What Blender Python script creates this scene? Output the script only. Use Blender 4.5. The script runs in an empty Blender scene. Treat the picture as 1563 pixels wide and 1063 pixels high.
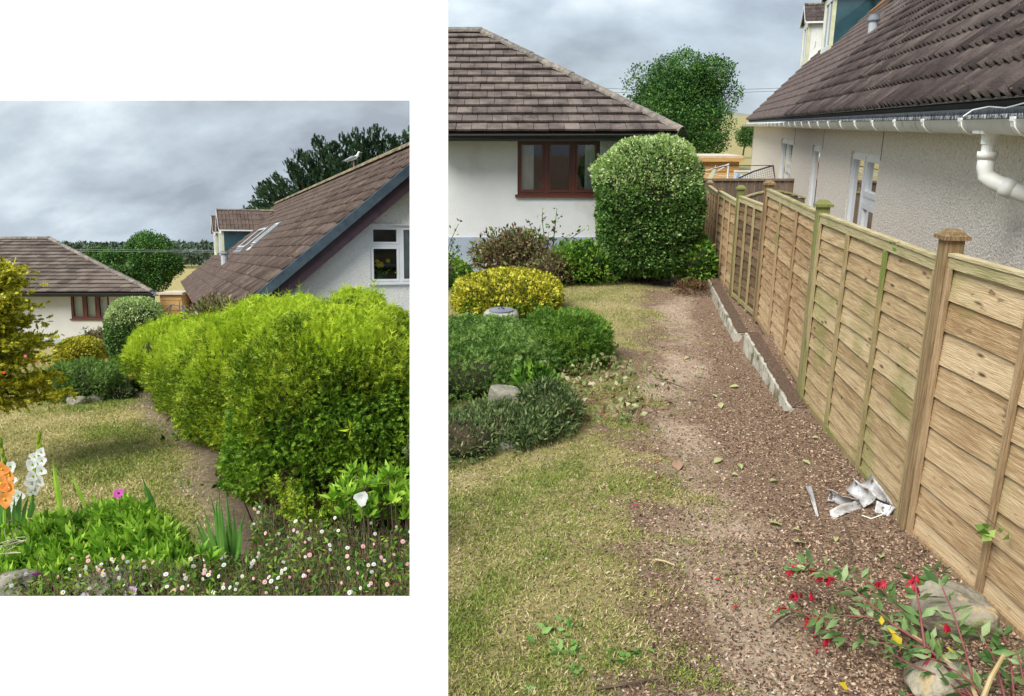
import bpy, math, random
import numpy as np
from mathutils import Vector, Matrix
R = math.radians
rnd = random.Random(7)
RG = np.random.default_rng(11)
SC = bpy.context.scene
COL = SC.collection

# ------------------------------------------------------------------ camera, world, sun, exposure
F = 1200.0                       # focal length in pixels of a 1563 px wide picture
EYE = Vector((0, 0, 2.45))
PR = math.atan(341 / F)          # pitch of the view over the right-hand garden
PL = math.atan(146 / F)          # pitch of the view over the left-hand garden, before it is tilted about the camera
cam_d = bpy.data.cameras.new('camera'); cam = bpy.data.objects.new('camera', cam_d); COL.objects.link(cam)
cam_d.sensor_width = 36; cam_d.lens = 36 * F / 1563; cam_d.clip_start = 0.05; cam_d.clip_end = 4000
cam.location = EYE; cam.rotation_euler = (R(90) - PR, 0, 0)
SC.camera = cam
SUN_EL, SUN_AZ = R(50), R(225)   # azimuth from +Y (camera's way) clockwise: behind the camera, to the left
sun_d = bpy.data.lights.new('sun', 'SUN'); sun = bpy.data.objects.new('sun', sun_d); COL.objects.link(sun)
sun_d.energy = 1.5; sun_d.angle = R(34); sun_d.color = (1, .965, .9)
sdir = Vector((math.sin(SUN_AZ) * math.cos(SUN_EL), math.cos(SUN_AZ) * math.cos(SUN_EL), math.sin(SUN_EL)))
sun.rotation_euler = (-sdir).to_track_quat('-Z', 'Y').to_euler()
sun.location = (0, -5, 12)
W = bpy.data.worlds.new('World'); SC.world = W; W.use_nodes = True
nt = W.node_tree; nt.nodes.clear()
def wn(t, **k):
    n = nt.nodes.new(t)
    for a, b in k.items(): setattr(n, a, b)
    return n
sky = wn('ShaderNodeTexSky', sky_type='NISHITA', sun_disc=False, sun_elevation=SUN_EL, sun_rotation=SUN_AZ)
skb = wn('ShaderNodeBackground'); skb.inputs[1].default_value = .05
nt.links.new(sky.outputs[0], skb.inputs[0])
tc = wn('ShaderNodeTexCoord'); sep = wn('ShaderNodeSeparateXYZ'); nt.links.new(tc.outputs['Generated'], sep.inputs[0])
zz = wn('ShaderNodeMath', operation='ADD'); zz.inputs[1].default_value = .75; nt.links.new(sep.outputs[2], zz.inputs[0])
zm = wn('ShaderNodeMath', operation='MAXIMUM'); zm.inputs[1].default_value = .1; nt.links.new(zz.outputs[0], zm.inputs[0])
dx = wn('ShaderNodeMath', operation='DIVIDE'); nt.links.new(sep.outputs[0], dx.inputs[0]); nt.links.new(zm.outputs[0], dx.inputs[1])
dy = wn('ShaderNodeMath', operation='DIVIDE'); nt.links.new(sep.outputs[1], dy.inputs[0]); nt.links.new(zm.outputs[0], dy.inputs[1])
cb = wn('ShaderNodeCombineXYZ'); nt.links.new(dx.outputs[0], cb.inputs[0]); nt.links.new(dy.outputs[0], cb.inputs[1])
mp = wn('ShaderNodeMapping'); mp.inputs['Scale'].default_value = (.9, 1.35, 1); mp.inputs['Rotation'].default_value = (0, 0, R(4)); nt.links.new(cb.outputs[0], mp.inputs[0])
n1 = wn('ShaderNodeTexNoise'); n1.inputs['Scale'].default_value = 2.6; n1.inputs['Detail'].default_value = 8; n1.inputs['Roughness'].default_value = .55; n1.inputs['Distortion'].default_value = .1
nt.links.new(mp.outputs[0], n1.inputs[0])
cr = wn('ShaderNodeValToRGB'); nt.links.new(n1.outputs[0], cr.inputs[0])
e = cr.color_ramp.elements
e[0].position = .37; e[0].color = (.125, .145, .172, 1)
e[1].position = .66; e[1].color = (.34, .375, .395, 1)
k = e.new(.5); k.color = (.195, .228, .257, 1)
clb = wn('ShaderNodeBackground'); nt.links.new(cr.outputs[0], clb.inputs[0]); clb.inputs[1].default_value = .86
mx = wn('ShaderNodeMixShader'); mx.inputs[0].default_value = .93
nt.links.new(skb.outputs[0], mx.inputs[1]); nt.links.new(clb.outputs[0], mx.inputs[2])
wo = wn('ShaderNodeOutputWorld'); nt.links.new(mx.outputs[0], wo.inputs[0])
SC.view_settings.view_transform = 'Standard'; SC.view_settings.look = 'None'
SC.view_settings.gamma = 1; SC.view_settings.use_curve_mapping = False
SC.view_settings.exposure = 1.85
SC.cycles.max_bounces = 6; SC.cycles.transparent_max_bounces = 12

# ------------------------------------------------------------------ frames of reference
def rot_ray(px, py, p):
    a = (531.5 - py) / F; b = (px - 781.5) / F
    return Vector((b, math.cos(p) + a * math.sin(p), -math.sin(p) + a * math.cos(p)))
PITCH = PR
def at(px, py, Y):
    d = rot_ray(px, py, PITCH); return EYE + d * (Y / d.y)
def gd(px, py, z=0):
    d = rot_ray(px, py, PITCH); return EYE + d * ((z - EYE.z) / d.z)
def hit(px, py, P0, N):
    d = rot_ray(px, py, PITCH); return EYE + d * ((P0 - EYE).dot(N) / d.dot(N))
LEFT = []          # top-level objects of the left-hand garden, all tilted about the camera at the end
def frame(which):
    global PITCH
    PITCH = PR if which == 'right' else PL

# ------------------------------------------------------------------ mesh building
class MB:
    def __init__(s): s.v = []; s.f = []; s.m = []; s.smooth = False
    def add(s, vs, fs, m=0):
        o = len(s.v); s.v += [tuple(x) for x in vs]; s.f += [tuple(i + o for i in f) for f in fs]; s.m += [m] * len(fs); return s
    def box(s, a, b, m=0):
        x0, y0, z0 = a; x1, y1, z1 = b
        return s.add([(x0,y0,z0),(x1,y0,z0),(x1,y1,z0),(x0,y1,z0),(x0,y0,z1),(x1,y0,z1),(x1,y1,z1),(x0,y1,z1)],
                     [(0,3,2,1),(4,5,6,7),(0,1,5,4),(1,2,6,5),(2,3,7,6),(3,0,4,7)], m)
    def obox(s, o, ax, ay, az, m=0):       # box from corner o along three vectors
        o = Vector(o); ax = Vector(ax); ay = Vector(ay); az = Vector(az)
        return s.add([o, o+ax, o+ax+ay, o+ay, o+az, o+ax+az, o+ax+ay+az, o+ay+az],
                     [(0,3,2,1),(4,5,6,7),(0,1,5,4),(1,2,6,5),(2,3,7,6),(3,0,4,7)], m)
    def beam(s, p, q, w, h, up=(0, 0, 1), m=0):
        p = Vector(p); q = Vector(q); d = (q - p).normalized(); u = Vector(up); sd = d.cross(u).normalized(); u = sd.cross(d).normalized()
        return s.obox(p - sd * w / 2 - u * h / 2, sd * w, q - p, u * h, m)
    def slab(s, pts, off, m=0):            # polygon extruded by vector off
        n = len(pts); off = Vector(off); pts = [Vector(p) for p in pts]
        return s.add(pts + [p + off for p in pts], [tuple(range(n))[::-1], tuple(range(n, 2 * n))] + [(i, (i + 1) % n, n + (i + 1) % n, n + i) for i in range(n)], m)
    def tube(s, pts, rad, n=6, m=0, sx=1, up=(0, 0, 1)):
        pts = [Vector(p) for p in pts]; k = len(pts)
        if not hasattr(rad, '__len__'): rad = [rad] * k
        vs = []
        for i, p in enumerate(pts):
            d = (pts[min(i + 1, k - 1)] - pts[max(i - 1, 0)]).normalized()
            a = Vector(up)
            if abs(d.dot(a)) > .95: a = Vector((1, 0, 0))
            u = d.cross(a).normalized(); w = u.cross(d).normalized()
            for j in range(n):
                t = 2 * math.pi * j / n; vs.append(p + (u * math.cos(t) * sx + w * math.sin(t)) * rad[i])
        fs = [(i*n+j, i*n+(j+1) % n, (i+1)*n+(j+1) % n, (i+1)*n+j) for i in range(k-1) for j in range(n)]
        fs += [tuple(range(n))[::-1], tuple(range((k-1)*n, k*n))]
        return s.add(vs, fs, m)
    def lathe(s, c, prof, n=12, m=0):      # prof: (radius, z)
        return s.tube([Vector(c) + Vector((0, 0, z)) for r, z in prof], [max(r, 1e-4) for r, z in prof], n, m)
    def blob(s, c, r, seed=0, amp=.15, n=12, k=8, m=0, p=2.0, flat=None):
        g = random.Random(seed); ph = [[g.uniform(-3, 3) for _ in range(4)] for _ in range(7)]
        vs = []
        for i in range(k + 1):
            th = math.pi * i / k
            for j in range(n):
                f = 2 * math.pi * j / n; d = (math.sin(th) * math.cos(f), math.sin(th) * math.sin(f), math.cos(th))
                q = (abs(d[0])**p + abs(d[1])**p + abs(d[2])**p) ** (-1 / p)
                w = 1 + amp * sum(math.sin(a[0]*d[0]*2 + a[1]*d[1]*2 + a[2]*d[2]*2 + a[3]) for a in ph) / 3
                z = r[2] * d[2] * q * w
                if flat is not None: z = max(z, flat)
                vs.append((c[0] + r[0]*d[0]*q*w, c[1] + r[1]*d[1]*q*w, c[2] + z))
        fs = [(i*n+j, (i+1)*n+j, (i+1)*n+(j+1) % n, i*n+(j+1) % n) for i in range(k) for j in range(n)]
        return s.add(vs, fs, m)

def mesh_np(V, Q, tri=False):
    me = bpy.data.meshes.new('mesh'); n = 3 if tri else 4
    V = np.asarray(V, np.float32); Q = np.asarray(Q, np.int32)
    me.vertices.add(len(V)); me.vertices.foreach_set('co', V.ravel())
    me.loops.add(Q.size); me.loops.foreach_set('vertex_index', Q.ravel())
    me.polygons.add(len(Q)); me.polygons.foreach_set('loop_start', np.arange(len(Q), dtype=np.int32) * n)
    me.update(calc_edges=True)
    return me

def link(name, me, mats, parent=None, base=None, smooth=False):
    if isinstance(me, MB):
        b = me; me = bpy.data.meshes.new(name)
        o = Vector(base) if base is not None else Vector((0, 0, 0))
        me.from_pydata([(x - o.x, y - o.y, z - o.z) for x, y, z in b.v], [], b.f)
        if any(b.m): me.polygons.foreach_set('material_index', b.m)
        me.update()
    elif base is not None:
        me.transform(Matrix.Translation(-Vector(base)))
    me.name = name
    if not isinstance(mats, (list, tuple)): mats = [mats]
    for m in mats: me.materials.append(m)
    if smooth: me.polygons.foreach_set('use_smooth', [True] * len(me.polygons)); me.update()
    ob = bpy.data.objects.new(name, me); COL.objects.link(ob)
    if parent is not None: ob.parent = parent
    else:
        if base is not None: ob.location = base
        if PITCH == PL: LEFT.append(ob)
    return ob

def tag(o, label=None, cat=None, group=None, kind=None):
    if label: o['label'] = label
    if cat: o['category'] = cat
    if group: o['group'] = group
    if kind: o['kind'] = kind
    return o
class Thing:
    def __init__(s, name, label, cat, base, group=None):
        s.base = Vector(base)
        s.o = bpy.data.objects.new(name, None); COL.objects.link(s.o); s.o.location = base
        s.o.empty_display_size = .1
        tag(s.o, label, cat, group)
        if PITCH == PL: LEFT.append(s.o)
    def part(s, name, me, mat, parent=None, smooth=False, label=None, kind=None):
        o = link(name, me, mat, parent or s.o, s.base, smooth)
        if label: o['label'] = label
        if kind: o['kind'] = kind
        return o
    def share(s, name, mesh, loc, parent=None, rot=None, scale=None):   # a piece that shares its mesh
        o = bpy.data.objects.new(name, mesh); COL.objects.link(o); o.parent = parent or s.o
        o.location = Vector(loc) - s.base
        if rot is not None:
            o.rotation_mode = 'QUATERNION'; o.rotation_quaternion = rot
        if scale: o.scale = (scale,) * 3 if not hasattr(scale, '__len__') else scale
        return o
def copy_tree(src, delta, label=None, scale=None, rotz=None):
    c = src.copy(); COL.objects.link(c); c.location = src.location + Vector(delta)
    if label: c['label'] = label
    if scale: c.scale = (scale,) * 3
    if rotz is not None: c.rotation_euler[2] = rotz
    for ch in src.children:
        d = ch.copy(); COL.objects.link(d); d.parent = c
        for g in ch.children:
            h = g.copy(); COL.objects.link(h); h.parent = d
    if src in LEFT: LEFT.append(c)
    return c

# ------------------------------------------------------------------ materials
def M(name, cols, scale=6, rough=.85, bump=0, bscale=None, stretch=(1, 1, 1), detail=5, rand=0, spec=.3, contrast=(.3, .7), island=0, transl=0, extra=None, metal=0):
    m = bpy.data.materials.new(name); m.use_nodes = True; t = m.node_tree; N = t.nodes; Lk = t.links
    b = N['Principled BSDF']; b.inputs['Roughness'].default_value = rough; b.inputs['Specular IOR Level'].default_value = spec; b.inputs['Metallic'].default_value = metal
    geo = N.new('ShaderNodeNewGeometry')
    mp = N.new('ShaderNodeMapping'); mp.inputs['Scale'].default_value = stretch; Lk.new(geo.outputs['Position'], mp.inputs[0])
    no = N.new('ShaderNodeTexNoise'); no.inputs['Scale'].default_value = scale; no.inputs['Detail'].default_value = detail; no.inputs['Roughness'].default_value = .6
    Lk.new(mp.outputs[0], no.inputs[0])
    fac = no.outputs[0]
    if rand or island:
        if rand:
            oi = N.new('ShaderNodeObjectInfo'); src = oi.outputs['Random']; amt = rand
        else:
            src = geo.outputs['Random Per Island']; amt = island
        ma = N.new('ShaderNodeMath'); ma.operation = 'MULTIPLY_ADD'; ma.inputs[1].default_value = amt; Lk.new(src, ma.inputs[0])
        mb = N.new('ShaderNodeMath'); mb.operation = 'SUBTRACT'; mb.inputs[1].default_value = amt / 2; Lk.new(ma.outputs[0], mb.inputs[0])
        Lk.new(fac, ma.inputs[2]); fac = mb.outputs[0]
    cr = N.new('ShaderNodeValToRGB'); Lk.new(fac, cr.inputs[0]); el = cr.color_ramp.elements
    k = len(cols); lo, hi = contrast
    for i, c in enumerate(cols):
        pos = lo + (hi - lo) * i / max(1, k - 1)
        if i == 0: q = el[0]; q.position = pos
        elif i == 1: q = el[1]; q.position = pos
        else: q = el.new(pos)
        q.color = (*c, 1)
    if k == 1: el[1].color = (*cols[0], 1)
    col = cr.outputs[0]
    if extra: col = extra(N, Lk, geo, col)
    Lk.new(col, b.inputs['Base Color'])
    if bump:
        n2 = N.new('ShaderNodeTexNoise'); n2.inputs['Scale'].default_value = bscale or scale * 4; n2.inputs['Detail'].default_value = 4; Lk.new(mp.outputs[0], n2.inputs[0])
        bp = N.new('ShaderNodeBump'); bp.inputs['Strength'].default_value = bump; bp.inputs['Distance'].default_value = .02
        Lk.new(n2.outputs[0], bp.inputs['Height']); Lk.new(bp.outputs[0], b.inputs['Normal'])
    if transl:
        tr = N.new('ShaderNodeBsdfTranslucent'); Lk.new(col, tr.inputs[0]); mxs = N.new('ShaderNodeMixShader'); mxs.inputs[0].default_value = transl
        Lk.new(b.outputs[0], mxs.inputs[1]); Lk.new(tr.outputs[0], mxs.inputs[2]); Lk.new(mxs.outputs[0], N['Material Output'].inputs[0])
    return m
def spots(scale, col, thr=.3, stretch=(1, 1, 1), soft=.08, seed=0):  # stains, lichen, knots: shapes of their own
    def f(N, Lk, geo, c):
        mp = N.new('ShaderNodeMapping'); mp.inputs['Scale'].default_value = stretch; mp.inputs['Location'].default_value = (seed, seed * 2.3, 0); Lk.new(geo.outputs['Position'], mp.inputs[0])
        v = N.new('ShaderNodeTexNoise'); v.inputs['Scale'].default_value = scale; v.inputs['Detail'].default_value = 3; Lk.new(mp.outputs[0], v.inputs[0])
        r = N.new('ShaderNodeMapRange'); r.inputs[1].default_value = 1 - thr; r.inputs[2].default_value = 1 - thr + soft; Lk.new(v.outputs[0], r.inputs[0])
        mx = N.new('ShaderNodeMix'); mx.data_type = 'RGBA'; Lk.new(r.outputs[0], mx.inputs[0]); Lk.new(c, mx.inputs[6]); mx.inputs[7].default_value = (*col, 1)
        return mx.outputs[2]
    return f
def chain(*fs):
    def f(N, Lk, geo, c):
        for g in fs: c = g(N, Lk, geo, c)
        return c
    return f
def knots(scale, col, r0=.1, stretch=(1, 1, 1)):
    def f(N, Lk, geo, c):
        oi = N.new('ShaderNodeObjectInfo'); sc = N.new('ShaderNodeVectorMath'); sc.operation = 'SCALE'; sc.inputs[0].default_value = (3, 7, 5); Lk.new(oi.outputs['Random'], sc.inputs['Scale'])
        ad = N.new('ShaderNodeVectorMath'); ad.operation = 'ADD'; Lk.new(geo.outputs['Position'], ad.inputs[0]); Lk.new(sc.outputs[0], ad.inputs[1])
        mp = N.new('ShaderNodeMapping'); mp.inputs['Scale'].default_value = stretch; Lk.new(ad.outputs[0], mp.inputs[0])
        v = N.new('ShaderNodeTexVoronoi'); v.inputs['Scale'].default_value = scale; Lk.new(mp.outputs[0], v.inputs[0])
        r = N.new('ShaderNodeMapRange'); r.inputs[1].default_value = r0; r.inputs[2].default_value = r0 * .35; Lk.new(v.outputs[0], r.inputs[0])
        mx = N.new('ShaderNodeMix'); mx.data_type = 'RGBA'; Lk.new(r.outputs[0], mx.inputs[0]); Lk.new(c, mx.inputs[6]); mx.inputs[7].default_value = (*col, 1)
        return mx.outputs[2]
    return f
def leafmat(name, cols, transl=.25, rough=.6, clump=2.5, isl=.75):
    return M(name, cols, scale=clump, rough=rough, island=isl, transl=transl, detail=3, contrast=(.15, .85), spec=.25)
def glassmat(name, tint=(.9, .95, .95), rough=.02):
    m = bpy.data.materials.new(name); m.use_nodes = True; N = m.node_tree.nodes; Lk = m.node_tree.links; N.clear()
    o = N.new('ShaderNodeOutputMaterial'); g = N.new('ShaderNodeBsdfGlossy'); g.inputs['Roughness'].default_value = rough
    t = N.new('ShaderNodeBsdfTransparent'); t.inputs[0].default_value = (*tint, 1); fr = N.new('ShaderNodeFresnel'); fr.inputs[0].default_value = 1.6
    mx = N.new('ShaderNodeMixShader'); Lk.new(fr.outputs[0], mx.inputs[0]); Lk.new(t.outputs[0], mx.inputs[1]); Lk.new(g.outputs[0], mx.inputs[2]); Lk.new(mx.outputs[0], o.inputs[0])
    return m
GLASS = glassmat('window_glass', (.93, .95, .95))
WHITEPAINT = M('white_paint', [(.88, .88, .88), (.9, .9, .9)], rough=.9, spec=.1)
BUNG_WALL = M('pale_render', [(.64, .645, .65), (.74, .745, .75)], scale=1.2, rough=.95, bump=.5, bscale=60, extra=spots(1.5, (.6, .6, .59), .36, (1, 1, .5)))
PLINTH = M('blue_grey_plinth', [(.29, .34, .42), (.36, .41, .49)], scale=3, rough=.9, bump=.3, bscale=30)
DASH = M('pebble_dash', [(.58, .51, .43), (.74, .68, .60), (.86, .80, .72)], scale=42, rough=.95, bump=1.0, bscale=60, detail=4, extra=spots(55, (.16, .14, .12), .34, soft=.04))
DASH_L = M('pebble_dash_pale', [(.60, .60, .585), (.76, .76, .74)], scale=30, rough=.95, bump=1.0, bscale=40, detail=4, extra=spots(34, (.36, .35, .34), .36))
TILE = M('grey_brown_tile', [(.07, .054, .048), (.135, .106, .094), (.205, .168, .145)], scale=3.5, rough=.9, bump=.5, bscale=60, rand=.2, extra=chain(spots(26, (.045, .04, .035), .36), spots(16, (.34, .24, .15), .30, seed=4), spots(30, (.42, .42, .38), .29, seed=9)))
TILE_L = M('brown_tile_pale', [(.08, .062, .052), (.13, .102, .085), (.19, .152, .125)], scale=2, rough=.9, bump=.5, bscale=60, rand=.35, extra=spots(14, (.05, .045, .035), .36))
PANT = M('brown_roll_tile', [(.036, .026, .025), (.066, .049, .046), (.115, .088, .08)], scale=5, rough=.85, bump=.4, bscale=70, rand=.3, extra=chain(spots(11, (.30, .19, .12), .30, seed=3), spots(24, (.34, .34, .31), .29, seed=8), spots(9, (.04, .035, .033), .36, seed=2)))
PANT_L = M('brown_roll_tile_worn', [(.045, .03, .025), (.078, .054, .044), (.12, .088, .072)], scale=3, rough=.9, bump=.4, bscale=50, rand=.3, extra=chain(spots(7, (.24, .19, .10), .33, seed=3), spots(12, (.4, .4, .36), .27, seed=8)))
RIDGE = M('mossy_ridge', [(.10, .085, .06), (.2, .17, .12), (.30, .24, .13)], scale=8, rough=.95, bump=.6, rand=.3)
RIDGE_G = M('lichened_ridge', [(.10, .09, .08), (.19, .17, .15), (.3, .25, .2)], scale=12, rough=.95, bump=.6, rand=.25)
BLACKP = M('black_gutter', [(.018, .02, .026), (.03, .033, .04)], scale=5, rough=.35, spec=.5)
SLATEBL = M('slate_blue_board', [(.035, .055, .075), (.07, .10, .125)], scale=5, rough=.5, stretch=(1, 1, 1))
PLUM = M('plum_brown_board', [(.04, .025, .035), (.065, .04, .05)], scale=6, rough=.6)
UPVC = M('white_plastic', [(.62, .64, .66), (.72, .74, .76)], scale=3, rough=.35, spec=.5)
UPVC_OLD = M('aged_white_plastic', [(.68, .68, .65), (.80, .81, .79)], scale=4, rough=.45, spec=.4, extra=spots(7, (.42, .42, .33), .36, (2, 2, .6)))
UPVC_YEL = M('algae_stained_plastic', [(.50, .52, .28), (.64, .65, .5)], scale=6, rough=.5)
MAHOG = M('mahogany_frame', [(.085, .024, .016), (.135, .038, .026)], scale=8, rough=.4, stretch=(1, 1, 8), spec=.4)
CURTAIN = M('net_curtain', [(.6, .62, .58), (.8, .82, .78)], scale=3, rough=.95)
ROOMDARK = M('dark_room', [(.02, .022, .024), (.035, .036, .038)], rough=.95)
TEALGL = M('teal_glass', [(.02, .06, .075), (.035, .09, .11)], scale=2, rough=.08, spec=.8)
LEAD = M('grey_lead', [(.13, .15, .18), (.22, .24, .27)], scale=6, rough=.6)
GREYPIPE = M('grey_pipe', [(.36, .38, .40), (.45, .47, .49)], scale=9, rough=.5)
CONC = M('concrete', [(.26, .24, .19), (.42, .40, .33), (.54, .52, .45)], scale=7, rough=.95, bump=.6, extra=chain(spots(5, (.14, .14, .07), .44), spots(9, (.2, .15, .1), .42, seed=3)))
ROCK = M('rock', [(.13, .12, .09), (.24, .225, .18), (.36, .335, .28)], scale=7, rough=.95, bump=1, bscale=26, extra=chain(spots(5, (.15, .17, .07), .40), spots(14, (.42, .39, .3), .36, seed=5)))
BARK = M('bark', [(.05, .035, .025), (.11, .08, .055)], scale=12, rough=.95, bump=.8, stretch=(1, 1, .3))
TWIG = M('dry_twig', [(.075, .05, .035), (.16, .11, .075)], scale=9, rough=.9)
REDSTEM = M('red_stem', [(.16, .045, .05), (.26, .09, .08)], scale=9, rough=.6)
def wood(name, cols, axis='y', green=0, gseed=0, kn=1):
    st = {'y': (3, 1.1, 16), 'z': (14, 14, .9), 'x': (1.1, 3, 16)}[axis]
    ex = []
    if kn: ex.append(knots(1.15, (.09, .05, .026), .15, {'y': (1, 2.6, 9), 'z': (9, 9, 2.4), 'x': (2.6, 1, 9)}[axis]))
    ex.append(spots(3.3, tuple(c * .45 for c in cols[0]), .34, {'y': (1, 2.2, 5), 'z': (3, 3, 1), 'x': (2.2, 1, 5)}[axis], .10, 5))
    if green: ex.append(spots(1.4, (.17, .22, .05), green, (1, 1, .9), .22, gseed))
    return M(name, cols, scale=4.2, rough=.85, bump=.5, bscale=12, stretch=st, detail=7, rand=.28, extra=chain(*ex))
W1 = [(.25, .15, .072), (.40, .27, .145), (.54, .40, .235)]
WD_A = wood('fence_board_warm', [(.30, .19, .095), (.45, .32, .18), (.58, .45, .28)], 'y', .34, 2)
WD_B = wood('fence_board_greenish', [(.28, .19, .095), (.43, .31, .17), (.54, .43, .26)], 'y', .43, 7)
WD_C = wood('fence_board_tan', W1, 'y', .30, 3)
WD_D = wood('fence_board_dark', [(.085, .05, .028), (.17, .105, .06), (.27, .18, .105)], 'y', .3, 3)
WD_E = wood('fence_board_blond', [(.28, .18, .09), (.40, .28, .15), (.5, .37, .21)], 'y', 0)
WD_DK = wood('fence_board_old_green', [(.03, .045, .035), (.055, .075, .055), (.08, .10, .07)], 'y', 0)
WD_POST = wood('fence_post_wood', [(.15, .095, .045), (.27, .185, .095), (.37, .27, .145)], 'z', .30, 4, 0)
WD_POSTG = wood('fence_post_green', [(.12, .11, .04), (.2, .18, .07), (.29, .25, .12)], 'z', .56, 4, 0)
WD_BAT = wood('fence_batten', [(.24, .155, .08), (.36, .25, .14), (.46, .33, .2)], 'z', .36, 6, 0)
WD_BATG = wood('fence_batten_green', [(.22, .17, .08), (.31, .25, .12), (.4, .33, .18)], 'z', .5, 6, 0)
WD_TOP = wood('fence_top_rail', [(.26, .24, .11), (.42, .36, .2), (.52, .44, .28)], 'y', .44, 1, 0)
WD_GREY = wood('weathered_board', [(.10, .075, .055), (.17, .125, .09), (.23, .175, .125)], 'z', 0, 0, 0)
WD_SHED = wood('shed_board', [(.46, .26, .09), (.56, .33, .12), (.62, .39, .16)], 'x', 0, 0, 0)
WD_NEW = M('new_timber', [(.5, .26, .11), (.6, .34, .16)], scale=8, rough=.6)

# ------------------------------------------------------------------ foliage
def nrm(a): return a / np.maximum(np.linalg.norm(a, axis=-1, keepdims=True), 1e-9)
def snoise(P, freq, seed, oct=3):
    g = np.random.default_rng(seed); out = np.zeros(len(P)); amp = 1
    for o in range(oct):
        for _ in range(5):
            k = nrm(g.normal(size=3)) * freq * g.uniform(.6, 1.5); out += amp * np.sin(P @ k * 2 * math.pi + g.uniform(0, 6.28)) / 5 ** .5
        freq *= 2.1; amp *= .5
    return out / 1.6
def blob_pts(n, c, r, amp=.08, freq=1.5, p=2.0, depth=.25, seed=0, zmin=-1.0, hollow=None):
    g = np.random.default_rng(seed); c = np.array(c, float); r = np.array(r, float)
    d = nrm(g.normal(size=(int(n * 1.3), 3))); d = d[d[:, 2] > zmin][:n]
    q = (np.abs(d) ** p).sum(1) ** (-1 / p)
    N = nrm(np.sign(d) * np.abs(d) ** (p - 1) / r)
    base = c + d * q[:, None] * r
    w = 1 + amp * snoise(base, freq, seed + 5) - depth * g.random(len(d)) ** 2.2
    return c + (base - c) * w[:, None], N
def leaves(P, D, L, Wd, seed=0, fold=.25, spread=.7, up=0.0, var=.4):
    g = np.random.default_rng(seed); n = len(P)
    L = L * (1 + var * (g.random((n, 1)) * 2 - 1)); Wd = Wd * (L / L.mean())
    d = nrm(nrm(D) + spread * g.normal(size=(n, 3)) * .8 + np.array([0, 0, up]))
    s = nrm(np.cross(d, g.normal(size=(n, 3)))); nn = np.cross(d, s)
    V = np.stack([P, P + d * L * .45 + s * Wd / 2 + nn * Wd * fold, P + d * L, P + d * L * .45 - s * Wd / 2 + nn * Wd * fold], 1).reshape(-1, 3)
    i = np.arange(n)[:, None] * 4
    T = np.concatenate([i + [0, 1, 2], i + [0, 2, 3]], 1).reshape(-1, 3)
    return V, T
def sprays(P, D, L, seed=0, spread=.45, up=.3, k=3, var=.4, wid=.10):   # flat feathery conifer shoots
    g = np.random.default_rng(seed); n = len(P)
    L = L * (1 + var * (g.random((n, 1)) * 2 - 1))
    d = nrm(nrm(D) + spread * g.normal(size=(n, 3)) + np.array([0, 0, up])); s = nrm(np.cross(d, g.normal(size=(n, 3)) * .6 + np.array([0, 0, .3])))
    Vs = []; nv = 0
    def tri(a, b, c): Vs.append(np.stack([a, b, c], 1))
    tri(P - s * L * wid * .5, P + s * L * wid * .5, P + d * L)
    for j in range(k):
        f = .12 + .62 * j / k; l = .55 * (1 - f * .6)
        for sg in (-1, 1):
            b = P + d * L * f; t = b + (d * .75 + s * sg * .8) * L * l * .75
            tri(b, b + d * L * wid * 1.3, t)
    V = np.concatenate(Vs, 1).reshape(-1, 3); m = 3 * (1 + 2 * k)
    T = np.arange(n * m).reshape(-1, 3)
    return V, T
def merge(*vt):
    o = 0; Vs = []; Ts = []
    for V, T in vt: Vs.append(V); Ts.append(T + o); o += len(V)
    return np.concatenate(Vs), np.concatenate(Ts)
def lm(vt): return mesh_np(vt[0], vt[1], True)
def branch(p, q, bend=.1, n=5, seed=0):
    g = random.Random(seed); p = Vector(p); q = Vector(q); L = (q - p).length
    o = Vector((g.uniform(-1, 1), g.uniform(-1, 1), g.uniform(-.3, 1))) * L * bend
    return [p.lerp(q, i / (n - 1)) + o * math.sin(math.pi * i / (n - 1)) for i in range(n)]

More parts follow.
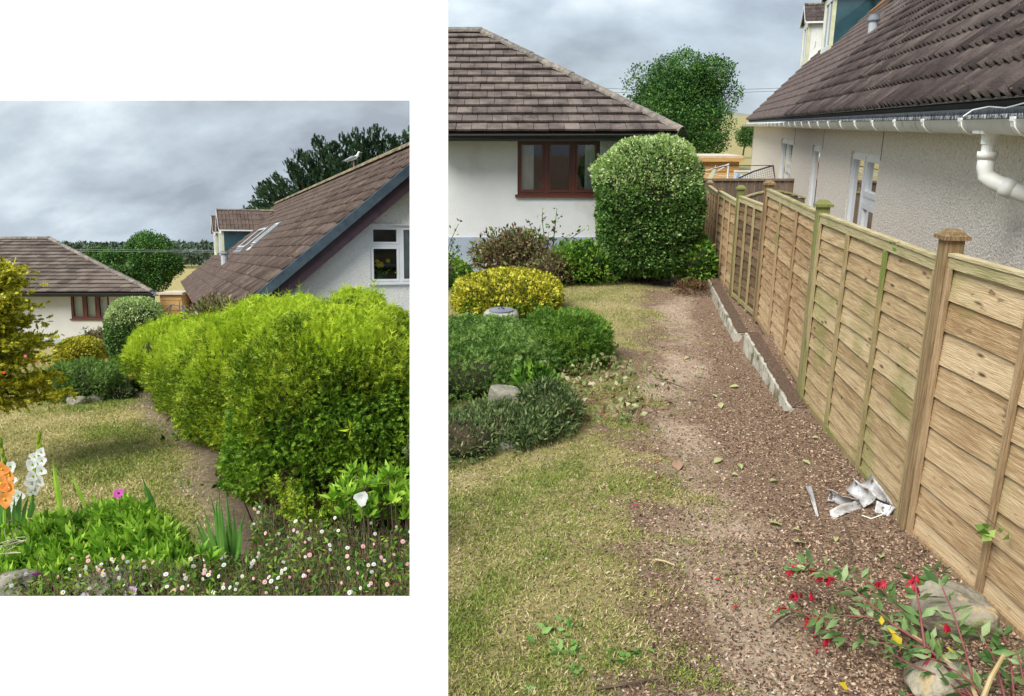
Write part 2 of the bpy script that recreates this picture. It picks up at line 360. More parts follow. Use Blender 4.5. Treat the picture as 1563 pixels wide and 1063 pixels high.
def bush(name, label, cat, c, r, n, L, Wd, mat, seed=0, amp=.08, freq=1.5, p=2.0, depth=.3, kind='leaf', up=0, spread=.7, group=None, extra=None, core=True, lobes=0, zmin=-.9, stems=5, var=.4):
    t = Thing(name, label, cat, (c[0], c[1], c[2] - r[2]), group)
    P, N = blob_pts(n, c, r, amp, freq, p, depth, seed, zmin)
    if lobes:
        gl = random.Random(seed + 7); PP = [P[:len(P) // 2]]; NN = [N[:len(N) // 2]]
        for i in range(lobes):
            d = Vector((gl.gauss(0, 1), gl.gauss(0, 1), abs(gl.gauss(0, .8)))).normalized(); f = gl.uniform(.62, .95); s_ = gl.uniform(.22, .42)
            a_, b_ = blob_pts(int(n * .6 / lobes), (c[0] + d.x * r[0] * f, c[1] + d.y * r[1] * f, c[2] + d.z * r[2] * f), (r[0] * s_, r[1] * s_, r[2] * s_ * 1.15), .2, freq * 2, 2, .5, seed + 30 + i, -1); PP.append(a_); NN.append(b_)
        P = np.concatenate(PP); N = np.concatenate(NN)
    P[:, 2] = np.maximum(P[:, 2], c[2] - r[2] + .01)
    vt = leaves(P, N, L, Wd, seed, spread=spread, up=up, var=var) if kind == 'leaf' else sprays(P, N, L, seed, spread=spread, up=up, var=var)
    t.part('foliage', lm(vt), mat, kind='stuff')
    b = MB(); g = random.Random(seed)
    for i in range(stems):
        a = g.uniform(0, 6.28); f = g.uniform(.3, .8)
        b.tube(branch((c[0] + g.uniform(-.1, .1) * r[0], c[1] + g.uniform(-.1, .1) * r[1], c[2] - r[2]), (c[0] + math.cos(a) * r[0] * f, c[1] + math.sin(a) * r[1] * f, c[2] + r[2] * g.uniform(-.2, .55)), .1, 5, seed + i), [.03 * r[2] + .004, .025 * r[2] + .003, .02 * r[2] + .003, .012 * r[2] + .002, .004], 5)
    t.part('stems', b, TWIG)
    if core:      # solid core, shade inside the bush put into its dark colour
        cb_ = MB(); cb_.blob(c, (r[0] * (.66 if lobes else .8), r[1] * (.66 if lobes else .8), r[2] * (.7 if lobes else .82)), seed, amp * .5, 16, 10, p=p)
        t.part('inner_core', cb_, core if core is not True else INNER, smooth=True)
    if extra: extra(t)
    return t
INNER = M('shaded_core', [(.02, .022, .010), (.045, .05, .02)], scale=20, rough=1, bump=1)  # dark green that carries the shade of leaf hollows in its colour
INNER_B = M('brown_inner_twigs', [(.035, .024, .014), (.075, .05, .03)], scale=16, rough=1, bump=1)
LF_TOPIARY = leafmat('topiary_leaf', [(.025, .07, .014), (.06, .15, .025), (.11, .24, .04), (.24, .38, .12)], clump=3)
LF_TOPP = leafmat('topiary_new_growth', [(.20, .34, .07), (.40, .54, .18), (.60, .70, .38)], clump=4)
LF_GOLD = leafmat('golden_leaf', [(.10, .13, .012), (.34, .34, .02), (.60, .56, .04), (.74, .70, .12)], clump=5)
LF_GOLDC = leafmat('golden_conifer_leaf', [(.08, .12, .01), (.32, .33, .02), (.60, .55, .03), (.75, .68, .08)], clump=4)
LF_DKCON = leafmat('dark_conifer_leaf', [(.022, .07, .014), (.07, .165, .028), (.17, .31, .05), (.34, .46, .13)], clump=4)
LF_GREEN = leafmat('fresh_green_leaf', [(.022, .08, .012), (.06, .17, .02), (.15, .30, .03), (.30, .43, .06)], clump=4)
LF_GREY = leafmat('grey_green_leaf', [(.03, .055, .02), (.08, .135, .04), (.15, .22, .07), (.26, .30, .13)], clump=6)
LF_TREE = leafmat('tree_leaf', [(.014, .05, .013), (.036, .115, .026), (.085, .20, .042), (.16, .30, .065)], clump=.8)
LF_TREE2 = leafmat('pale_tree_leaf', [(.03, .08, .02), (.08, .17, .04), (.16, .26, .07)], clump=.8)
LF_CYP = leafmat('cypress_leaf', [(.010, .026, .010), (.022, .055, .02), (.045, .09, .03)], clump=1)
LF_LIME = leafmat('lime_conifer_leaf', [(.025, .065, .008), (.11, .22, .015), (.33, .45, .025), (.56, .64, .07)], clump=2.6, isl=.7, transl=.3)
LF_LIMETOP = leafmat('lime_lit_growth', [(.22, .38, .02), (.45, .60, .03), (.64, .75, .07)], clump=2.2, isl=.65, transl=.4)
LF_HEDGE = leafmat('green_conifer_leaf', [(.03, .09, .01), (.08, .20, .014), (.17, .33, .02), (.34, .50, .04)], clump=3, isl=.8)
LF_BROWN = leafmat('dead_shoot', [(.07, .035, .02), (.15, .08, .04), (.22, .13, .07)], clump=6)
LF_VAR = leafmat('variegated_leaf', [(.10, .17, .05), (.30, .34, .14), (.55, .55, .35)], clump=9)
LF_RUST = leafmat('rusty_leaf', [(.12, .06, .035), (.14, .17, .05), (.18, .26, .08), (.36, .26, .16)], clump=5, isl=1)
LF_FUCH = leafmat('lance_leaf', [(.05, .12, .03), (.11, .21, .06), (.2, .31, .11), (.34, .43, .22)], clump=9)
LF_ROS = leafmat('rosette_leaf', [(.09, .22, .02), (.20, .40, .03), (.34, .57, .05), (.48, .68, .10)], clump=7, transl=.3)
LF_BLADE = leafmat('sword_leaf', [(.05, .15, .03), (.09, .24, .04), (.16, .33, .06)], clump=5, isl=.6)
GRASS = leafmat('lawn_grass', [(.13, .16, .03), (.28, .30, .07), (.50, .45, .18), (.66, .55, .34)], clump=2.6, isl=.6, transl=.15)
GRASS_G = leafmat('green_lawn_grass', [(.11, .17, .03), (.22, .29, .05), (.36, .41, .10)], clump=3, isl=.6, transl=.2)
LITTER = M('dry_litter', [(.055, .03, .019), (.16, .095, .06), (.31, .205, .135), (.50, .38, .27)], scale=30, rough=.9, island=1.0, contrast=(.1, .95))

# ------------------------------------------------------------------ ground of the right-hand garden
frame('right')
EDGE = [(-10, .6), (2.94, .66), (3.78, .80), (4.98, .98), (6.7, 1.02), (8.93, 1.52), (11.8, 2.07), (14, 2.4), (40, 2.4)]
def edge_x(Y): return np.interp(Y, [a for a, b in EDGE], [b for a, b in EDGE])
FEN = [(-10, 2.9), (2.0, 2.58), (4.43, 2.48), (6.87, 2.69), (9.55, 3.07), (10.93, 3.13), (12.8, 3.34), (14.5, 3.58), (60, 9)]
def fence_x(Y): return np.interp(Y, [a for a, b in FEN], [b for a, b in FEN])
KERB = [(6.54, 2.44), (8.53, 2.62), (9.1, 2.66), (14.3, 3.33)]
def ground_z(X, Y):
    P = np.stack([X, Y, X * 0], 1)
    z = .018 * snoise(P, .35, 3) + .006 * snoise(P, 2.5, 4)
    s = 1 / (1 + np.exp(-(X - edge_x(Y)) * 9)); z = z - .03 * s
    raised = (X > np.interp(Y, [a for a, b in KERB], [b for a, b in KERB]) + .05) & (Y > 6.54) & (Y < 14.4) & (X < 8)
    z = np.where(raised, np.interp(Y, [6.54, 8.5, 8.6, 9.0, 14.3], [.02, .19, .17, .06, .19]) + z * .3, z)
    z = z + np.clip((X - 2.0 + .1 * (Y - 4)), 0, .4) * .12 * (Y < 6.6)
    far = np.clip((Y - 30) / 200, 0, 1)
    z = z * (1 - far) + .4 * snoise(P, .004, 9) * far + np.clip((Y - 330) / 300, 0, 1) * 10
    return z
xs = np.concatenate([[-60, -20, -8, -4, -2.5], np.arange(-1.6, 4.2, .055), [4.6, 5.4, 7, 10, 15, 24, 40, 70, 120, 220, 400, 700]])
ys = np.concatenate([[-40, -15, -6, -2, 0, .5, .82, .9, 1.2, 1.5, 2.0, 2.4], np.arange(2.7, 9, .055), np.arange(9.05, 15.2, .1), [16, 18, 21, 25, 30, 36, 45, 60, 80, 110, 150, 220, 300, 400, 560, 800, 1100]])
X, Y = np.meshgrid(xs, ys); bound = -.106 * Y
Xc = np.where(Y > .85, np.maximum(X, bound), X)
nx, ny = len(xs), len(ys)
V = np.stack([Xc.ravel(), Y.ravel(), ground_z(Xc.ravel(), Y.ravel())], 1)
i = np.arange((ny - 1) * nx).reshape(ny - 1, nx)[:, :-1].ravel(); Q = np.stack([i, i + 1, i + nx + 1, i + nx], 1)
keep = (V[Q[:, 1], 0] - V[Q[:, 0], 0] + V[Q[:, 2], 0] - V[Q[:, 3], 0]) > 1e-4
me = mesh_np(V, Q[keep]); me.polygons.foreach_set('use_smooth', [True] * len(me.polygons))
def att(me, name, val):
    a = me.attributes.new(name, 'FLOAT', 'POINT'); a.data.foreach_set('value', np.asarray(val, np.float32))
Pn = V * [1, 1, 0]
lawn_d = (V[:, 0] - edge_x(V[:, 1])) / .32 + 1.3 * snoise(Pn, 1.3, 21, 4)
inlawn = 1 / (1 + np.exp(lawn_d * 2.2))
inlawn = np.where(V[:, 1] > 15.5, 1, inlawn)
path_c = edge_x(V[:, 1]) + .42; path = np.exp(-((V[:, 0] - path_c - .12 * snoise(Pn, .35, 91)) / .40) ** 2) * np.clip(.62 + .3 * snoise(Pn, .8, 92, 4), .1, 1)
att(me, 'lawn', inlawn); att(me, 'path', path)
def groundmat(name, lawn_cols, soil_dark, soil_light, path_cols):
    m = bpy.data.materials.new(name); m.use_nodes = True; t = m.node_tree; N = t.nodes; Lk = t.links; b = N['Principled BSDF']; b.inputs['Roughness'].default_value = .95; b.inputs['Specular IOR Level'].default_value = .15
    geo = N.new('ShaderNodeNewGeometry')
    def noise(s, det=6, ro=.62):
        n = N.new('ShaderNodeTexNoise'); n.inputs['Scale'].default_value = s; n.inputs['Detail'].default_value = det; n.inputs['Roughness'].default_value = ro; Lk.new(geo.outputs['Position'], n.inputs[0]); return n.outputs[0]
    def ramp(src, cols, lo=.3, hi=.7):
        r = N.new('ShaderNodeValToRGB'); Lk.new(src, r.inputs[0]); el = r.color_ramp.elements
        for i, c in enumerate(cols):
            ps = lo + (hi - lo) * i / (len(cols) - 1); q = el[i] if i < 2 else el.new(ps); q.position = ps; q.color = (*c, 1)
        return r.outputs[0]
    def mix(f, a, c, k=None):
        x = N.new('ShaderNodeMix'); x.data_type = 'RGBA'; Lk.new(f, x.inputs[0]); Lk.new(a, x.inputs[6]); Lk.new(c, x.inputs[7]); return x.outputs[2]
    def mr(src, a, c):
        r = N.new('ShaderNodeMapRange'); r.inputs[1].default_value = a; r.inputs[2].default_value = c; Lk.new(src, r.inputs[0]); return r.outputs[0]
    lawn = mix(mr(noise(70, 3), .42, .6), ramp(noise(1.8, 8), lawn_cols), ramp(noise(30), lawn_cols[::-1]))
    soil = ramp(noise(55, 8, .75), [soil_dark, tuple((p + q) / 2 for p, q in zip(soil_dark, soil_light)), soil_light], .36, .68)
    pth = ramp(noise(24, 9, .7), path_cols, .3, .7)
    def attr(n):
        a = N.new('ShaderNodeAttribute'); a.attribute_name = n
        ad = N.new('ShaderNodeMath'); ad.operation = 'MULTIPLY_ADD'; ad.inputs[1].default_value = 1.0; Lk.new(noise(14, 6, .7), ad.inputs[0]); Lk.new(a.outputs['Fac'], ad.inputs[2])
        return mr(ad.outputs[0], .82, 1.18)
    s2 = mix(attr('path'), soil, pth)
    Lk.new(mix(attr('lawn'), s2, lawn), b.inputs['Base Color'])
    bp = N.new('ShaderNodeBump'); bp.inputs['Strength'].default_value = .9; bp.inputs['Distance'].default_value = .02; Lk.new(noise(60, 6, .75), bp.inputs['Height']); Lk.new(bp.outputs[0], b.inputs['Normal'])
    return m
GROUND_R = groundmat('lawn_and_soil', [(.17, .15, .065), (.30, .26, .11), (.44, .36, .20)], (.10, .062, .040), (.38, .265, .185), [(.27, .195, .135), (.41, .31, .225), (.53, .425, .325)])
tag(link('ground', me, GROUND_R), 'dry lawn running into bare brown soil along the new fence', kind='structure')

def scatter_R(n, seed, lo=2.75, hi=13, x0=-1.3):
    g = np.random.default_rng(seed); u = g.random(n); Y = 1 / (1 / lo + u * (1 / hi - 1 / lo)); Y = np.where(g.random(n) < .5, Y, lo + (hi - lo) * g.random(n) ** 1.6)
    X = g.uniform(0, 1, n) * (fence_x(Y) - np.maximum(x0, -.11 * Y)) + np.maximum(x0, -.11 * Y)
    return X, Y
def shapes_flat(X, Y, zf, L, Wd, seed, tilt=.35, lift=.004):
    g = np.random.default_rng(seed); n = len(X); P = np.stack([X, Y, zf(X, Y) + lift], 1)
    a = g.uniform(0, 6.28, n); D = np.stack([np.cos(a), np.sin(a), g.normal(size=n) * tilt * .5], 1)
    s = np.stack([-np.sin(a), np.cos(a), g.normal(size=n) * tilt], 1); l = (L * g.uniform(.4, 1.6, n))[:, None]; w = (Wd * g.uniform(.5, 1.5, n))[:, None]
    V = np.stack([P, P + D * l * .5 + s * w / 2, P + D * l, P + D * l * .45 - s * w / 2], 1).reshape(-1, 3); i = np.arange(n)[:, None] * 4
    return V, np.concatenate([i + [0, 1, 2], i + [0, 2, 3]], 1).reshape(-1, 3)
# litter of hedge clippings on the soil
X, Y = scatter_R(150000, 31, x0=-.5); dd = (X - edge_x(Y)) / .35
g = np.random.default_rng(5); pc = np.exp(-((X - edge_x(Y) - .42) / .36) ** 2); nz = snoise(np.stack([X, Y, X * 0], 1), 1.2, 77)
k = (g.random(len(X)) < 1 / (1 + np.exp(-dd * 3)) * (1 - .55 * pc) * np.clip(.75 + .35 * nz, .1, 1) * (.35 + .65 * np.clip(4 / Y, 0, 1)) + .16)
X, Y = X[k], Y[k]
tag(link('leaf_litter', lm(shapes_flat(X, Y, ground_z,   .019, .009, 6, .6)), LITTER), 'brown hedge clippings and dry litter covering the bare soil', 'litter', kind='stuff')
X, Y = scatter_R(330000, 32, x0=-1.5); dd = (X - edge_x(Y)) / .32 + 1.3 * snoise(np.stack([X, Y, X * 0], 1), 1.3, 21, 4)
nz = snoise(np.stack([X, Y, X * 0], 1), 1.1, 55, 4); g = np.random.default_rng(8)
k = (g.random(len(X)) < np.clip(1 / (1 + np.exp(dd * 2.2)) * (.66 + .40 * nz), 0, 1)); X, Y, nz = X[k], Y[k], nz[k]
P = np.stack([X, Y, ground_z(X, Y) - .003], 1); kk = (nz + .6 * g.normal(size=len(nz))) > .35
D = np.stack([g.normal(size=len(X)) * .9, g.normal(size=len(X)) * .9, np.ones(len(X)) * .62], 1)
tag(link('grass', lm(leaves(P[~kk], D[~kk], .030, .0048, 9, spread=.5)), GRASS), 'short dry straw coloured grass of the lawn beside the fence path', 'grass', kind='stuff')
tag(link('grass', lm(leaves(P[kk], D[kk], .034, .0056, 10, spread=.5)), GRASS_G), 'greener tufts scattered through the dry lawn beside the fence path', 'grass', kind='stuff')

# ------------------------------------------------------------------ ground of the left-hand garden
frame('left')
def ground_zL(X, Y):
    P = np.stack([X, Y, X * 0], 1); z = .03 * snoise(P, .2, 13) + .006 * snoise(P, 1.5, 14)
    z = z - np.clip((Y - 18) / 10, 0, 1) * .7 - np.clip((Y - 36) / 60, 0, 1) * 3
    z = z - .05 * np.clip((Y - 400) / 60, 0, 1)
    return z
xs = np.concatenate([[-900, -500, -280, -150, -90, -55, -35, -24, -18, -14], np.arange(-12, 0, .16), [0, .5]])
ys = np.concatenate([[.9, 1.5, 2, 2.6, 3.2], np.arange(3.6, 20, .16), [20.5, 22, 25, 30, 36, 45, 60, 80, 110, 150, 220, 300, 420, 560, 800, 1300]])
X, Y = np.meshgrid(xs, ys); Xc = np.minimum(X, -.108 * Y); nx, ny = len(xs), len(ys)
V = np.stack([Xc.ravel(), Y.ravel(), ground_zL(Xc.ravel(), Y.ravel())], 1)
i = np.arange((ny - 1) * nx).reshape(ny - 1, nx)[:, :-1].ravel(); Q = np.stack([i, i + 1, i + nx + 1, i + nx], 1)
keep = (V[Q[:, 1], 0] - V[Q[:, 0], 0] + V[Q[:, 2], 0] - V[Q[:, 3], 0]) > 1e-4
me = mesh_np(V, Q[keep]); me.polygons.foreach_set('use_smooth', [True] * len(me.polygons))
HL = [(3, -1.45), (5.5, -1.9), (6.4, -2.55), (9.17, -3.8), (12, -5.6), (14.2, -7.0), (18, -9), (60, -9)]     # foot of the hedge
def hedge_x(Y): return np.interp(Y, [a for a, b in HL], [b for a, b in HL])
lawn_d = (V[:, 0] - hedge_x(V[:, 1]) + .15) / .35 + .7 * snoise(V * [1, 1, 0], .7, 22, 4)
inl = 1 / (1 + np.exp(lawn_d * 2)); inl = np.where(V[:, 1] > 19, 1, inl); att(me, 'lawn', inl)
att(me, 'path', np.exp(-((V[:, 0] - hedge_x(V[:, 1]) + .1) / .5) ** 2) * .7)
GROUND_L = groundmat('dry_lawn', [(.19, .20, .055), (.36, .30, .12), (.50, .39, .20)], (.06, .045, .03), (.2, .15, .1), [(.19, .15, .10), (.27, .21, .14), (.34, .28, .2)])
tag(link('ground', me, GROUND_L), 'parched lawn curving past the foot of the lime green hedge', kind='structure')
g = np.random.default_rng(18); n = 230000; Y = 4.2 + 14 * g.random(n) ** 1.3; X = -.70 * Y + g.random(n) * (hedge_x(Y) + .2 + .70 * Y)
nz = snoise(np.stack([X, Y, X * 0], 1), .6, 56, 4); dd = (X - hedge_x(Y) + .15) / .35
k = g.random(n) < np.clip(1 / (1 + np.exp(dd * 2)) * (.7 + .35 * nz), .03, 1); X, Y, nz = X[k], Y[k], nz[k]
P = np.stack([X, Y, ground_zL(X, Y) - .003], 1); kk = (nz + .4 * g.normal(size=len(nz))) > .45
D = np.stack([g.normal(size=len(X)) * .9, g.normal(size=len(X)) * .9, np.ones(len(X)) * .6], 1)
tag(link('grass', lm(leaves(P[~kk], D[~kk], .038, .008, 19, spread=.5)), GRASS), 'short parched grass of the lawn below the lime green hedge', 'grass', kind='stuff')
tag(link('grass', lm(leaves(P[kk], D[kk], .04, .009, 20, spread=.5)), GRASS_G), 'greener patches in the parched lawn below the lime green hedge', 'grass', kind='stuff')

frame('right')
m_ = MB(); yy = list(np.linspace(.9, 13.2, 70)); vs = []; gg_ = random.Random(4)
for y_ in yy:
    z0_ = float(ground_z(np.array([-.106 * y_]), np.array([y_]))[0]); zb_ = .03 - y_ * .157 - .15
    for k_ in range(5): f_ = k_ / 4; vs.append((-.106 * y_ - .02 * f_ - (gg_.uniform(0, .012) if 0 < k_ < 4 else 0), y_, z0_ + (zb_ - z0_) * f_))
m_.add(vs, [(5*i_+k_, 5*i_+k_+1, 5*i_+6+k_, 5*i_+5+k_) for i_ in range(len(yy) - 1) for k_ in range(4)])
tag(link('gap_cover_bank', m_, M('gap_cover_soil', [(.06, .04, .025), (.13, .09, .06), (.2, .15, .1)], scale=14, rough=1, bump=1)), kind='structure')  # strip added to cover the gap between the two ground sheets

# ------------------------------------------------------------------ white wall standing in for the blank margin around both garden views
frame('right')
b = MB(); YW = .8; YB = YW + .035
def w(px, py): p = at(px, py, YW); return p.x, p.z
def back(px, py, dxp=0, dyp=0): p = at(px + dxp, py + dyp, YB); return p.x, p.z
xr, _ = w(684, 500); xr_t = w(684, 0)[0]; xr_b = w(684, 1063)[0]
o_l = -.72; (orx, ot) = w(625.3, 153.8); (orb, ob) = w(625.3, 910)
def slope(xa, za, xb, zb, z): return xa + (xb - xa) * (z - za) / (zb - za)
zt_, zb_ = w(684, 0)[1], w(684, 1063)[1]
zT = 2.62; zB = -.05; xL = -1.15
f = lambda z: slope(xr_t, zt_, xr_b, zb_, z)
def ring(Y, ex, ot, ob, rt, rb):
    return [(xL, Y, zB), (f(zB) - ex, Y, zB), (f(zT) - ex, Y, zT), (xL, Y, zT), (o_l, Y, ob), (rb, Y, ob), (rt, Y, ot), (o_l, Y, ot)]
fr = ring(YW, 0, ot, ob, orx, orb); bk = ring(YB, .012, ot + .05, ob - .05, orx + .008, orb + .008)
fs = [(0, 1, 5, 4), (1, 2, 6, 5), (2, 3, 7, 6), (3, 0, 4, 7)]
b.add(fr + bk, fs + [tuple(i + 8 for i in q)[::-1] for q in fs] + [(i, i + 8, (i + 1) % 4 + 8, (i + 1) % 4) for i in range(4)] + [(4 + i, 4 + (i + 1) % 4, 12 + (i + 1) % 4, 12 + i) for i in range(4)])
tag(link('white_margin_wall', b, WHITEPAINT), 'plain white wall standing in for the blank margin, with a rectangular opening onto the left garden', 'wall', kind='structure')

# ------------------------------------------------------------------ building helpers
def wall_grid(b, O, U, Nn, us, zs, holes, t, top=None):
    """wall from O along U (unit), up Z; Nn = inward unit vector; holes = (u0,u1,z0,z1)"""
    O = Vector(O); U = Vector(U); Nn = Vector(Nn)
    us = sorted(set(us + [h[0] for h in holes] + [h[1] for h in holes])); zs = sorted(set(zs + [h[2] for h in holes] + [h[3] for h in holes]))
    def P(u, z, d): return O + U * u + Vector((0, 0, z)) + Nn * d
    for i in range(len(us) - 1):
        for j in range(len(zs) - 1):
            u0, u1, z0, z1 = us[i], us[i+1], zs[j], zs[j+1]; cu, cz = (u0+u1)/2, (z0+z1)/2
            if any(h[0] < cu < h[1] and h[2] < cz < h[3] for h in holes): continue
            za = min(z1, top(u0)) if top else z1; zb = min(z1, top(u1)) if top else z1
            if za <= z0 + 1e-4 and zb <= z0 + 1e-4: continue
            for d in (0, t): b.add([P(u0, z0, d), P(u1, z0, d), P(u1, zb, d), P(u0, za, d)], [(0, 1, 2, 3)])
    for (u0, u1, z0, z1) in holes:
        c = [(u0, z0), (u1, z0), (u1, z1), (u0, z1)]
        for k in range(4):
            (a, e), (f, h) = c[k], c[(k+1) % 4]; b.add([P(a, e, 0), P(f, h, 0), P(f, h, t), P(a, e, t)], [(0, 1, 2, 3)])
    u0, u1, z0, z1 = us[0], us[-1], zs[0], zs[-1]; tl, tr = (top(u0), top(u1)) if top else (z1, z1)
    for (a, e), (f, h) in (((u0, z0), (u0, tl)), ((u1, z0), (u1, tr))): b.add([P(a, e, 0), P(f, h, 0), P(f, h, t), P(a, e, t)], [(0, 1, 2, 3)])
    for i in range(len(us) - 1):
        b.add([P(us[i], top(us[i]) if top else z1, 0), P(us[i+1], top(us[i+1]) if top else z1, 0), P(us[i+1], top(us[i+1]) if top else z1, t), P(us[i], top(us[i]) if top else z1, t)], [(0, 1, 2, 3)])
    return b
def rect_frame(b, O, U, Z, Nn, u0, u1, z0, z1, w, d0, d1):
    def P(u, z, d): return O + U * u + Z * z + Nn * d
    for (a, c, e, g) in ((u0, u1, z0, z0 + w), (u0, u1, z1 - w, z1), (u0, u0 + w, z0 + w, z1 - w), (u1 - w, u1, z0 + w, z1 - w)):
        b.obox(P(a, e, d0), U * (c - a), Nn * (d1 - d0), Z * (g - e))
def window(th, O, U, Nn, w, h, lights, fmat, fw=.05, sash=.035, sill=True, depth=.1, curtain=None, room=.7, Z=Vector((0, 0, 1)), gl=None, sillmat=None):
    """O lower left corner on the wall's face; Nn inward. lights = (u0,u1,z0,z1) as fractions, with optional 'open sash' flag"""
    O = Vector(O); U = Vector(U).normalized(); Nn = Vector(Nn).normalized(); b = MB()
    rect_frame(b, O, U, Z, Nn, 0, w, 0, h, fw, depth - .045, depth + .02)
    wo_ = th.part('window', b, fmat)
    b = MB()
    for (a, c, e, g) in lights:
        u0, u1, z0, z1 = a * w, c * w, e * h, g * h; m = MB()
        rect_frame(m, O, U, Z, Nn, u0 + fw * .55, u1 - fw * .55, z0 + fw * .55, z1 - fw * .55, sash, depth - .058, depth + .006)
        th.part('sash', m, fmat, wo_)
        m = MB(); i = fw * .55 + sash * .8
        m.obox(O + U * (u0 + i) + Z * (z0 + i) + Nn * (depth - .02), U * (u1 - u0 - 2 * i), Nn * .006, Z * (z1 - z0 - 2 * i)); th.part('pane', m, gl or GLASS, wo_)
    for (a, c, e, g) in lights:     # mullions and transoms between the lights
        if a > .01: m = MB(); m.obox(O + U * (a * w - fw * .5) + Z * (e * h) + Nn * (depth - .05), U * fw, Nn * .06, Z * ((g - e) * h)); th.part('mullion', m, fmat, wo_)
        if e > .01: m = MB(); m.obox(O + U * (a * w) + Z * (e * h - fw * .5) + Nn * (depth - .048), U * ((c - a) * w), Nn * .06, Z * fw); th.part('transom', m, fmat, wo_)
    if sill: m = MB(); m.obox(O - U * .04 - Z * .045 - Nn * .05, U * (w + .08), Nn * (depth + .06), Z * .045); th.part('sill', m, sillmat or fmat, wo_)
    if room:
        m = MB(); P = lambda u, z, d: O + U * u + Z * z + Nn * d
        for q in ([(0, 0, 1), (w, 0, 1), (w, h, 1), (0, h, 1)], [(0, 0, 0), (0, 0, 1), (0, h, 1), (0, h, 0)], [(w, 0, 0), (w, 0, 1), (w, h, 1), (w, h, 0)], [(0, 0, 0), (w, 0, 0), (w, 0, 1), (0, 0, 1)], [(0, h, 0), (w, h, 0), (w, h, 1), (0, h, 1)]):
            m.add([P(u, z, depth + .03 + d * room) for u, z, d in q], [(0, 1, 2, 3)])
        th.part('room_behind', m, ROOMDARK, wo_)
    for (a, c) in (curtain or []):  # pleated curtain between fractions a and c
        m = MB(); n = max(8, int((c - a) * w / .035)); vs = []
        for i in range(n + 1):
            u = (a + (c - a) * i / n) * w; d = depth + .12 + .022 * math.sin(i * 1.9) + .01 * math.sin(i * .7)
            vs += [O + U * u + Nn * d + Z * .03, O + U * u + Nn * d + Z * (h - .03)]
        m.add(vs, [(2*i, 2*i+2, 2*i+3, 2*i+1) for i in range(n)]); th.part('curtain', m, CURTAIN, wo_, smooth=True)
    return wo_
def clip_poly(poly, a, b_, c):           # keep a*x + b*y <= c
    out = []
    for i in range(len(poly)):
        p, q = poly[i], poly[(i+1) % len(poly)]; dp = a*p[0] + b_*p[1] - c; dq = a*q[0] + b_*q[1] - c
        if dp <= 0: out.append(p)
        if dp * dq < 0: t = dp / (dp - dq); out.append((p[0] + (q[0]-p[0]) * t, p[1] + (q[1]-p[1]) * t))
    return out
class Roof:
    def __init__(s, O, U, S): s.O = Vector(O); s.U = Vector(U).normalized(); s.S = Vector(S).normalized(); s.N = s.U.cross(s.S).normalized(); s.N = s.N if s.N.z > 0 else -s.N
    def pt(s, u, v, n=0): return s.O + s.U * u + s.S * v + s.N * n
    def uv(s, px, py): p = hit(px, py, s.O, s.N) - s.O; return p.dot(s.U), p.dot(s.S)
def flat_tiles(th, parent, rf, u0, u1, gauge, tw, rows, hips, mat, seed, name='roof_tile'):
    g = random.Random(seed); shared = {}
    q = Matrix((rf.U, rf.S, rf.N)).transposed().to_quaternion()
    for r in range(rows):
        off = (r % 2) * tw / 2 + g.uniform(-.03, .03); u = u0 - off
        while u < u1:
            lo, hi = max(u, u0) + .004, min(u + tw, u1) - .004; poly = [(lo, r * gauge), (hi, r * gauge), (hi, (r + 1.12) * gauge), (lo, (r + 1.12) * gauge)]
            n0 = len(poly); full = hi - lo > tw - .01
            for h in hips:
                before = poly; poly = clip_poly(poly, *h)
                if len(poly) < 3: break
                if poly != before: full = False
            if len(poly) >= 3 and hi - lo > .03:
                def mk(poly, cx, cy):
                    b = MB(); top = [Vector((x - cx, y - cy, .066 - .046 * (y - r * gauge) / gauge)) for x, y in poly]; b.slab([t - Vector((0, 0, .034)) for t in top], (0, 0, .034)); return b
                cx, cy = (lo + hi) / 2, r * gauge
                if full and 'f' in shared: me = shared['f']
                else:
                    b = mk(poly, cx, cy); me = bpy.data.meshes.new(name); me.from_pydata([tuple(v) for v in b.v], [], b.f); me.update(); me.materials.append(mat)
                    if full: shared['f'] = me
                o = th.share(name, me, rf.pt(cx, cy, g.uniform(-.003, .004)), parent, q @ Matrix.Rotation(g.uniform(-.012, .012), 3, 'Z').to_quaternion())
            u += tw
def ridge_caps(th, parent, p, q, r, L, mat, seed, name='ridge_tile'):
    p = Vector(p); q = Vector(q); n = max(1, round((q - p).length / L)); d = (q - p) / n; dn = d.normalized(); sd = dn.cross(Vector((0, 0, 1))).normalized(); up = sd.cross(dn).normalized()
    b = MB(); K = 7; l = d.length * 1.04
    for x, rr in ((0, r * 1.06), (l, r)):
        for j in range(K):
            a = math.pi * (j / (K - 1) * 1.1 - .05); b.v.append((math.cos(a) * rr, x, math.sin(a) * rr * .8))
        for j in range(K):
            a = math.pi * (j / (K - 1) * 1.1 - .05); b.v.append((math.cos(a) * (rr - .02), x, math.sin(a) * (rr - .02) * .8))
    for j in range(K - 1): b.f += [(j, j+1, 2*K+j+1, 2*K+j), (j, j+1, K+j+1, K+j)]
    b.m = [0] * len(b.f)
    me = bpy.data.meshes.new(name); me.from_pydata(b.v, [], b.f); me.update(); me.materials.append(mat)
    qt = Matrix((sd, dn, up)).transposed().to_quaternion(); g = random.Random(seed)
    for i in range(n): th.share(name, me, p + d * i + up * g.uniform(-.004, .006), parent, qt)
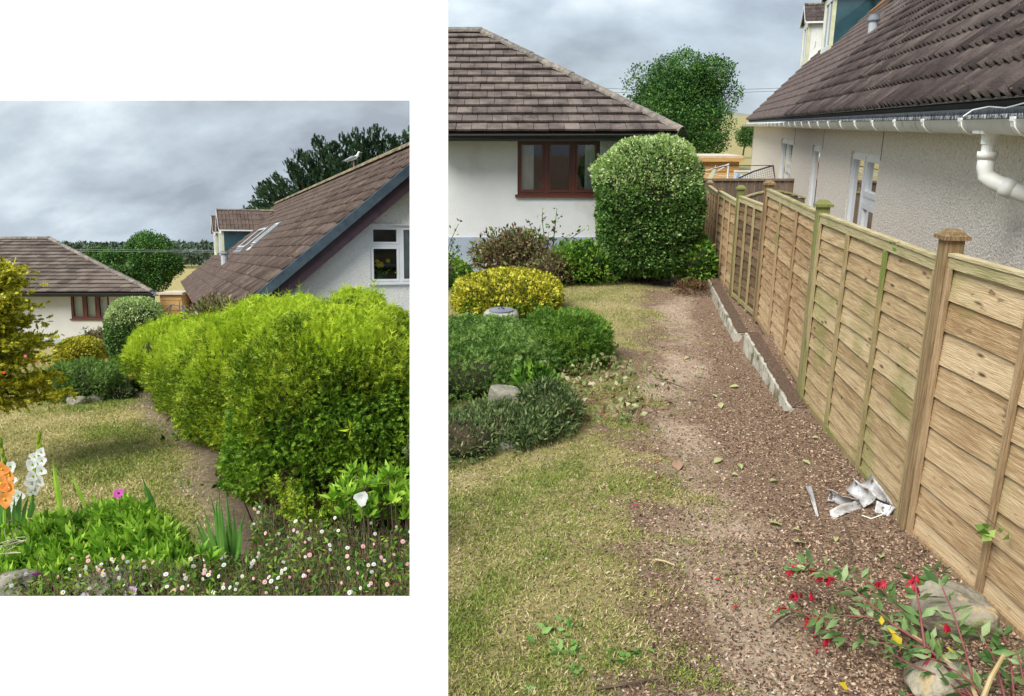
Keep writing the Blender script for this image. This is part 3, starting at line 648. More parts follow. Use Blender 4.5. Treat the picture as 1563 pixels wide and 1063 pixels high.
def gutter_profile(p, q, r, side, th=.006):
    p = Vector(p); q = Vector(q); d = (q - p).normalized(); sd = Vector(side).normalized(); b = MB(); K = 8; vs = []
    for P in (p, q):
        for rr in (r, r - th):
            for j in range(K):
                a = math.pi * j / (K - 1); vs.append(P + sd * math.cos(a) * rr - Vector((0, 0, math.sin(a) * rr * .95)))
    fs = [(j, j+1, 2*K+j+1, 2*K+j) for j in range(K-1)] + [(K+j, K+j+1, 3*K+j+1, 3*K+j) for j in range(K-1)] + [(j, j+1, K+j+1, K+j) for j in range(K-1)] + [(2*K+j, 2*K+j+1, 3*K+j+1, 3*K+j) for j in range(K-1)] + [(0, K, 3*K, 2*K), (K-1, 2*K-1, 4*K-1, 3*K-1)]
    return b.add(vs, fs)

def bungalow(label, YWALL, xl, eave_c, ridge_e, ridge_l, zbase, plinth_z, win, curtains, tw, rows, wmat, tmat, seed, xr_in=.4, skew=0.0):
    """eave_c = corner of the eaves (3D), ridge_e = ridge end (3D); front wall faces the camera"""
    ec = Vector(eave_c); re_ = Vector(ridge_e); xr = ec.x - xr_in; ze = ec.z - .07
    t = Thing('bungalow', label, 'bungalow', ((xl + xr) / 2, YWALL, zbase))
    b = MB(); wall_grid(b, (xl, YWALL, 0), (1, 0, 0), (0, 1, 0), [0, xr - xl], [plinth_z, ze], [(win[0] - xl, win[1] - xl, win[2], win[3])], .28)
    yb = 2 * re_.y - YWALL - .4
    b.obox((xr - .28, YWALL + .28, plinth_z), (.28, 0, 0), (skew * (yb - YWALL - .56), yb - YWALL - .56, 0), (0, 0, ze - plinth_z)); b.obox((xl, yb - .28, plinth_z), (xr - xl + skew * (yb - YWALL), 0, 0), (0, .28, 0), (0, 0, ze - plinth_z))
    t.part('wall', b, wmat)
    b = MB(); b.obox((xl, YWALL - .03, zbase), (xr - xl + .03, 0, 0), (0, .3, 0), (0, 0, plinth_z - zbase)); b.obox((xr - .27, YWALL + .27, zbase), (.3, 0, 0), (skew * (yb - YWALL - .3), yb - YWALL - .3, 0), (0, 0, plinth_z - zbase)); t.part('plinth', b, PLINTH)
    window(t, (win[0], YWALL, win[2]), (1, 0, 0), (0, 1, 0), win[1] - win[0], win[3] - win[2], [(0, .35, 0, 1), (.35, .68, 0, 1), (.68, 1, 0, 1)], MAHOG, fw=.07, sash=.03, depth=.07, curtain=curtains)
    # roof: solid deck, then tiles one by one on the front slope and the hip slope
    bc = Vector((ec.x + skew * 2 * (re_.y - ec.y), 2 * re_.y - ec.y, ec.z)); l0 = Vector((xl, ec.y, ec.z)); l1 = Vector((xl, re_.y, re_.z)); l2 = Vector((xl, bc.y, ec.z)); dn = Vector((0, 0, -.03))
    b = MB(); vs = [l0, ec, re_, l1, bc, l2]; b.add([v + dn for v in vs] + [v + dn * 3.5 for v in vs], [(0, 1, 2, 3), (1, 4, 2), (2, 4, 5, 3), (6, 9, 8, 7), (7, 8, 10), (8, 9, 11, 10), (0, 6, 7, 1), (1, 7, 10, 4), (4, 10, 11, 5)])
    roof = t.part('roof', b, M('roof_underlay', [(.05, .045, .04)], rough=1))
    S = Vector((0, re_.y - ec.y, re_.z - ec.z)); rf = Roof(l0, (1, 0, 0), S); sl = S.length; gauge = sl / rows
    du = ec.x - re_.x; ul = ec.x - xl
    flat_tiles(t, roof, rf, 0, ul, gauge, tw, rows, [(1 / du, 1 / sl, ul / du)], tmat, seed)
    b = MB(); nh = (bc - ec).cross(re_ - ec).normalized(); nh = nh if nh.z > 0 else -nh
    for r in range(rows):
        f0, f1 = r / rows, min(1, (r + 1.1) / rows)
        b.slab([ec.lerp(re_, f0) + nh * .02, bc.lerp(re_, f0) + nh * .02, bc.lerp(re_, f1), ec.lerp(re_, f1)], nh * .025)
    t.part('hip_slope_tiles', b, tmat, roof, kind='stuff')
    up = Vector((0, 0, .035)); cap = RIDGE_G
    ridge_caps(t, roof, ec + up, re_ + up, .085, .36, cap, seed); ridge_caps(t, roof, re_ + up, l1 + up, .10, .42, cap, seed + 1, 'ridge_tile')
    b = gutter_profile(l0 + Vector((0, -.07, -.05)), ec + Vector((.07, -.07, -.03)), .05, (0, -1, 0)); t.part('gutter', b, BLACKP, smooth=True)
    b = MB(); b.obox(l0 + Vector((0, -.005, -.13)), (ec.x - xl, 0, 0), (0, .025, 0), (0, 0, .09)); b.obox(l0 + Vector((0, .02, -.13)), (ec.x - xl, 0, 0), (0, YWALL - ec.y, 0), (0, 0, .02)); b.obox((ec.x - .02, ec.y + .02, ec.z - .13), (.025, 0, 0), (bc.x - ec.x, bc.y - ec.y, 0), (0, 0, .09)); b.obox((xr, YWALL, ec.z - .13), (ec.x - xr - .02, 0, 0), (skew * (yb - YWALL), yb - YWALL, 0), (0, 0, .02)); t.part('fascia', b, BLACKP)
    return t

frame('right')
w0 = at(790, 215, 13.6); w1 = at(914, 297, 13.6)
bungalow('white bungalow with plain brown tiled hip roof and mahogany window facing the fence path', 13.6, -1.42, at(1041, 203, 13.1), at(735, 51, 16.6), None, -.05, .58,
         (w0.x, w1.x, w1.z, w0.z), [(.03, .2), (.83, .98)], .25, 14, BUNG_WALL, TILE, 3)
# things seen in its room: none can be told apart beyond the curtains
frame('left')
ZB = -.85
w0 = at(107, 450, 26); w1 = at(168, 487, 26)
bungalow('white bungalow beyond the golden conifer with its hip roof ending left of the big tree', 26, -19.5, at(232, 447, 25.5), at(76, 366, 30), None, ZB, at(100, 518, 26).z,
         (w0.x, w1.x, w1.z, w0.z), [(.02, .3), (.36, .66), (.70, .98)], .34, 15, M('pale_render_warm', [(.47, .465, .44), (.55, .545, .52)], scale=1, rough=.95, bump=.4, bscale=40), TILE_L, 5, skew=-.52)

# ------------------------------------------------------------------ rendered house on the right with its roll-tiled roof
frame('right')
def roll_tile_mesh(name, w, L, rolls, mat, th=.022, hgt=.036, nseg=7):
    us = []; 
    for r in range(rolls):
        for j in range(nseg): us.append((r + j / nseg) / rolls)
    us.append(1.0); b = MB(); n = len(us)
    def z(u): f = (u * rolls) % 1; return hgt * max(0, math.sin(math.pi * min(1, f / .58))) ** .9 if f < .58 else 0
    for (y, zz_, ) in ((0, .04), (L, 0.0)):
        for dz in (0, -th):
            for u in us: b.v.append((u * w, y, z(u if u < 1 else 0) + zz_ + dz))
    for j in range(n - 1): b.f += [(j, j+1, 2*n+j+1, 2*n+j), (n+j, n+j+1, j+1, j)]
    b.f += [(n, 0, 2*n, 3*n), (n-1, 2*n-1, 4*n-1, 3*n-1)]
    me = bpy.data.meshes.new(name); me.from_pydata(b.v, [], b.f); me.update(); me.materials.append(mat); me.polygons.foreach_set('use_smooth', [len(f) == 4 and abs(b.v[f[0]][1] - b.v[f[2]][1]) > 1e-3 for f in b.f]); me.update()
    return me
def roll_roof(th, parent, rf, u0, u1, v1, gauge, tw, mat, seed, inside, limit=290, holes=(), keep=None, hgt=.05, rolls=2):
    """rf.U must run so that U x S = N"""
    me = roll_tile_mesh('roof_tile', tw * .985, gauge * 1.1, rolls, mat, hgt=hgt); g = random.Random(seed)
    q = Matrix((rf.U, rf.S, rf.N)).transposed().to_quaternion(); cells = []
    for r in range(int(round(v1 / gauge))):
        for i in range(int((u1 - u0) / tw)):
            u = u0 + i * tw; v = r * gauge
            if any(a < u + tw / 2 < c and e < v + gauge / 2 < f for a, c, e, f in holes): continue
            p = rf.pt(u + tw / 2, v)
            if keep and not keep(p): continue
            cells.append((0 if inside(p) else 1, (p - EYE).length, u, v))
    cells.sort(); mb = MB(); co = [Vector(v.co) for v in me.vertices]; fc = [tuple(p.vertices) for p in me.polygons]
    for k, (_, _, u, v) in enumerate(cells):
        n = g.uniform(0, .006)
        if k < limit: th.share('roof_tile', me, rf.pt(u, v, n), parent, q @ Matrix.Rotation(g.uniform(-.008, .008), 3, 'Z').to_quaternion())
        else:
            mb.add([rf.pt(u + c.x, v + c.y, n + c.z) for c in co], fc)
    if mb.v: th.part('far_tiles', mb, mat, parent, kind='stuff')
def inframe(x0, x1, y0, y1):
    p0 = PITCH
    def f(P):
        d = P - EYE; dep = d.y * math.cos(p0) - d.z * math.sin(p0); up = d.y * math.sin(p0) + d.z * math.cos(p0)
        if dep < .2: return False
        px = 781.5 + F * d.x / dep; py = 531.5 - F * up / dep
        return x0 < px < x1 and y0 < py < y1
    return f
def dormer(th, rf, u0, u1, v0, h, fmat, tmat, near_is_u1, cheek, seed):
    """gabled dormer standing on the roof: front face is vertical above v0, ridge runs level back into the roof"""
    up = Vector((0, 0, 1)); back = Vector((rf.S.x, rf.S.y, 0)).normalized(); k = rf.S.z / math.hypot(rf.S.x, rf.S.y)
    A = rf.pt(u0, v0, .03); B = rf.pt(u1, v0, .03); U = rf.U; w = u1 - u0; D = h / k
    m = MB(); wall_grid(m, A, U, back, [0, w], [0, h], [(.09, w - .09, .12, h - .08)], .08)
    gb = w * .42
    m.slab([A + up * h, B + up * h, A.lerp(B, .5) + up * (h + gb)], back * .07)
    root = th.part('dormer', m, fmat)
    g0 = A + up * .12 + U * .09; fw = w - .18; fh = h - .2
    f = MB(); rect_frame(f, g0, U, up, back, 0, fw, 0, fh, .06, .0, .06); f.obox(g0 + U * (fw / 2 - .03), U * .06, back * .055, up * fh); th.part('window_frame', f, UPVC, root)
    f = MB(); f.obox(g0 + back * .035 + U * .05 + up * .05, U * (fw - .1), back * .01, up * (fh - .1)); th.part('pane', f, TEALGL, root)
    for P, sg in ((A, 1), (B, -1)):
        off = U * sg * .05; c = MB(); c.slab([P, P + up * h, P + up * h + back * D], off); th.part('cheek', c, cheek, root)
        c = MB(); c.beam(P + up * .08 + back * .1 - off * .15, P + up * h + back * (D + .02) - off * .15 + up * .0 - up * .02, .05, .07); th.part('flashing_board', c, UPVC, root)
        c = MB(); c.obox(P - back * .02 - off * .3, off * 1.8, back * .10, up * h); th.part('corner_post', c, UPVC_YEL, root)
    top = h + gb; Dr = top / k; ov = .12; mid = A.lerp(B, .5) - A
    for P, s in ((A, -1), (B, 1)):
        r0 = A + mid + up * (top + .05) - back * ov; r1 = r0 + back * (Dr + ov); e0 = P + U * s * .08 + up * (h - .03) - back * ov; e1 = e0 + back * (h / k + ov + .05)
        c = MB(); n = 4
        for i in range(n):
            a, d = i / n, (i + 1.15) / n; d = min(d, 1.0)
            c.slab([e0.lerp(r0, a) + up * .025, e1.lerp(r1, a) + up * .025, e1.lerp(r1, d), e0.lerp(r0, d)], up * .03)
        for i in range(int((e1 - e0).length / .16) + 1):
            t_ = i * .16 / (e1 - e0).length
            if t_ < 1: c.tube([e0.lerp(e1, t_) + up * .055, r0.lerp(r0 + (e1 - e0), t_) + up * .05], .025, 5)
        th.part('dormer_tiles', c, tmat, root, kind='stuff')
        c = MB(); c.beam(e0 - back * .01, r0 - back * .01, .03, .1); th.part('barge_board', c, UPVC, root)
        c = MB(); c.beam(e0 + U * s * .03, e1 + U * s * .03, .07, .06); th.part('small_gutter', c, UPVC_OLD, root)
    ridge_caps(th, root, A + mid + up * (top + .07) - back * ov, A + mid + up * (top + .07) + back * Dr, .07, .3, RIDGE, seed)
    return root
def skylight(th, rf, u0, u1, v0, v1, open_=0, mat=LEAD):
    m = MB(); rect_frame(m, rf.pt(0, 0), rf.U, rf.S, rf.N, u0, u1, v0, v1, .08, .02, .10); root = th.part('roof_window', m, mat)
    m = MB(); m.obox(rf.pt(u0 + .06, v0 + .06, .0), rf.U * (u1 - u0 - .12), rf.S * (v1 - v0 - .12), rf.N * .05); th.part('pane', m, TEALGL, root)
    m = MB(); rect_frame(m, rf.pt(0, 0), rf.U, rf.S, rf.N, u0 + .1, u1 - .1, v0 + .1, v1 - .1, .05, .09, .12); th.part('sash', m, UPVC, root)
    m = MB(); m.obox(rf.pt(u0 - .1, v0 - .22, .05), rf.U * (u1 - u0 + .2), rf.S * .22, rf.N * .02); th.part('lead_apron', m, LEAD, root)
    return root
def vent_pipe(th, rf, u, v, r=.055, h=.26):
    p = rf.pt(u, v, 0); m = MB(); m.lathe(p - Vector((0, 0, .1)), [(r, 0), (r, h)], 12); root = th.part('vent_pipe', m, GREYPIPE, smooth=False)
    m = MB(); m.lathe(p + Vector((0, 0, h - .1)), [(r * 1.35, 0), (r * 1.4, .02), (r * 1.15, .09), (r * 1.1, .12), (.01, .122)], 12); th.part('cowl', m, LEAD, root)
    m = MB(); m.obox(rf.pt(u - .16, v - .2, .04), rf.U * .32, rf.S * .36, rf.N * .012); th.part('pipe_flashing', m, LEAD, root)

KU = .2236; HU = Vector((KU, 1, 0)).normalized(); HN = Vector((-HU.y, HU.x, 0)); X0 = 2.0
def HW(Y, off=0, z=0): return Vector((X0 + KU * Y, Y, z)) + HN * off
house = Thing('house', 'long pebble dashed house with white gutter and brown roll tiled roof behind the fence', 'house', HW(12, 0, 0))
P0 = HW(3.2); holes = []
wins = []
for (xa, ya, xb, yb_, z0, lights) in ((1193, 212, 1211, 214, .35, [(0, .5, 0, 1), (.5, 1, 0, .68), (.5, 1, .68, 1)]), (1241, 221, 1253, 223, .6, [(0, 1, 0, 1)]), (1300, 230, 1344, 237, .75, [(0, .52, 0, 1), (.52, 1, 0, .62), (.52, 1, .62, 1)])):
    a = hit(xa, ya, P0, HN); c = hit(xb, yb_, P0, HN); zt = (a.z + c.z) / 2; sa = (a - P0).dot(HU); sb = (c - P0).dot(HU); wins.append((sb, sa, z0, zt, lights))
b = MB(); wall_grid(b, P0, HU, -HN, [0, (HW(27.6) - P0).length], [-.1, 2.41], [w[:4] for w in wins], .3)
e0 = HW(27.6); b.obox(e0 + HN * 0 + Vector((0, 0, -.1)), -HN * 7, -HU * .3, (0, 0, 2.5)); b.obox(HW(3.2) + Vector((0, 0, -.1)), -HN * 7, HU * .3, (0, 0, 2.5))
house.part('wall', b, DASH)
for (s0, s1, z0, z1, lights) in wins:
    lights2 = [(1 - c, 1 - a, e, g) for a, c, e, g in lights]   # the wall is read from its near end
    window(house, P0 + HU * s0 + Vector((0, 0, z0)), HU, -HN, s1 - s0, z1 - z0, lights2, UPVC, fw=.07, sash=.06, depth=.075, room=.9, sillmat=UPVC_OLD)
m = MB()
for px_ in (1347, 1256, 1212):
    q_ = hit(px_, 225, P0, HN); m.obox((q_.x, q_.y, 2.08), HU * .014, HN * .004, (0, 0, .3))
house.part('render_crack', m, M('crack_shadow', [(.07, .06, .05)]))
# roof
tanp = 1.0; zt = 2.585
inn = -HN; S = Vector((inn.x, inn.y, tanp)).normalized(); rf = Roof(HW(28.1, .20, zt), -HU, S)
rl = (HW(28.1) - HW(3.0)).length; vis = inframe(1100, 1640, -60, 260)
m = MB(); th_ = rf.N * -.12; m.slab([rf.pt(0, .02, -.02), rf.pt(rl, .02, -.02), rf.pt(rl, 5.4, -.02), rf.pt(0, 5.4, -.02)], th_)
apex = rf.pt(0, 5.4, -.02); other = HN * -1; m.slab([rf.pt(0, 5.4, -.02), rf.pt(rl, 5.4, -.02), rf.pt(rl, 5.4, -.02) + (inn - Vector((0, 0, 1))) * 3.8, rf.pt(0, 5.4, -.02) + (inn - Vector((0, 0, 1))) * 3.8], th_)
roof = house.part('roof', m, M('dark_felt', [(.03, .03, .032)], rough=.9))
uA, vA = rf.uv(1256, 84); uB, vB = rf.uv(1289, 68); u1a, v1a = rf.uv(1226, 100)
print('dormer uv', uA, vA, uB, vB, u1a, v1a)
roll_roof(house, roof, rf, 0, rl, 5.4, .30, .33, PANT, 4, vis, limit=290)
b = MB()
ridge_caps(house, roof, rf.pt(0, 5.45, .03), rf.pt(rl, 5.45, .03), .12, .45, RIDGE, 4)
vd = (vA + vB) / 2
dormer(house, rf, uA, uA + 1.55, vd, 1.5, UPVC, PANT, True, TEALGL, 5)
dormer(house, rf, u1a - .15, u1a + 1.15, vd, 1.35, UPVC, PANT, True, UPVC_OLD, 6)
uv_, vv_ = rf.uv(1331, 54); vent_pipe(house, rf, uv_, vv_, .085, .36)
ua, va = rf.uv(1338, 24); ub, vb = rf.uv(1385, -22)
m = MB(); m.beam(rf.pt(*rf.uv(1336, 26), .16), rf.pt(*rf.uv(1392, -16), .16), .09, .06, rf.N); rw = house.part('roof_window_timber', m, WD_NEW)
m = MB(); m.beam(rf.pt(*rf.uv(1318, 20), .30), rf.pt(*rf.uv(1372, -4), .34), .09, .05, rf.N); house.part('open_sash_rail', m, WD_NEW, rw)
m = MB(); m.beam(rf.pt(*rf.uv(1345, 30), .05), rf.pt(*rf.uv(1400, -14), .05), .14, .05, rf.N); house.part('lead_flashing', m, LEAD, rw)
# eaves: lead tray, black bristle strip, white fascia and soffit, half-round gutter with brackets
m = MB(); m.slab([HW(3.0, .10, 2.46), HW(28.1, .10, 2.46), rf.pt(0, .05, -.01), rf.pt(rl, .05, -.01)], (0, 0, -.01)); house.part('eaves_tray', m, M('grey_membrane', [(.28, .30, .30), (.4, .42, .42)], scale=5))
m = MB(); g = random.Random(3); Yb = 3.1
while Yb < 16:
    for k_ in range(7):
        p = HW(Yb + g.uniform(-.03, .03), .235 + g.uniform(-.03, .02), 2.46); q = p + Vector((g.uniform(-.02, .02), g.uniform(-.03, .03), .058 + g.uniform(0, .022))); s_ = HU * .0035
        m.add([p - s_, p + s_, q + s_ * .5, q - s_ * .5], [(0, 1, 2, 3)])
    Yb += .03
m.obox(HW(3.1, .20, 2.44), HU * 14, HN * .05, (0, 0, .045))
house.part('gutter_bristles', m, M('black_bristle', [(.008, .012, .022), (.02, .03, .05)]), kind='stuff')
m = MB(); m.obox(HW(3.0, 0, 2.39), HU * (rl + .05), HN * .20, (0, 0, .015)); m.obox(HW(3.0, .20, 2.39), HU * (rl + .05), HN * .02, (0, 0, .12)); house.part('fascia', m, UPVC_OLD)
gp, gq = HW(3.0, .30, 2.478), HW(28.3, .30, 2.478); gut = house.part('gutter', gutter_profile(gp, gq, .085, HN), UPVC_OLD, smooth=True)
Yg = 3.2
brk = None
while Yg < 28:
    p = HW(Yg, .30, 2.478)
    if brk is None:
        b_ = gutter_profile(Vector((0, 0, 0)), HU * .05, .094, HN, .008); b_.obox(HN * .082 + Vector((0, 0, -.01)), HU * .05, HN * .013, (0, 0, .022)); brk = bpy.data.meshes.new('bracket'); brk.from_pydata(b_.v, [], b_.f); brk.update(); brk.materials.append(UPVC_OLD)
    house.share('bracket', brk, p, gut); Yg += .82
# outlet, bend and downpipe at the near end
pt_ = hit(1518, 205, HW(0, .285), HN); Yp = pt_.y; c = HW(Yp, .285, 2.41)
m = MB(); m.lathe(c - Vector((0, 0, .13)), [(.036, 0), (.036, .06), (.044, .062), (.044, .10), (.05, .12), (.068, .15)], 14); house.part('gutter_outlet', m, UPVC_OLD, gut, smooth=False)
m = MB(); m.obox(HW(Yp - .09, .355, 2.40), HU * .18, -HN * .14, (0, 0, .06)); house.part('outlet_box', m, UPVC_OLD, gut)
inw = (-HN * .8 - HU * .55)
bend = [c - Vector((0, 0, .12)), c - Vector((0, 0, .2)), c - Vector((0, 0, .245)) + inw * .012, c - Vector((0, 0, .275)) + inw * .05, c - Vector((0, 0, .31)) + inw * .14, c - Vector((0, 0, .42)) + inw * .46]
m = MB(); m.tube(bend, .047, 14); m.tube([bend[0] - Vector((0, 0, -.01)), bend[0] - Vector((0, 0, .03))], .054, 14); m.tube([bend[4] - (bend[5] - bend[4]) * .1, bend[4] + (bend[5] - bend[4]) * .1], .054, 14)
wl = HW(Yp - .3, .05, 1.95); m.tube([bend[5], wl + Vector((0, 0, .03)), wl - Vector((0, 0, .1)), Vector((wl.x, wl.y, .05))], .036, 14)
house.part('downpipe', m, UPVC_OLD, smooth=True)
m = MB(); pts = [hit(1470, 178, HW(0, .30), HN), hit(1485, 168, HW(0, .25), HN), hit(1510, 163, HW(0, .2), HN), hit(1535, 165, HW(0, .2), HN), hit(1562, 158, HW(0, .2), HN), hit(1590, 150, HW(0, .2), HN)]
m.tube(pts, .004, 5); house.part('loose_wire', m, UPVC_OLD)

# ------------------------------------------------------------------ fence, kerb, shed, yard things of the right-hand garden
frame('right')
fence = Thing('fence', 'timber fence of waney lap panels between capped posts beside the bare soil', 'fence', (2.69, 6.87, 0))
def fence_panel(A, B, z0, z1, nsl, smat, bmat, tmat, battens, seed, topsag=0.0, label=None):
    A = Vector((*A, 0)); B = Vector((*B, 0)); U = (B - A).normalized(); Wd = (B - A).length; n = Vector((-U.y, U.x, 0)); g = random.Random(seed); Z = Vector((0, 0, 1))
    A = A + U * .05; Wd -= .10
    m = MB(); m.obox(A + Z * (z1 - .065) + n * .012, U * Wd, n * .02, Z * .065)
    pan = fence.part('panel', m, tmat, label=label)
    m = MB(); m.obox(A + Z * (z1) - n * .015, U * Wd, n * .055, Z * .018); fence.part('top_capping', m, tmat, pan); m = MB(); m.obox(A + Z * z0 + n * .014, U * Wd, n * .018, Z * .05); fence.part('bottom_rail', m, bmat, pan)
    gp = (z1 - .03 - z0) / nsl
    for i in range(nsl):
        zb = z0 + i * gp - .015; zt_ = zb + gp * 1.22; K = 14; vs = []; ph = g.uniform(0, 6.28); a1 = g.uniform(.003, .010); f1 = g.uniform(1.5, 3.2)
        for j in range(K + 1):
            u = Wd * j / K; wv = a1 * math.sin(f1 * u + ph) + .004 * math.sin(f1 * 3.1 * u + ph * 2); lo = zb + wv - .008; wob = .002 * math.sin(u * 5 + ph)
            for (zq, d) in ((lo, .024 + wob), (lo, .012 + wob), (zt_, -.006), (zt_, .002)): vs.append(A + U * u + Z * zq + n * (d - .004))
        fs = []
        for j in range(K):
            for q in range(4): fs.append((j*4+q, j*4+(q+1) % 4, j*4+4+(q+1) % 4, j*4+4+q))
        fs += [(3, 2, 1, 0), (K*4, K*4+1, K*4+2, K*4+3)]
        m = MB(); m.add(vs, fs); fence.part('slat', m, smat, pan)
    for f in [0.0] + battens + [1.0]:
        u = .02 + (Wd - .04) * f; m = MB(); t1 = z1 - .066
        if f in (0, 1): t1 = z1 - .066
        w_ = .036; m.obox(A + U * (u - w_ / 2) + n * .021 + Z * (z0 - .02), U * w_, n * .022, Z * (t1 - z0 + .02)); fence.part('batten', m, bmat, pan)
    return pan
def post(x, y, zt_, mat, w=.09, cap=True, z0=-.1, top=None):
    ang = math.atan2(.1, 1); U = Vector((.08, 1, 0)).normalized(); n = Vector((-U.y, U.x, 0)); t = Vector(top) if top else Vector((x, y, zt_)); t = Vector((t.x, t.y, zt_))
    m = MB(); o = Vector((x, y, z0)); c0 = o - U * w / 2 - n * w / 2; d = t - o
    bb = .006
    m.obox(c0, U * w, n * w, d); p = fence.part('post', m, mat)
    if cap:
        m = MB(); tc_ = t; a = w * .72
        for (zz0, aa, zz1, ab) in ((0, a, .022, a), (.022, a * .88, .055, a * .42)):
            lo = [tc_ + U * (sx * aa) + n * (sy * aa) + Vector((0, 0, zz0)) for sx, sy in ((-1, -1), (1, -1), (1, 1), (-1, 1))]; hi = [tc_ + U * (sx * ab) + n * (sy * ab) + Vector((0, 0, zz1)) for sx, sy in ((-1, -1), (1, -1), (1, 1), (-1, 1))]
            m.add(lo + hi, [(0, 1, 2, 3), (4, 5, 6, 7), (0, 1, 5, 4), (1, 2, 6, 5), (2, 3, 7, 6), (3, 0, 4, 7)])
        fence.part('post_cap', m, mat, p)
FP = [(2.60, 2.02), (2.48, 4.43), (2.69, 6.87), (3.07, 9.55), (3.13, 10.93), (3.34, 12.8), (3.58, 14.5)]
post(2.60, 2.02, 1.85, WD_POST); post(2.48, 4.43, 1.83, WD_POST, .10); post(2.69, 6.87, 1.77, WD_POSTG, .095); post(3.07, 9.55, 1.76, WD_POST, .09); post(3.13, 10.93, 1.60, WD_POSTG, .085); post(3.34, 12.8, 1.47, WD_POST, .08, False); post(3.58, 14.5, 1.43, WD_POST, .08)
fence_panel(FP[0], FP[1], .0, 1.74, 9, WD_A, WD_BAT, WD_TOP, [.36, .70], 1)
fence_panel(FP[1], FP[2], .01, 1.70, 12, WD_B, WD_BATG, WD_TOP, [.34, .68], 2, label='greenish panel tinted with algae along its upper slats')
fence_panel(FP[2], FP[3], .12, 1.70, 13, WD_C, WD_BAT, WD_TOP, [.32, .66], 3)
fence_panel(FP[3], FP[4], .13, 1.50, 11, WD_D, WD_BATG, WD_TOP, [.33, .66], 4, label='darker brown panel, lower than its neighbour')
fence_panel(FP[4], FP[5], .13, 1.42, 9, WD_E, WD_BAT, WD_TOP, [.33, .66], 5)
fence_panel(FP[5], FP[6], .13, 1.38, 9, WD_C, WD_BAT, WD_TOP, [.25, .5, .75], 6)
FP2 = [(3.58, 14.5), (3.72, 15.7)]
of = Thing('old_fence_panel', 'old dark green fence panel in the corner between topiary and new fence', 'fence panel', (3.62, 15.1, 0))
m = MB(); m.obox((3.50, 14.55, .0), (.10, 1.1, 0), (-.02, 0, 0), (0, 0, .05)); m.obox((3.50, 14.55, 1.25), (.10, 1.1, 0), (-.02, 0, 0), (0, 0, .05)); of.part('rail', m, WD_DK)
for i in range(9):
    m = MB(); m.obox((3.50 + .1 * i / 9, 14.55 + 1.1 * i / 9, .05), (.01, .11, 0), (-.015, 0, 0), (0, 0, 1.2)); of.part('slat', m, WD_DK)
p = gd(1054, 383); m = MB(); m.obox((p.x - .12, p.y - .05, -.05), (.09, 0, 0), (0, .09, 0), (0, 0, 1.15)); m.obox((p.x - .125, p.y - .055, 1.1), (.1, 0, 0), (0, .1, 0), (0, 0, .03))
tag(link('stub_post', m, M('red_brown_post', [(.10, .04, .025), (.17, .075, .045)], stretch=(8, 8, 1)), base=(p.x - .08, p.y, 0)), 'short red brown post half hidden behind the topiary bush', 'post')
# closing boards with an arched gate between the fence end and the house
gt = Thing('garden_gate', 'dark boarded gate with arched pale top rail closing the side passage', 'gate', (4.3, 14.3, 0))
x0g, x1g, yg = 3.80, 4.86, 13.2
n = 9
for i in range(n):
    f0, f1 = i / n, (i + .94) / n; xx0 = x0g + (x1g - x0g) * f0; xx1 = x0g + (x1g - x0g) * f1; hz = 1.26 + .12 * math.sin(math.pi * (f0 + f1) / 2)
    m = MB(); m.box((xx0, yg, .08), (xx1, yg + .02, hz)); gt.part('board', m, WD_GREY)
m = MB(); top = [(x0g + (x1g - x0g) * i / 12, 1.265 + .12 * math.sin(math.pi * i / 12)) for i in range(13)]
for (a, za), (c, zc_) in zip(top, top[1:]): m.add([(a, yg - .02, za), (c, yg - .02, zc_), (c, yg - .02, zc_ + .025), (a, yg - .02, za + .025), (a, yg + .04, za), (c, yg + .04, zc_), (c, yg + .04, zc_ + .025), (a, yg + .04, za + .025)], [(0, 1, 2, 3), (3, 2, 6, 7), (4, 5, 6, 7), (0, 1, 5, 4)])
gt.part('arched_rail', m, WD_TOP)
fb = Thing('yard_fence', 'low dark grey board fence running behind the arched gate', 'fence', (4.2, 15.6, 0))
for i in range(14):
    m = MB(); m.box((3.62 + i * .16, 15.6, .05), (3.62 + i * .16 + .152, 15.62, 1.40)); fb.part('board', m, WD_GREY)
m = MB(); m.box((3.6, 15.57, 1.40), (5.9, 15.65, 1.44)); fb.part('rail', m, WD_GREY)
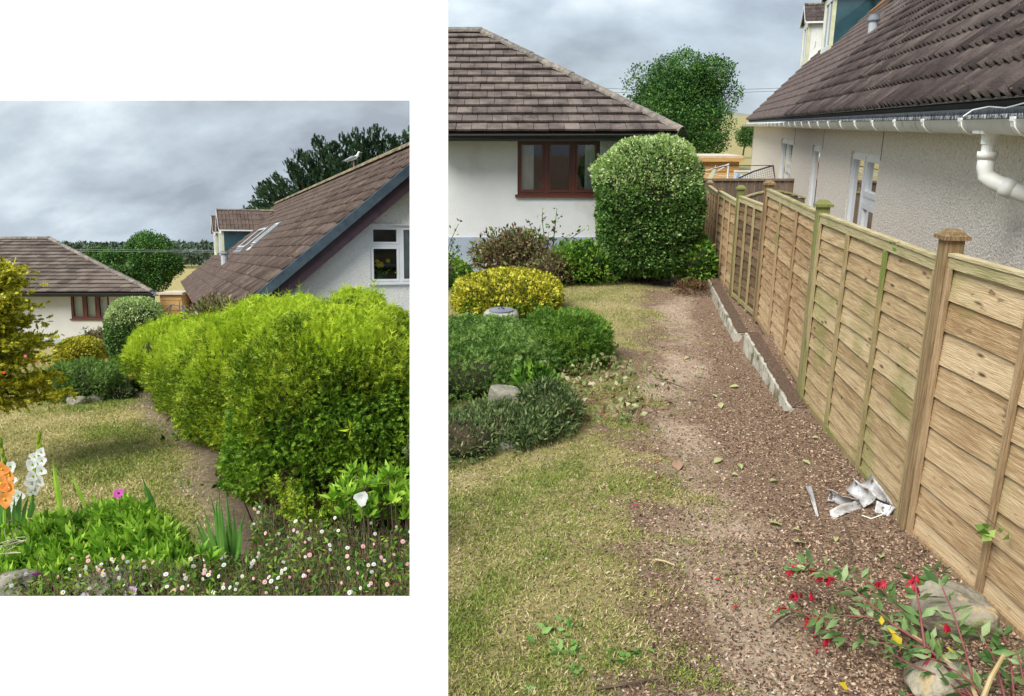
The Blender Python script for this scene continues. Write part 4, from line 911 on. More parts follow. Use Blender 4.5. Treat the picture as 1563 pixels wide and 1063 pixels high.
# concrete kerb steps holding up the strip under the fence
SOILTOP = M('soil_crumbs', [(.07, .042, .028), (.16, .105, .072), (.29, .195, .135)], scale=55, rough=1, bump=1, detail=8)
def kerb(a, c, z0k, z1k, label, w=.11):
    A = Vector((*a, -.08)); B = Vector((*c, -.08)); U = (B - A).normalized(); n_ = Vector((U.y, -U.x, 0)); L_ = (B - A).length; K = 10; m = MB(); g = random.Random(int(z1k * 900) + 3); vs = []
    for i in range(K + 1):
        z1 = z0k + (z1k - z0k) * i / K; p = A + U * L_ * i / K; j = lambda s=.004: g.uniform(-s, s)
        for q in (p + n_ * j(), p + n_ * w, p + n_ * (w + j()) + Vector((0, 0, z1 + .08 + j())), p + n_ * (.008 + j()) + Vector((0, 0, z1 + .078 + j()))): vs.append(q)
    fs = [(4*i+q, 4*i+(q+1) % 4, 4*i+4+(q+1) % 4, 4*i+4+q) for i in range(K) for q in range(4)] + [(0, 1, 2, 3), (4*K, 4*K+1, 4*K+2, 4*K+3)]
    m.add(vs, fs); tag(link('concrete_kerb', m, CONC, base=(*a, 0)), label, 'kerb', 'concrete kerbs under the fence')
    m = MB(); n = 40; vs = []
    for i in range(n + 1):
        f = i / n; p = Vector((a[0], a[1], 0)) + U * L_ * f + Vector((0, 0, z0k + (z1k - z0k) * f + .007)); e0 = .032 + g.uniform(-.010, .012); vs += [p + n_ * e0, p + n_ * (w + .05)]
    m.add(vs, [(2*i, 2*i+2, 2*i+3, 2*i+1) for i in range(n)]); tag(link('soil_on_kerb', m, SOILTOP), 'brown soil and litter lying along the top of the kerb', 'soil', kind='stuff')
kerb((2.44, 6.54), (2.61, 8.55), .04, .20, 'nearer length of pale concrete kerb below the fence, stepping back at its far end')
kerb((2.63, 9.0), (3.33, 14.3), .08, .20, 'farther pale concrete kerb leading to the dark corner beside the topiary bush')
# shed
sx0 = at(1066, 250, 20).x; sx1 = at(1128, 250, 20).x; zs1 = at(1100, 241, 20).z
sh = Thing('timber_shed', 'new orange timber shed with pale flat roof behind the fence and tall tree', 'shed', ((sx0 + sx1) / 2, 20.6, 0))
nb = 10
for i in range(nb):
    z0_ = zs1 * i / nb; m = MB(); m.add([(sx0, 20 - .02, z0_), (sx1, 20 - .02, z0_), (sx1, 20, z0_ + zs1 / nb + .005), (sx0, 20, z0_ + zs1 / nb + .005), (sx0, 20.02, z0_), (sx1, 20.02, z0_), (sx1, 20.02, z0_ + zs1 / nb), (sx0, 20.02, z0_ + zs1 / nb)], [(0, 1, 2, 3), (0, 1, 5, 4), (1, 2, 6, 5), (0, 3, 7, 4), (4, 5, 6, 7)]); sh.part('board', m, WD_SHED)
m = MB(); m.box((sx0, 20.03, 0), (sx0 + .03, 21.3, zs1)); m.box((sx1 - .03, 20.03, 0), (sx1, 21.3, zs1)); m.box((sx0, 21.3, 0), (sx1, 21.33, zs1)); sh.part('side_wall', m, WD_SHED)
m = MB(); m.box((sx0 - .05, 19.9, zs1), (sx1 + .07, 21.4, zs1 + .05)); sh.part('roof', m, M('pale_felt', [(.5, .42, .32), (.6, .52, .42)]))
m = MB(); m.box((sx0 - .05, 19.88, zs1 - .09), (sx1 + .07, 19.898, zs1 - .003)); sh.part('fascia_board', m, WD_SHED)
# goal net and washing behind the fence
nt_ = Thing('garden_net', 'slack dark netting on a leaning black frame beside the pebble dashed house', 'net', at(1180, 290, 16))
P = [at(1088, 258, 16.2), at(1115, 252, 16.4), at(1147, 253, 16.6), at(1180, 253, 16.8)]; Q = [at(1100, 282, 16.0), at(1120, 284, 16.1), at(1150, 276, 16.4), at(1184, 284, 16.6)]
m = MB(); m.tube([P[3], Q[3], Q[3] - Vector((0, 0, 1.2))], .018, 6); m.tube([P[3], at(1150, 262, 16.4), at(1128, 272, 16.3), at(1112, 284, 16.2)], .015, 6); m.tube([P[0], at(1102, 255, 16.3), P[1], at(1125, 253, 16.5), P[2], P[3]], .008, 5); nt_.part('frame', m, BLACKP)
m = MB()
for i in range(17):
    f = i / 16; a_ = at(1128, 272, 16.35).lerp(P[3], f); c_ = at(1128, 283, 16.35).lerp(Q[3], f); m.tube([a_, c_], .004, 3)
for i in range(9):
    f = i / 8; m.tube([at(1128, 272, 16.35).lerp(at(1128, 283, 16.35), f), P[3].lerp(Q[3], f)], .004, 3)
nt_.part('mesh', m, LEAD, kind='stuff')
ar = Thing('clothes_airer', 'white rotary clothes pole with green cover and pale laundry before the shed', 'clothes airer', at(1112, 290, 17.5) * Vector((1, 1, 0)))
pb = at(1111, 282, 17.5); m = MB(); m.tube([(pb.x, pb.y, 0), at(1112, 250, 17.5)], .022, 6); m.tube([at(1112, 251, 17.5), at(1088, 266, 17.4)], .01, 5); m.tube([at(1112, 251, 17.5), at(1072, 262, 17.8)], .008, 5); ar.part('pole', m, UPVC)
m = MB(); m.slab([at(1076, 278, 17.3), at(1093, 252, 17.4), at(1092, 262, 17.3), at(1084, 280, 17.2)], (0, .02, 0)); ar.part('folded_cover', m, M('sage_cloth', [(.25, .27, .17), (.33, .35, .24)], scale=8))
for k_, (a_, c_, d_, colr, lb) in enumerate((((1122, 263), (1133, 267), 20, (.42, .53, .66), 'pale blue towel hanging beyond the fence next to the shed'), ((1135, 268), (1140, 270), 12, (.7, .68, .7), 'small whitish cloth pegged right of the pale blue towel'))):
    o_ = at(*a_, 17.2); e_ = at(*c_, 17.2); dz = Vector((0, 0, -d_ / 1200 * 17.2)); m = MB(); vs = []
    for i in range(6):
        for j in range(4): vs.append(o_.lerp(e_, i / 5) + dz * j / 3 + Vector((-.05 * (j / 3) * (1 if k_ == 0 else 0), .02 * math.sin(i * 2.1 + j), 0)))
    m.add(vs, [(i*4+j, i*4+j+1, i*4+5+j, i*4+4+j) for i in range(5) for j in range(3)]); tag(link('laundry', m, M('laundry_cloth_%d' % k_, [colr]), base=o_, smooth=True), lb, 'laundry')
m = MB(); a_ = at(1060, 262, 17.6); e_ = at(1150, 268, 17.6); m.tube([a_, a_.lerp(e_, .5) - Vector((0, 0, .06)), e_], .006, 4); tag(link('washing_line', m, UPVC, base=a_), 'thin washing line strung in front of the timber shed', 'washing line')
m = MB(); m.tube([at(1120, 262, 17.6), at(1145, 262, 17.6)], .02, 5); m.tube([at(1122, 262, 17.6), (at(1122, 262, 17.6).x, 17.6, 0)], .02, 5); m.tube([at(1144, 262, 17.6), (at(1144, 262, 17.6).x, 17.6, 0)], .02, 5); tag(link('white_rail', m, UPVC, base=at(1132, 262, 17.6)), 'white metal rail standing behind the laundry and netting', 'rail')

# ------------------------------------------------------------------ trees, hills and wires
def tree(name, label, c, r, n, L, mat, seed, group=None, lobes=14, trunk_z=0, density=1.0, p=2.0, twigs=True, cat='tree'):
    c = Vector(c); g = random.Random(seed); t = Thing(name, label, cat, (c.x, c.y, trunk_z), group)
    m = MB(); tp = Vector((c.x, c.y, c.z + r[2] * .35)); m.tube([(c.x, c.y, trunk_z - .1), (c.x + .1, c.y, c.z - r[2] * .6), (c.x - .05, c.y, c.z - r[2] * .1), tp], [r[0] * .075, r[0] * .06, r[0] * .045, r[0] * .015], 8); t.part('trunk', m, BARK, smooth=True)
    parts = []; limbs = MB()
    for i in range(lobes):
        d = Vector((g.gauss(0, 1), g.gauss(0, 1), g.gauss(.1, 1))).normalized(); f = g.uniform(.42, .82); lc = Vector((c.x + d.x * r[0] * f, c.y + d.y * r[1] * f, c.z + d.z * r[2] * f)); lr = g.uniform(.20, .42)
        P, N = blob_pts(int(n / lobes), lc, (r[0] * lr, r[1] * lr, r[2] * lr * .85), .22, 1.6 / r[0] * 1.5, p, .55, seed * 31 + i, -1)
        P = P + np.random.default_rng(i).normal(size=P.shape) * L * .7
        parts.append(leaves(P, N + np.array([0, 0, .2]), L, L * .62, seed + i, spread=1.0))
        limbs.tube(branch((c.x, c.y, c.z - r[2] * g.uniform(.1, .6)), lc, .08, 4, i), [r[0] * .035, r[0] * .025, r[0] * .016, r[0] * .008], 5)
    P, N = blob_pts(int(n * .35), c, (r[0] * .66, r[1] * .66, r[2] * .7), .25, 1.2 / r[0], p, .7, seed + 99, -1); parts.append(leaves(P, N, L, L * .6, seed + 50, spread=1.1))
    t.part('limbs', limbs, BARK); t.part('crown', lm(merge(*parts)), mat, kind='stuff'); return t
frame('right')
c = at(1044, 168, 45); tree('broadleaf_tree', 'big round dark green tree rising behind the bungalow roof corner and shed', c - Vector((0, 0, .1)), (3.25, 2.9, 3.15), 62000, .12, LF_TREE, 3, lobes=44)
c = at(966, 158, 47); tree('broadleaf_tree', 'small loose pale green tree at the left foot of the big round tree', (c.x, c.y, 2.5), (1.0, 1.0, 1.35), 3500, .16, LF_TREE2, 5, lobes=8)
c = at(1136, 205, 62); tree('broadleaf_tree', 'small green tree glimpsed between the shed and the pebble dashed house', (c.x, c.y, 1.6), (.9, .9, .95), 2500, .15, LF_TREE2, 8, lobes=7)
m = MB(); g = random.Random(4)
hp = []
for i in range(60):
    x = -10 + i * 18; hp.append((x, 15 + 6 * math.sin(i * .23 + 1) + 2.5 * math.sin(i * .9)))
vs = []
for k_, (yy, fz) in enumerate(((560, 0), (640, .35), (760, .8), (900, 1), (1050, .9))):
    for x, h_ in hp: vs.append((x * yy / 700, yy, max(-.5, h_ * fz * yy / 700 - (.5 if fz == 0 else 0) + 1)))
nn = len(hp); m.add(vs, [(a*nn+i, a*nn+i+1, (a+1)*nn+i+1, (a+1)*nn+i) for a in range(4) for i in range(nn-1)])
HILL = M('far_hill_fields', [(.11, .13, .10), (.19, .20, .14), (.27, .25, .18), (.16, .17, .15)], scale=.012, rough=1, detail=6)
tag(link('hill', m, HILL, smooth=True), kind='structure')
for k_, (ya, yb2, lb) in enumerate(((132, 133, 'upper of two overhead wires crossing the sky behind the big round tree'), (138, 137, 'lower of two overhead wires crossing the sky behind the big round tree'))):
    a_ = at(860, ya, 60); e_ = at(1230, yb2, 60); m = MB(); m.tube([a_.lerp(e_, i / 8) - Vector((0, 0, .25 * math.sin(math.pi * i / 8))) for i in range(9)], .018, 4); tag(link('overhead_wire', m, LEAD, base=a_), lb, 'wire')

# ------------------------------------------------------------------ planting of the right-hand garden
frame('right')
c = gd(991, 436); zt = at(990, 220, c.y).z; hw = 80 / 1200 * c.y
t = Thing('topiary_bush', 'tall clipped rounded bush with pale new growth on top, by the bungalow corner', 'topiary', (c.x, c.y + .3, 0))
cc = (c.x, c.y + .45, zt * .53); rr = (hw, .75, zt * .50)
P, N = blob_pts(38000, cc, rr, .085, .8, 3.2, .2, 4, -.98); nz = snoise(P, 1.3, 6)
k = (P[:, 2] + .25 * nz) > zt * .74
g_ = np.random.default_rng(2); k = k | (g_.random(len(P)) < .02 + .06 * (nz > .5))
hol = (snoise(P, 1.0, 66) < -.75) & (g_.random(len(P)) < .8) & (P[:, 2] < zt * .72); P, N, k = P[~hol], N[~hol], k[~hol]
P[:, 0] = cc[0] + (P[:, 0] - cc[0]) * (1 - .22 * np.clip(1 - P[:, 2] / 1.0, 0, 1) + .04 * np.clip(P[:, 2] - 1, 0, 1))
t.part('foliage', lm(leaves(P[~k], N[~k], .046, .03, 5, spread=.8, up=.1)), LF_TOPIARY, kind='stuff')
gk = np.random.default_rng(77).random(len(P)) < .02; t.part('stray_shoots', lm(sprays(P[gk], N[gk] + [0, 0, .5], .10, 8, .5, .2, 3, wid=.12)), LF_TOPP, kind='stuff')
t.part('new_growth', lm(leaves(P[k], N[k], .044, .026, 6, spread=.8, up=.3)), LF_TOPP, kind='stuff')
P2, N2 = blob_pts(9000, cc, (rr[0] * .93, rr[1] * .93, rr[2] * .96), .035, .9, 3.2, .2, 41, -.98); t.part('inner_foliage', lm(leaves(P2, N2, .05, .035, 15, spread=1.0)), LF_TOPIARY, kind='stuff')
m = MB(); m.blob(cc, (rr[0] * .80, rr[1] * .8, rr[2] * .86), 3, .02, 16, 12, p=3.2); t.part('inner_core', m, INNER, smooth=True)
m = MB()
for i in range(5): m.tube([(c.x + .1 * i - .2, c.y + .4, 0), (c.x + .2 * i - .4, c.y + .4 + .05 * i, .7)], [.035, .02], 6)
t.part('stems', m, BARK)
def rb(px, py_base, px0, px1, py_top, depth=.7):      # centre and radii of a bush from its outline in the view
    g = gd(px, py_base); zt = at(px, py_top, g.y + depth * .35).z; w_ = (px1 - px0) / 2 / F * g.y * 1.0
    return Vector((gd((px0 + px1) / 2, py_base).x, g.y + depth * .5, zt / 2)), (w_, depth * .75, zt / 2)
c, r = rb(772, 492, 686, 864, 418, 1.1); c.z = r[2] * .85
bush('golden_dome_shrub', 'clipped golden dome shrub behind the round white stone', 'shrub', (c.x, c.y, c.z), (r[0], r[1], r[2] * 1.1), 16000, .042, .030, LF_GOLD, 11, .05, 1.2, 2.3, .22, core=INNER_B, up=.2)
Pq, Nq = blob_pts(9000, (c[0], c[1], c[2]), (r[0] * 1.0, r[1] * 1.0, r[2] * 1.1), .05, 1.2, 2.3, .3, 111, -.9); kq = (Pq[:, 2] + .10 * snoise(Pq, 2, 5) < c[2] + r[2] * .25); SC_D = [o for o in bpy.data.objects if o.name == 'golden_dome_shrub' or o.name.startswith('golden_dome_shrub.')][-1]
o_ = link('green_foliage', lm(leaves(Pq[kq], Nq[kq], .042, .028, 12, spread=.8)), LF_GREEN, SC_D, SC_D.location); o_['kind'] = 'stuff'
# round stone with a flat cap
o = at(765, 480, 9.3); o.z = 0; zt = .23
st = Thing('stone_drum', 'round pale stone with a flat circular cap among the shrubs', 'garden stone', (o.x, o.y, 0))
m = MB(); m.lathe((o.x, o.y, 0), [(.17, 0), (.18, zt - .08), (.21, zt - .05), (.22, zt), (.19, zt + .045), (.01, zt + .05)], 18); st.part('drum', m, M('white_stone', [(.26, .25, .22), (.42, .41, .37)], scale=9, rough=.9, bump=.4), smooth=True)
m = MB(); m.lathe((o.x, o.y, zt + .052), [(.15, 0), (.15, .012), (.01, .014)], 18); st.part('cap', m, LEAD)
m = MB(); m.tube([(o.x - .03, o.y, zt + .06), (o.x - .02, o.y, zt + .11), (o.x + .04, o.y, zt + .07)], .008, 5); st.part('pointer', m, BLACKP)
def conmat_bush(name, label, c, r, n, L, mat, seed, **k): return bush(name, label, 'shrub', c, r, n, L, L * .45, mat, seed, **k)
g0 = gd(740, 640)
conmat_bush('dark_conifer_shrub', 'broad low dark green conifer at the left edge before the golden dome', (-.36, 7.9, .14), (.88, .95, .25), 24000, .085, LF_DKCON, 12, amp=.13, freq=1.1, p=2.2, depth=.3, kind='spray', up=.25, spread=.6, core=INNER, lobes=22)
conmat_bush('low_spreading_conifer', 'lower apron of dark conifer shoots above the grey rock', (-.45, 7.15, .12), (.66, .5, .28), 5000, .075, LF_DKCON, 13, amp=.14, freq=1.4, p=2.1, depth=.4, kind='spray', up=.2, spread=.7, core=INNER, lobes=12)
bush('green_conifer_shrub', 'fresh green layered conifer bush right of the round white stone', 'shrub', (.60, 8.1, .20), (.42, .55, .32), 13000, .065, .03, LF_GREEN, 14, .12, 1.8, 2.2, .35, kind='spray', up=.15, spread=.7, core=INNER, lobes=14)
bush('heather', 'low grey green heathery cushion around the grey rock', 'shrub', (-.08, 6.0, .06), (.50, .34, .13), 10000, .045, .014, LF_GREY, 15, .35, 1.6, 2.2, .6, up=.2, spread=.9, core=INNER_B, lobes=12)
bush('heather', 'dark grey green tuft of fine shoots beside the variegated creeper', 'shrub', (.32, 6.3, .13), (.26, .28, .2), 3800, .045, .013, LF_GREY, 16, .16, 2.8, 2.2, .4, up=.4, spread=.8, core=INNER, lobes=8)
bush('heather', 'brownish grey mat of shoots spilling over the edging rocks', 'shrub', (-.42, 5.75, .08), (.35, .35, .14), 3500, .04, .012, LF_GREY, 17, .2, 2.6, 2.2, .5, up=.1, spread=.9, core=INNER_B)
bush('small_green_clump', 'small bright green clump tucked in front of the green conifer bush', 'plant', (.22, 6.85, .12), (.22, .22, .18), 1100, .075, .04, LF_GREEN, 18, .2, 2.5, 2, .5, up=.3, core=False)
def rock(name, label, c, r, seed, cat='rock', n=14, amp=.30, mat=None):
    m = MB(); m.blob((0, 0, 0), (1, 1, 1), seed, .10, 40, 28, p=3.0); V = np.array(m.v); d = nrm(V); g = np.random.default_rng(seed)
    w = 1 + .10 * snoise(d, .45, seed, 2) - .09 * np.abs(snoise(d, .8, seed + 3, 2)) + .022 * snoise(d, 2.6, seed + 5, 2)
    V = V * w[:, None]
    for _ in range(9):        # broken faces
        k = nrm(g.normal(size=3) * [1, 1, .8]); lim = g.uniform(.70, .92); over = np.maximum(V @ k - lim, 0); V = V - np.outer(over, k) * .9
    V = V * np.array(r) + np.array(c); m.v = [tuple(x) for x in V]
    return tag(link(name, m, mat or ROCK, base=c, smooth=True), label, cat)
rock('rock', 'grey weathered rock sitting in the shrub bed under the dark conifer', gd(770, 618, .1) + Vector((0, .1, .0)), (.15, .12, .16), 1)
rock('rock', 'buried brown edging stone at the far left corner of the shrub bed', gd(708, 700) + Vector((-.05, .12, .0)), (.24, .14, .12), 2)
rock('rock', 'flat edging stone right of the left corner stone, half under foliage', gd(765, 690) + Vector((0, .12, 0)), (.17, .12, .08), 3)
rock('rock', 'small edging stone at the tip of the heathery cushion', gd(830, 655) + Vector((0, .08, 0)), (.14, .09, .08), 4)
# variegated creeper with red stems
cr_ = Thing('variegated_creeper', 'sprawling creeper with cream edged leaves and bare red stems', 'creeper', (.85, 6.7, 0))
g = np.random.default_rng(44); n = 900; pts = []
for i in range(60):
    a = g.uniform(0, 1); base = np.array([.35 + .7 * a + .1 * g.normal(), 6.1 + 1.7 * g.random(), .05]); d = nrm(np.array([g.normal(), g.normal() * .6, .1])); 
    for j in range(10): pts.append(base + d * .04 * j + g.normal(size=3) * .03 + np.array([0, 0, .05 + .05 * g.random()]))
pts = np.array(pts); pts[:, 2] = np.maximum(pts[:, 2], .015); k = g.random(len(pts)) < .5
pts[:, 0] += .12 * np.clip(pts[:, 1] - 6.1, 0, 1.7)
up_ = np.tile([0, 0, 1.0], (len(pts), 1)) + g.normal(size=(len(pts), 3)) * .8
cr_.part('leaves', lm(leaves(pts[k], up_[k], .055, .036, 3, spread=.7)), LF_VAR, kind='stuff'); cr_.part('rusty_leaves', lm(leaves(pts[~k], up_[~k], .05, .028, 4, spread=.7)), LF_RUST, kind='stuff')
m = MB(); g = random.Random(9)
for i in range(34):
    a = (g.uniform(.35, 1.1), g.uniform(6.2, 7.7), .03); e_ = (a[0] + g.uniform(-.3, .3), a[1] + g.uniform(-.2, .2), .05 + g.uniform(0, .06)); m.tube(branch(a, e_, .12, 5, i), .0045, 4)
cr_.part('stems', m, REDSTEM, kind='stuff')
# border beneath the bungalow wall
bush('rusty_border_shrub', 'loose rusty leaved shrub below the bungalow wall behind the golden dome', 'shrub', (.02, 12.8, .30), (.62, .45, .50), 3600, .075, .035, LF_RUST, 21, .22, 1.6, 2, .5, up=.3, core=INNER_B, lobes=14)
bush('border_shrub', 'mixed green and tan shrub left of the clipped topiary bush', 'shrub', (1.15, 12.6, .24), (.62, .45, .40), 4200, .065, .034, LF_GREEN, 22, .2, 1.6, 2, .5, up=.3, core=INNER, lobes=12)
bush('border_shrub', 'tan and rose tinted foliage at the middle of the bungalow border', 'shrub', (.62, 12.4, .2), (.34, .35, .32), 2000, .065, .034, LF_RUST, 23, .2, 1.6, 2, .5, up=.3, core=INNER_B)
bush('border_shrub', 'low bright green clump at the left end of the bungalow border', 'shrub', (-.95, 12.2, .14), (.38, .35, .26), 2200, .06, .03, LF_GREEN, 24, .15, 1.6, 2, .4, up=.3, core=INNER)
bush('corner_shrub', 'loose green shrub between the topiary bush and the dark fence corner', 'shrub', (2.92, 12.3, .30), (.30, .35, .42), 2200, .075, .038, LF_GREEN, 25, .25, 1.8, 2, .6, up=.3, core=INNER)
bush('corner_shrub', 'tangled dry twiggy growth at the foot of the topiary bush', 'shrub', (2.75, 11.7, .05), (.35, .3, .12), 1200, .05, .012, LF_BROWN, 26, .25, 2.2, 2, .6, up=.3, core=False)
def rose(name, label, base, tips, mat, seed, lsz=.07, per=26, stem=TWIG):
    t = Thing(name, label, 'plant', base); m = MB(); P = []; g = random.Random(seed)
    for i, tp in enumerate(tips):
        br = branch(base, tp, .08, 7, seed + i); m.tube(br, [.010 - .001 * j for j in range(7)], 5)
        for j in range(per):
            f = g.uniform(.35, 1.05); q = Vector(base).lerp(Vector(tp), f) + Vector((g.gauss(0, .05), g.gauss(0, .05), g.gauss(0, .045))); P.append(q)
    P = np.array([tuple(p) for p in P]); gg = np.random.default_rng(seed); t.part('stems', m, stem)
    t.part('leaves', lm(leaves(P, gg.normal(size=P.shape) + [0, -.5, .3], lsz, lsz * .6, seed, spread=.5)), mat, kind='stuff'); return t
rose('rose_bush', 'spindly green rose rising before the white wall under the window', at(842, 392, 13.0), [at(806, 335, 13), at(828, 322, 12.9), at(850, 318, 13), at(868, 358, 12.9), at(893, 350, 13), at(820, 356, 12.8), at(878, 372, 13), at(846, 345, 12.8)], LF_GREEN, 31, .07, 15)
rose('rose_bush', 'leafy rose shoots entering at the left edge against the bungalow wall', at(680, 415, 11.6), [at(700, 342, 11.6), at(690, 372, 11.6), at(704, 375, 11.5), at(697, 400, 11.5), at(703, 392, 11.5)], LF_GREEN, 32, .065, 14)
rose('rusty_shoots', 'upright reddish shoots left of the rusty border shrub', at(745, 405, 12.6), [at(738, 382, 12.6), at(748, 372, 12.6), at(762, 366, 12.6), at(790, 365, 12.6), at(808, 362, 12.6)], LF_RUST, 33, .06, 30, REDSTEM)

# ------------------------------------------------------------------ debris, rocks and the flowering plant at the lower right
pd = gd(1310, 775); FILM = M('weathered_plastic', [(.26, .24, .22), (.42, .41, .40), (.58, .60, .64)], scale=9, rough=.4, contrast=(.35, .65), spec=.5, extra=spots(16, (.10, .065, .045), .42))
pile = Thing('plastic_scraps', 'crumpled heap of muddy white plastic scraps lying against the fence', 'rubbish', (pd.x, pd.y, 0))
def sheet(corners, curl, seed, nu=8, nv=5, nm='plastic_sheet'):
    a, b_, c_, d_ = [Vector(x) for x in corners]; m = MB(); g = random.Random(seed); vs = []; nrm_ = (b_ - a).cross(d_ - a).normalized()
    for i in range(nu + 1):
        for j in range(nv + 1):
            u, v = i / nu, j / nv; p = a.lerp(b_, u).lerp(d_.lerp(c_, u), v); vs.append(p + nrm_ * (curl * math.sin(math.pi * v) + .008 * math.sin(7 * u + seed) + g.uniform(-.004, .004)))
    n = nv + 1; m.add(vs, [(i*n+j, i*n+j+1, (i+1)*n+j+1, (i+1)*n+j) for i in range(nu) for j in range(nv)]); ob = pile.part(nm, m, FILM, smooth=True); md = ob.modifiers.new('s', 'SOLIDIFY'); md.thickness = .004
def G(px, py, z): return gd(px, py, z)
zc = -.02
sheet([G(1264, 748, .12), G(1305, 764, .10), G(1308, 776, .02), G(1262, 765, .03)], .03, 1)
sheet([G(1266, 778, .04), G(1312, 762, .10), G(1318, 776, .03), G(1270, 792, .01)], .02, 2)
sheet([G(1302, 730, .16), G(1337, 757, .14), G(1318, 775, .04), G(1290, 745, .06)], .03, 3)
sheet([G(1330, 724, .14), G(1364, 772, .12), G(1340, 762, .05), G(1313, 740, .06)], .02, 4)
sheet([G(1338, 765, .10), G(1368, 775, .08), G(1350, 796, .0), G(1334, 790, .01)], .015, 5)
sheet([G(1231, 742, .05), G(1240, 742, .02), G(1249, 790, .0), G(1247, 785, .02)], .0, 6, 6, 2, 'plastic_strip')
m = MB(); m.tube([G(1316, 787, .03), G(1330, 792, .03), G(1346, 786, .05), G(1360, 772, .09)], .004, 5); pile.part('cable', m, UPVC_OLD)
m = MB(); m.slab([G(1309, 784, .0), G(1314, 778, .05), G(1314, 786, .02)], (0, .004, 0)); pile.part('dead_leaf', m, TWIG)
PALEROCK = M('pale_rock', [(.15, .13, .10), (.28, .25, .19), (.40, .36, .27)], scale=6, rough=.95, bump=1, bscale=26, extra=chain(spots(4, (.18, .21, .08), .40), spots(9, (.42, .33, .19), .42, seed=5)))
rock('rock', 'large tan topped rock wedged against the fence behind the flowering stems', gd(1462, 968) + Vector((.0, .10, .05)), (.21, .20, .15), 5, mat=PALEROCK)
rock('rock', 'pale rock at the bottom edge in front of the large rock', gd(1440, 1063) + Vector((0, .03, .06)), (.14, .13, .11), 6, mat=PALEROCK)
def arching(name, label, base, stems, seed, spacing=.027, L=.085):
    t = Thing(name, label, 'flowering plant', base); g = random.Random(seed); gg = np.random.default_rng(seed); P = []; D = []
    for i, path in enumerate(stems):
        pts = [Vector(p) for p in path]; sm = []
        for k in range(len(pts) - 1):
            for q in range(6): sm.append(pts[k].lerp(pts[k+1], q / 6))
        sm.append(pts[-1])
        for _ in range(3): sm = [sm[0]] + [(sm[k-1] + sm[k] * 2 + sm[k+1]) / 4 for k in range(1, len(sm) - 1)] + [sm[-1]]
        m = MB(); n = len(sm); m.tube(sm, [.0065 * (1 - .7 * k / n) for k in range(n)], 6); t.part('stem', m, REDSTEM, smooth=True)
        acc = 0; side = 1
        for k in range(max(1, n // 6), n):
            acc += (sm[k] - sm[k-1]).length
            while acc > spacing:
                acc -= spacing; d = (sm[k] - sm[k-1]).normalized(); s_ = d.cross(Vector((0, 0, 1))).normalized()
                for sg in (1, -1):
                    if g.random() < .85: P.append(sm[k] + Vector((g.uniform(-.004, .004),) * 3)); D.append(d * .45 + s_ * sg * g.uniform(.5, 1) + Vector((0, 0, g.uniform(-.5, .5))))
    P = np.array([tuple(p) for p in P]); D = np.array([tuple(p) for p in D]); t.part('leaves', lm(leaves(P, D, L, L * .34, seed, spread=.22, fold=.12)), LF_FUCH, kind='stuff'); return t
S_ = lambda *a: [at(x, y, Y) for x, y, Y in a]
fu = arching('fuchsia', 'arching leafy stems with drooping red tubular flowers over the soil and rocks', gd(1500, 1095), [
    S_((1500, 1100, 2.75), (1480, 1040, 2.92), (1440, 1002, 3.05), (1385, 935, 3.2), (1330, 890, 3.35), (1285, 868, 3.5), (1245, 860, 3.58), (1202, 862, 3.62)),
    S_((1500, 1095, 2.75), (1410, 985, 3.1), (1380, 968, 3.12), (1310, 905, 3.32), (1265, 876, 3.45), (1222, 866, 3.6)),
    S_((1510, 1095, 2.75), (1420, 988, 3.0), (1375, 985, 3.1), (1310, 978, 3.2), (1260, 962, 3.35), (1225, 935, 3.45), (1190, 925, 3.5)),
    S_((1420, 990, 3.0), (1350, 945, 3.2), (1300, 940, 3.25), (1250, 940, 3.35)),
    S_((1500, 1090, 2.8), (1478, 1010, 2.95), (1455, 935, 3.1), (1435, 890, 3.2), (1425, 872, 3.3)),
    S_((1412, 990, 3.0), (1402, 920, 3.2), (1395, 885, 3.3), (1388, 868, 3.35)),
    S_((1510, 1090, 2.75), (1475, 1056, 2.85), (1430, 1052, 2.9), (1390, 1060, 2.95), (1370, 1068, 2.95)),
    S_((1540, 1090, 2.8), (1520, 1010, 2.95), (1500, 975, 3.0), (1490, 960, 3.1)),
    S_((1550, 1090, 2.75), (1545, 1030, 2.85), (1540, 990, 2.95), (1530, 965, 3.0)),
    S_((1560, 1100, 2.75), (1500, 1060, 2.8), (1470, 1030, 2.85), (1410, 1000, 2.98)),
    S_((1580, 1090, 2.7), (1562, 1040, 2.8), (1556, 1005, 2.85), (1545, 985, 2.9)),
    S_((1500, 1090, 2.8), (1440, 1035, 2.9), (1390, 1015, 3.0), (1365, 1000, 3.05)),
], 3)
m = MB(); m.tube(S_((1495, 1075, 2.75), (1480, 1040, 2.9), (1420, 985, 3.05), (1392, 970, 3.1)), [.011, .009, .007, .005], 6); m.tube(S_((1497, 1075, 2.72), (1512, 1035, 2.8), (1532, 1000, 2.85)), [.011, .01, .008], 6); fu.part('cane', m, M('straw_cane', [(.35, .26, .12), (.5, .4, .22)]))
REDF = M('red_petal', [(.26, .006, .02), (.46, .012, .04)], scale=30, rough=.5)
fl = MB()
for i in range(6):
    a = i * 1.05; fl.tube([(0, 0, 0), (.008 * math.cos(a), .008 * math.sin(a), -.03), (.016 * math.cos(a), .016 * math.sin(a), -.055)], [.003, .0055, .001], 4)
fm = bpy.data.meshes.new('flower'); fm.from_pydata(fl.v, [], fl.f); fm.update(); fm.materials.append(REDF)
g = random.Random(5)
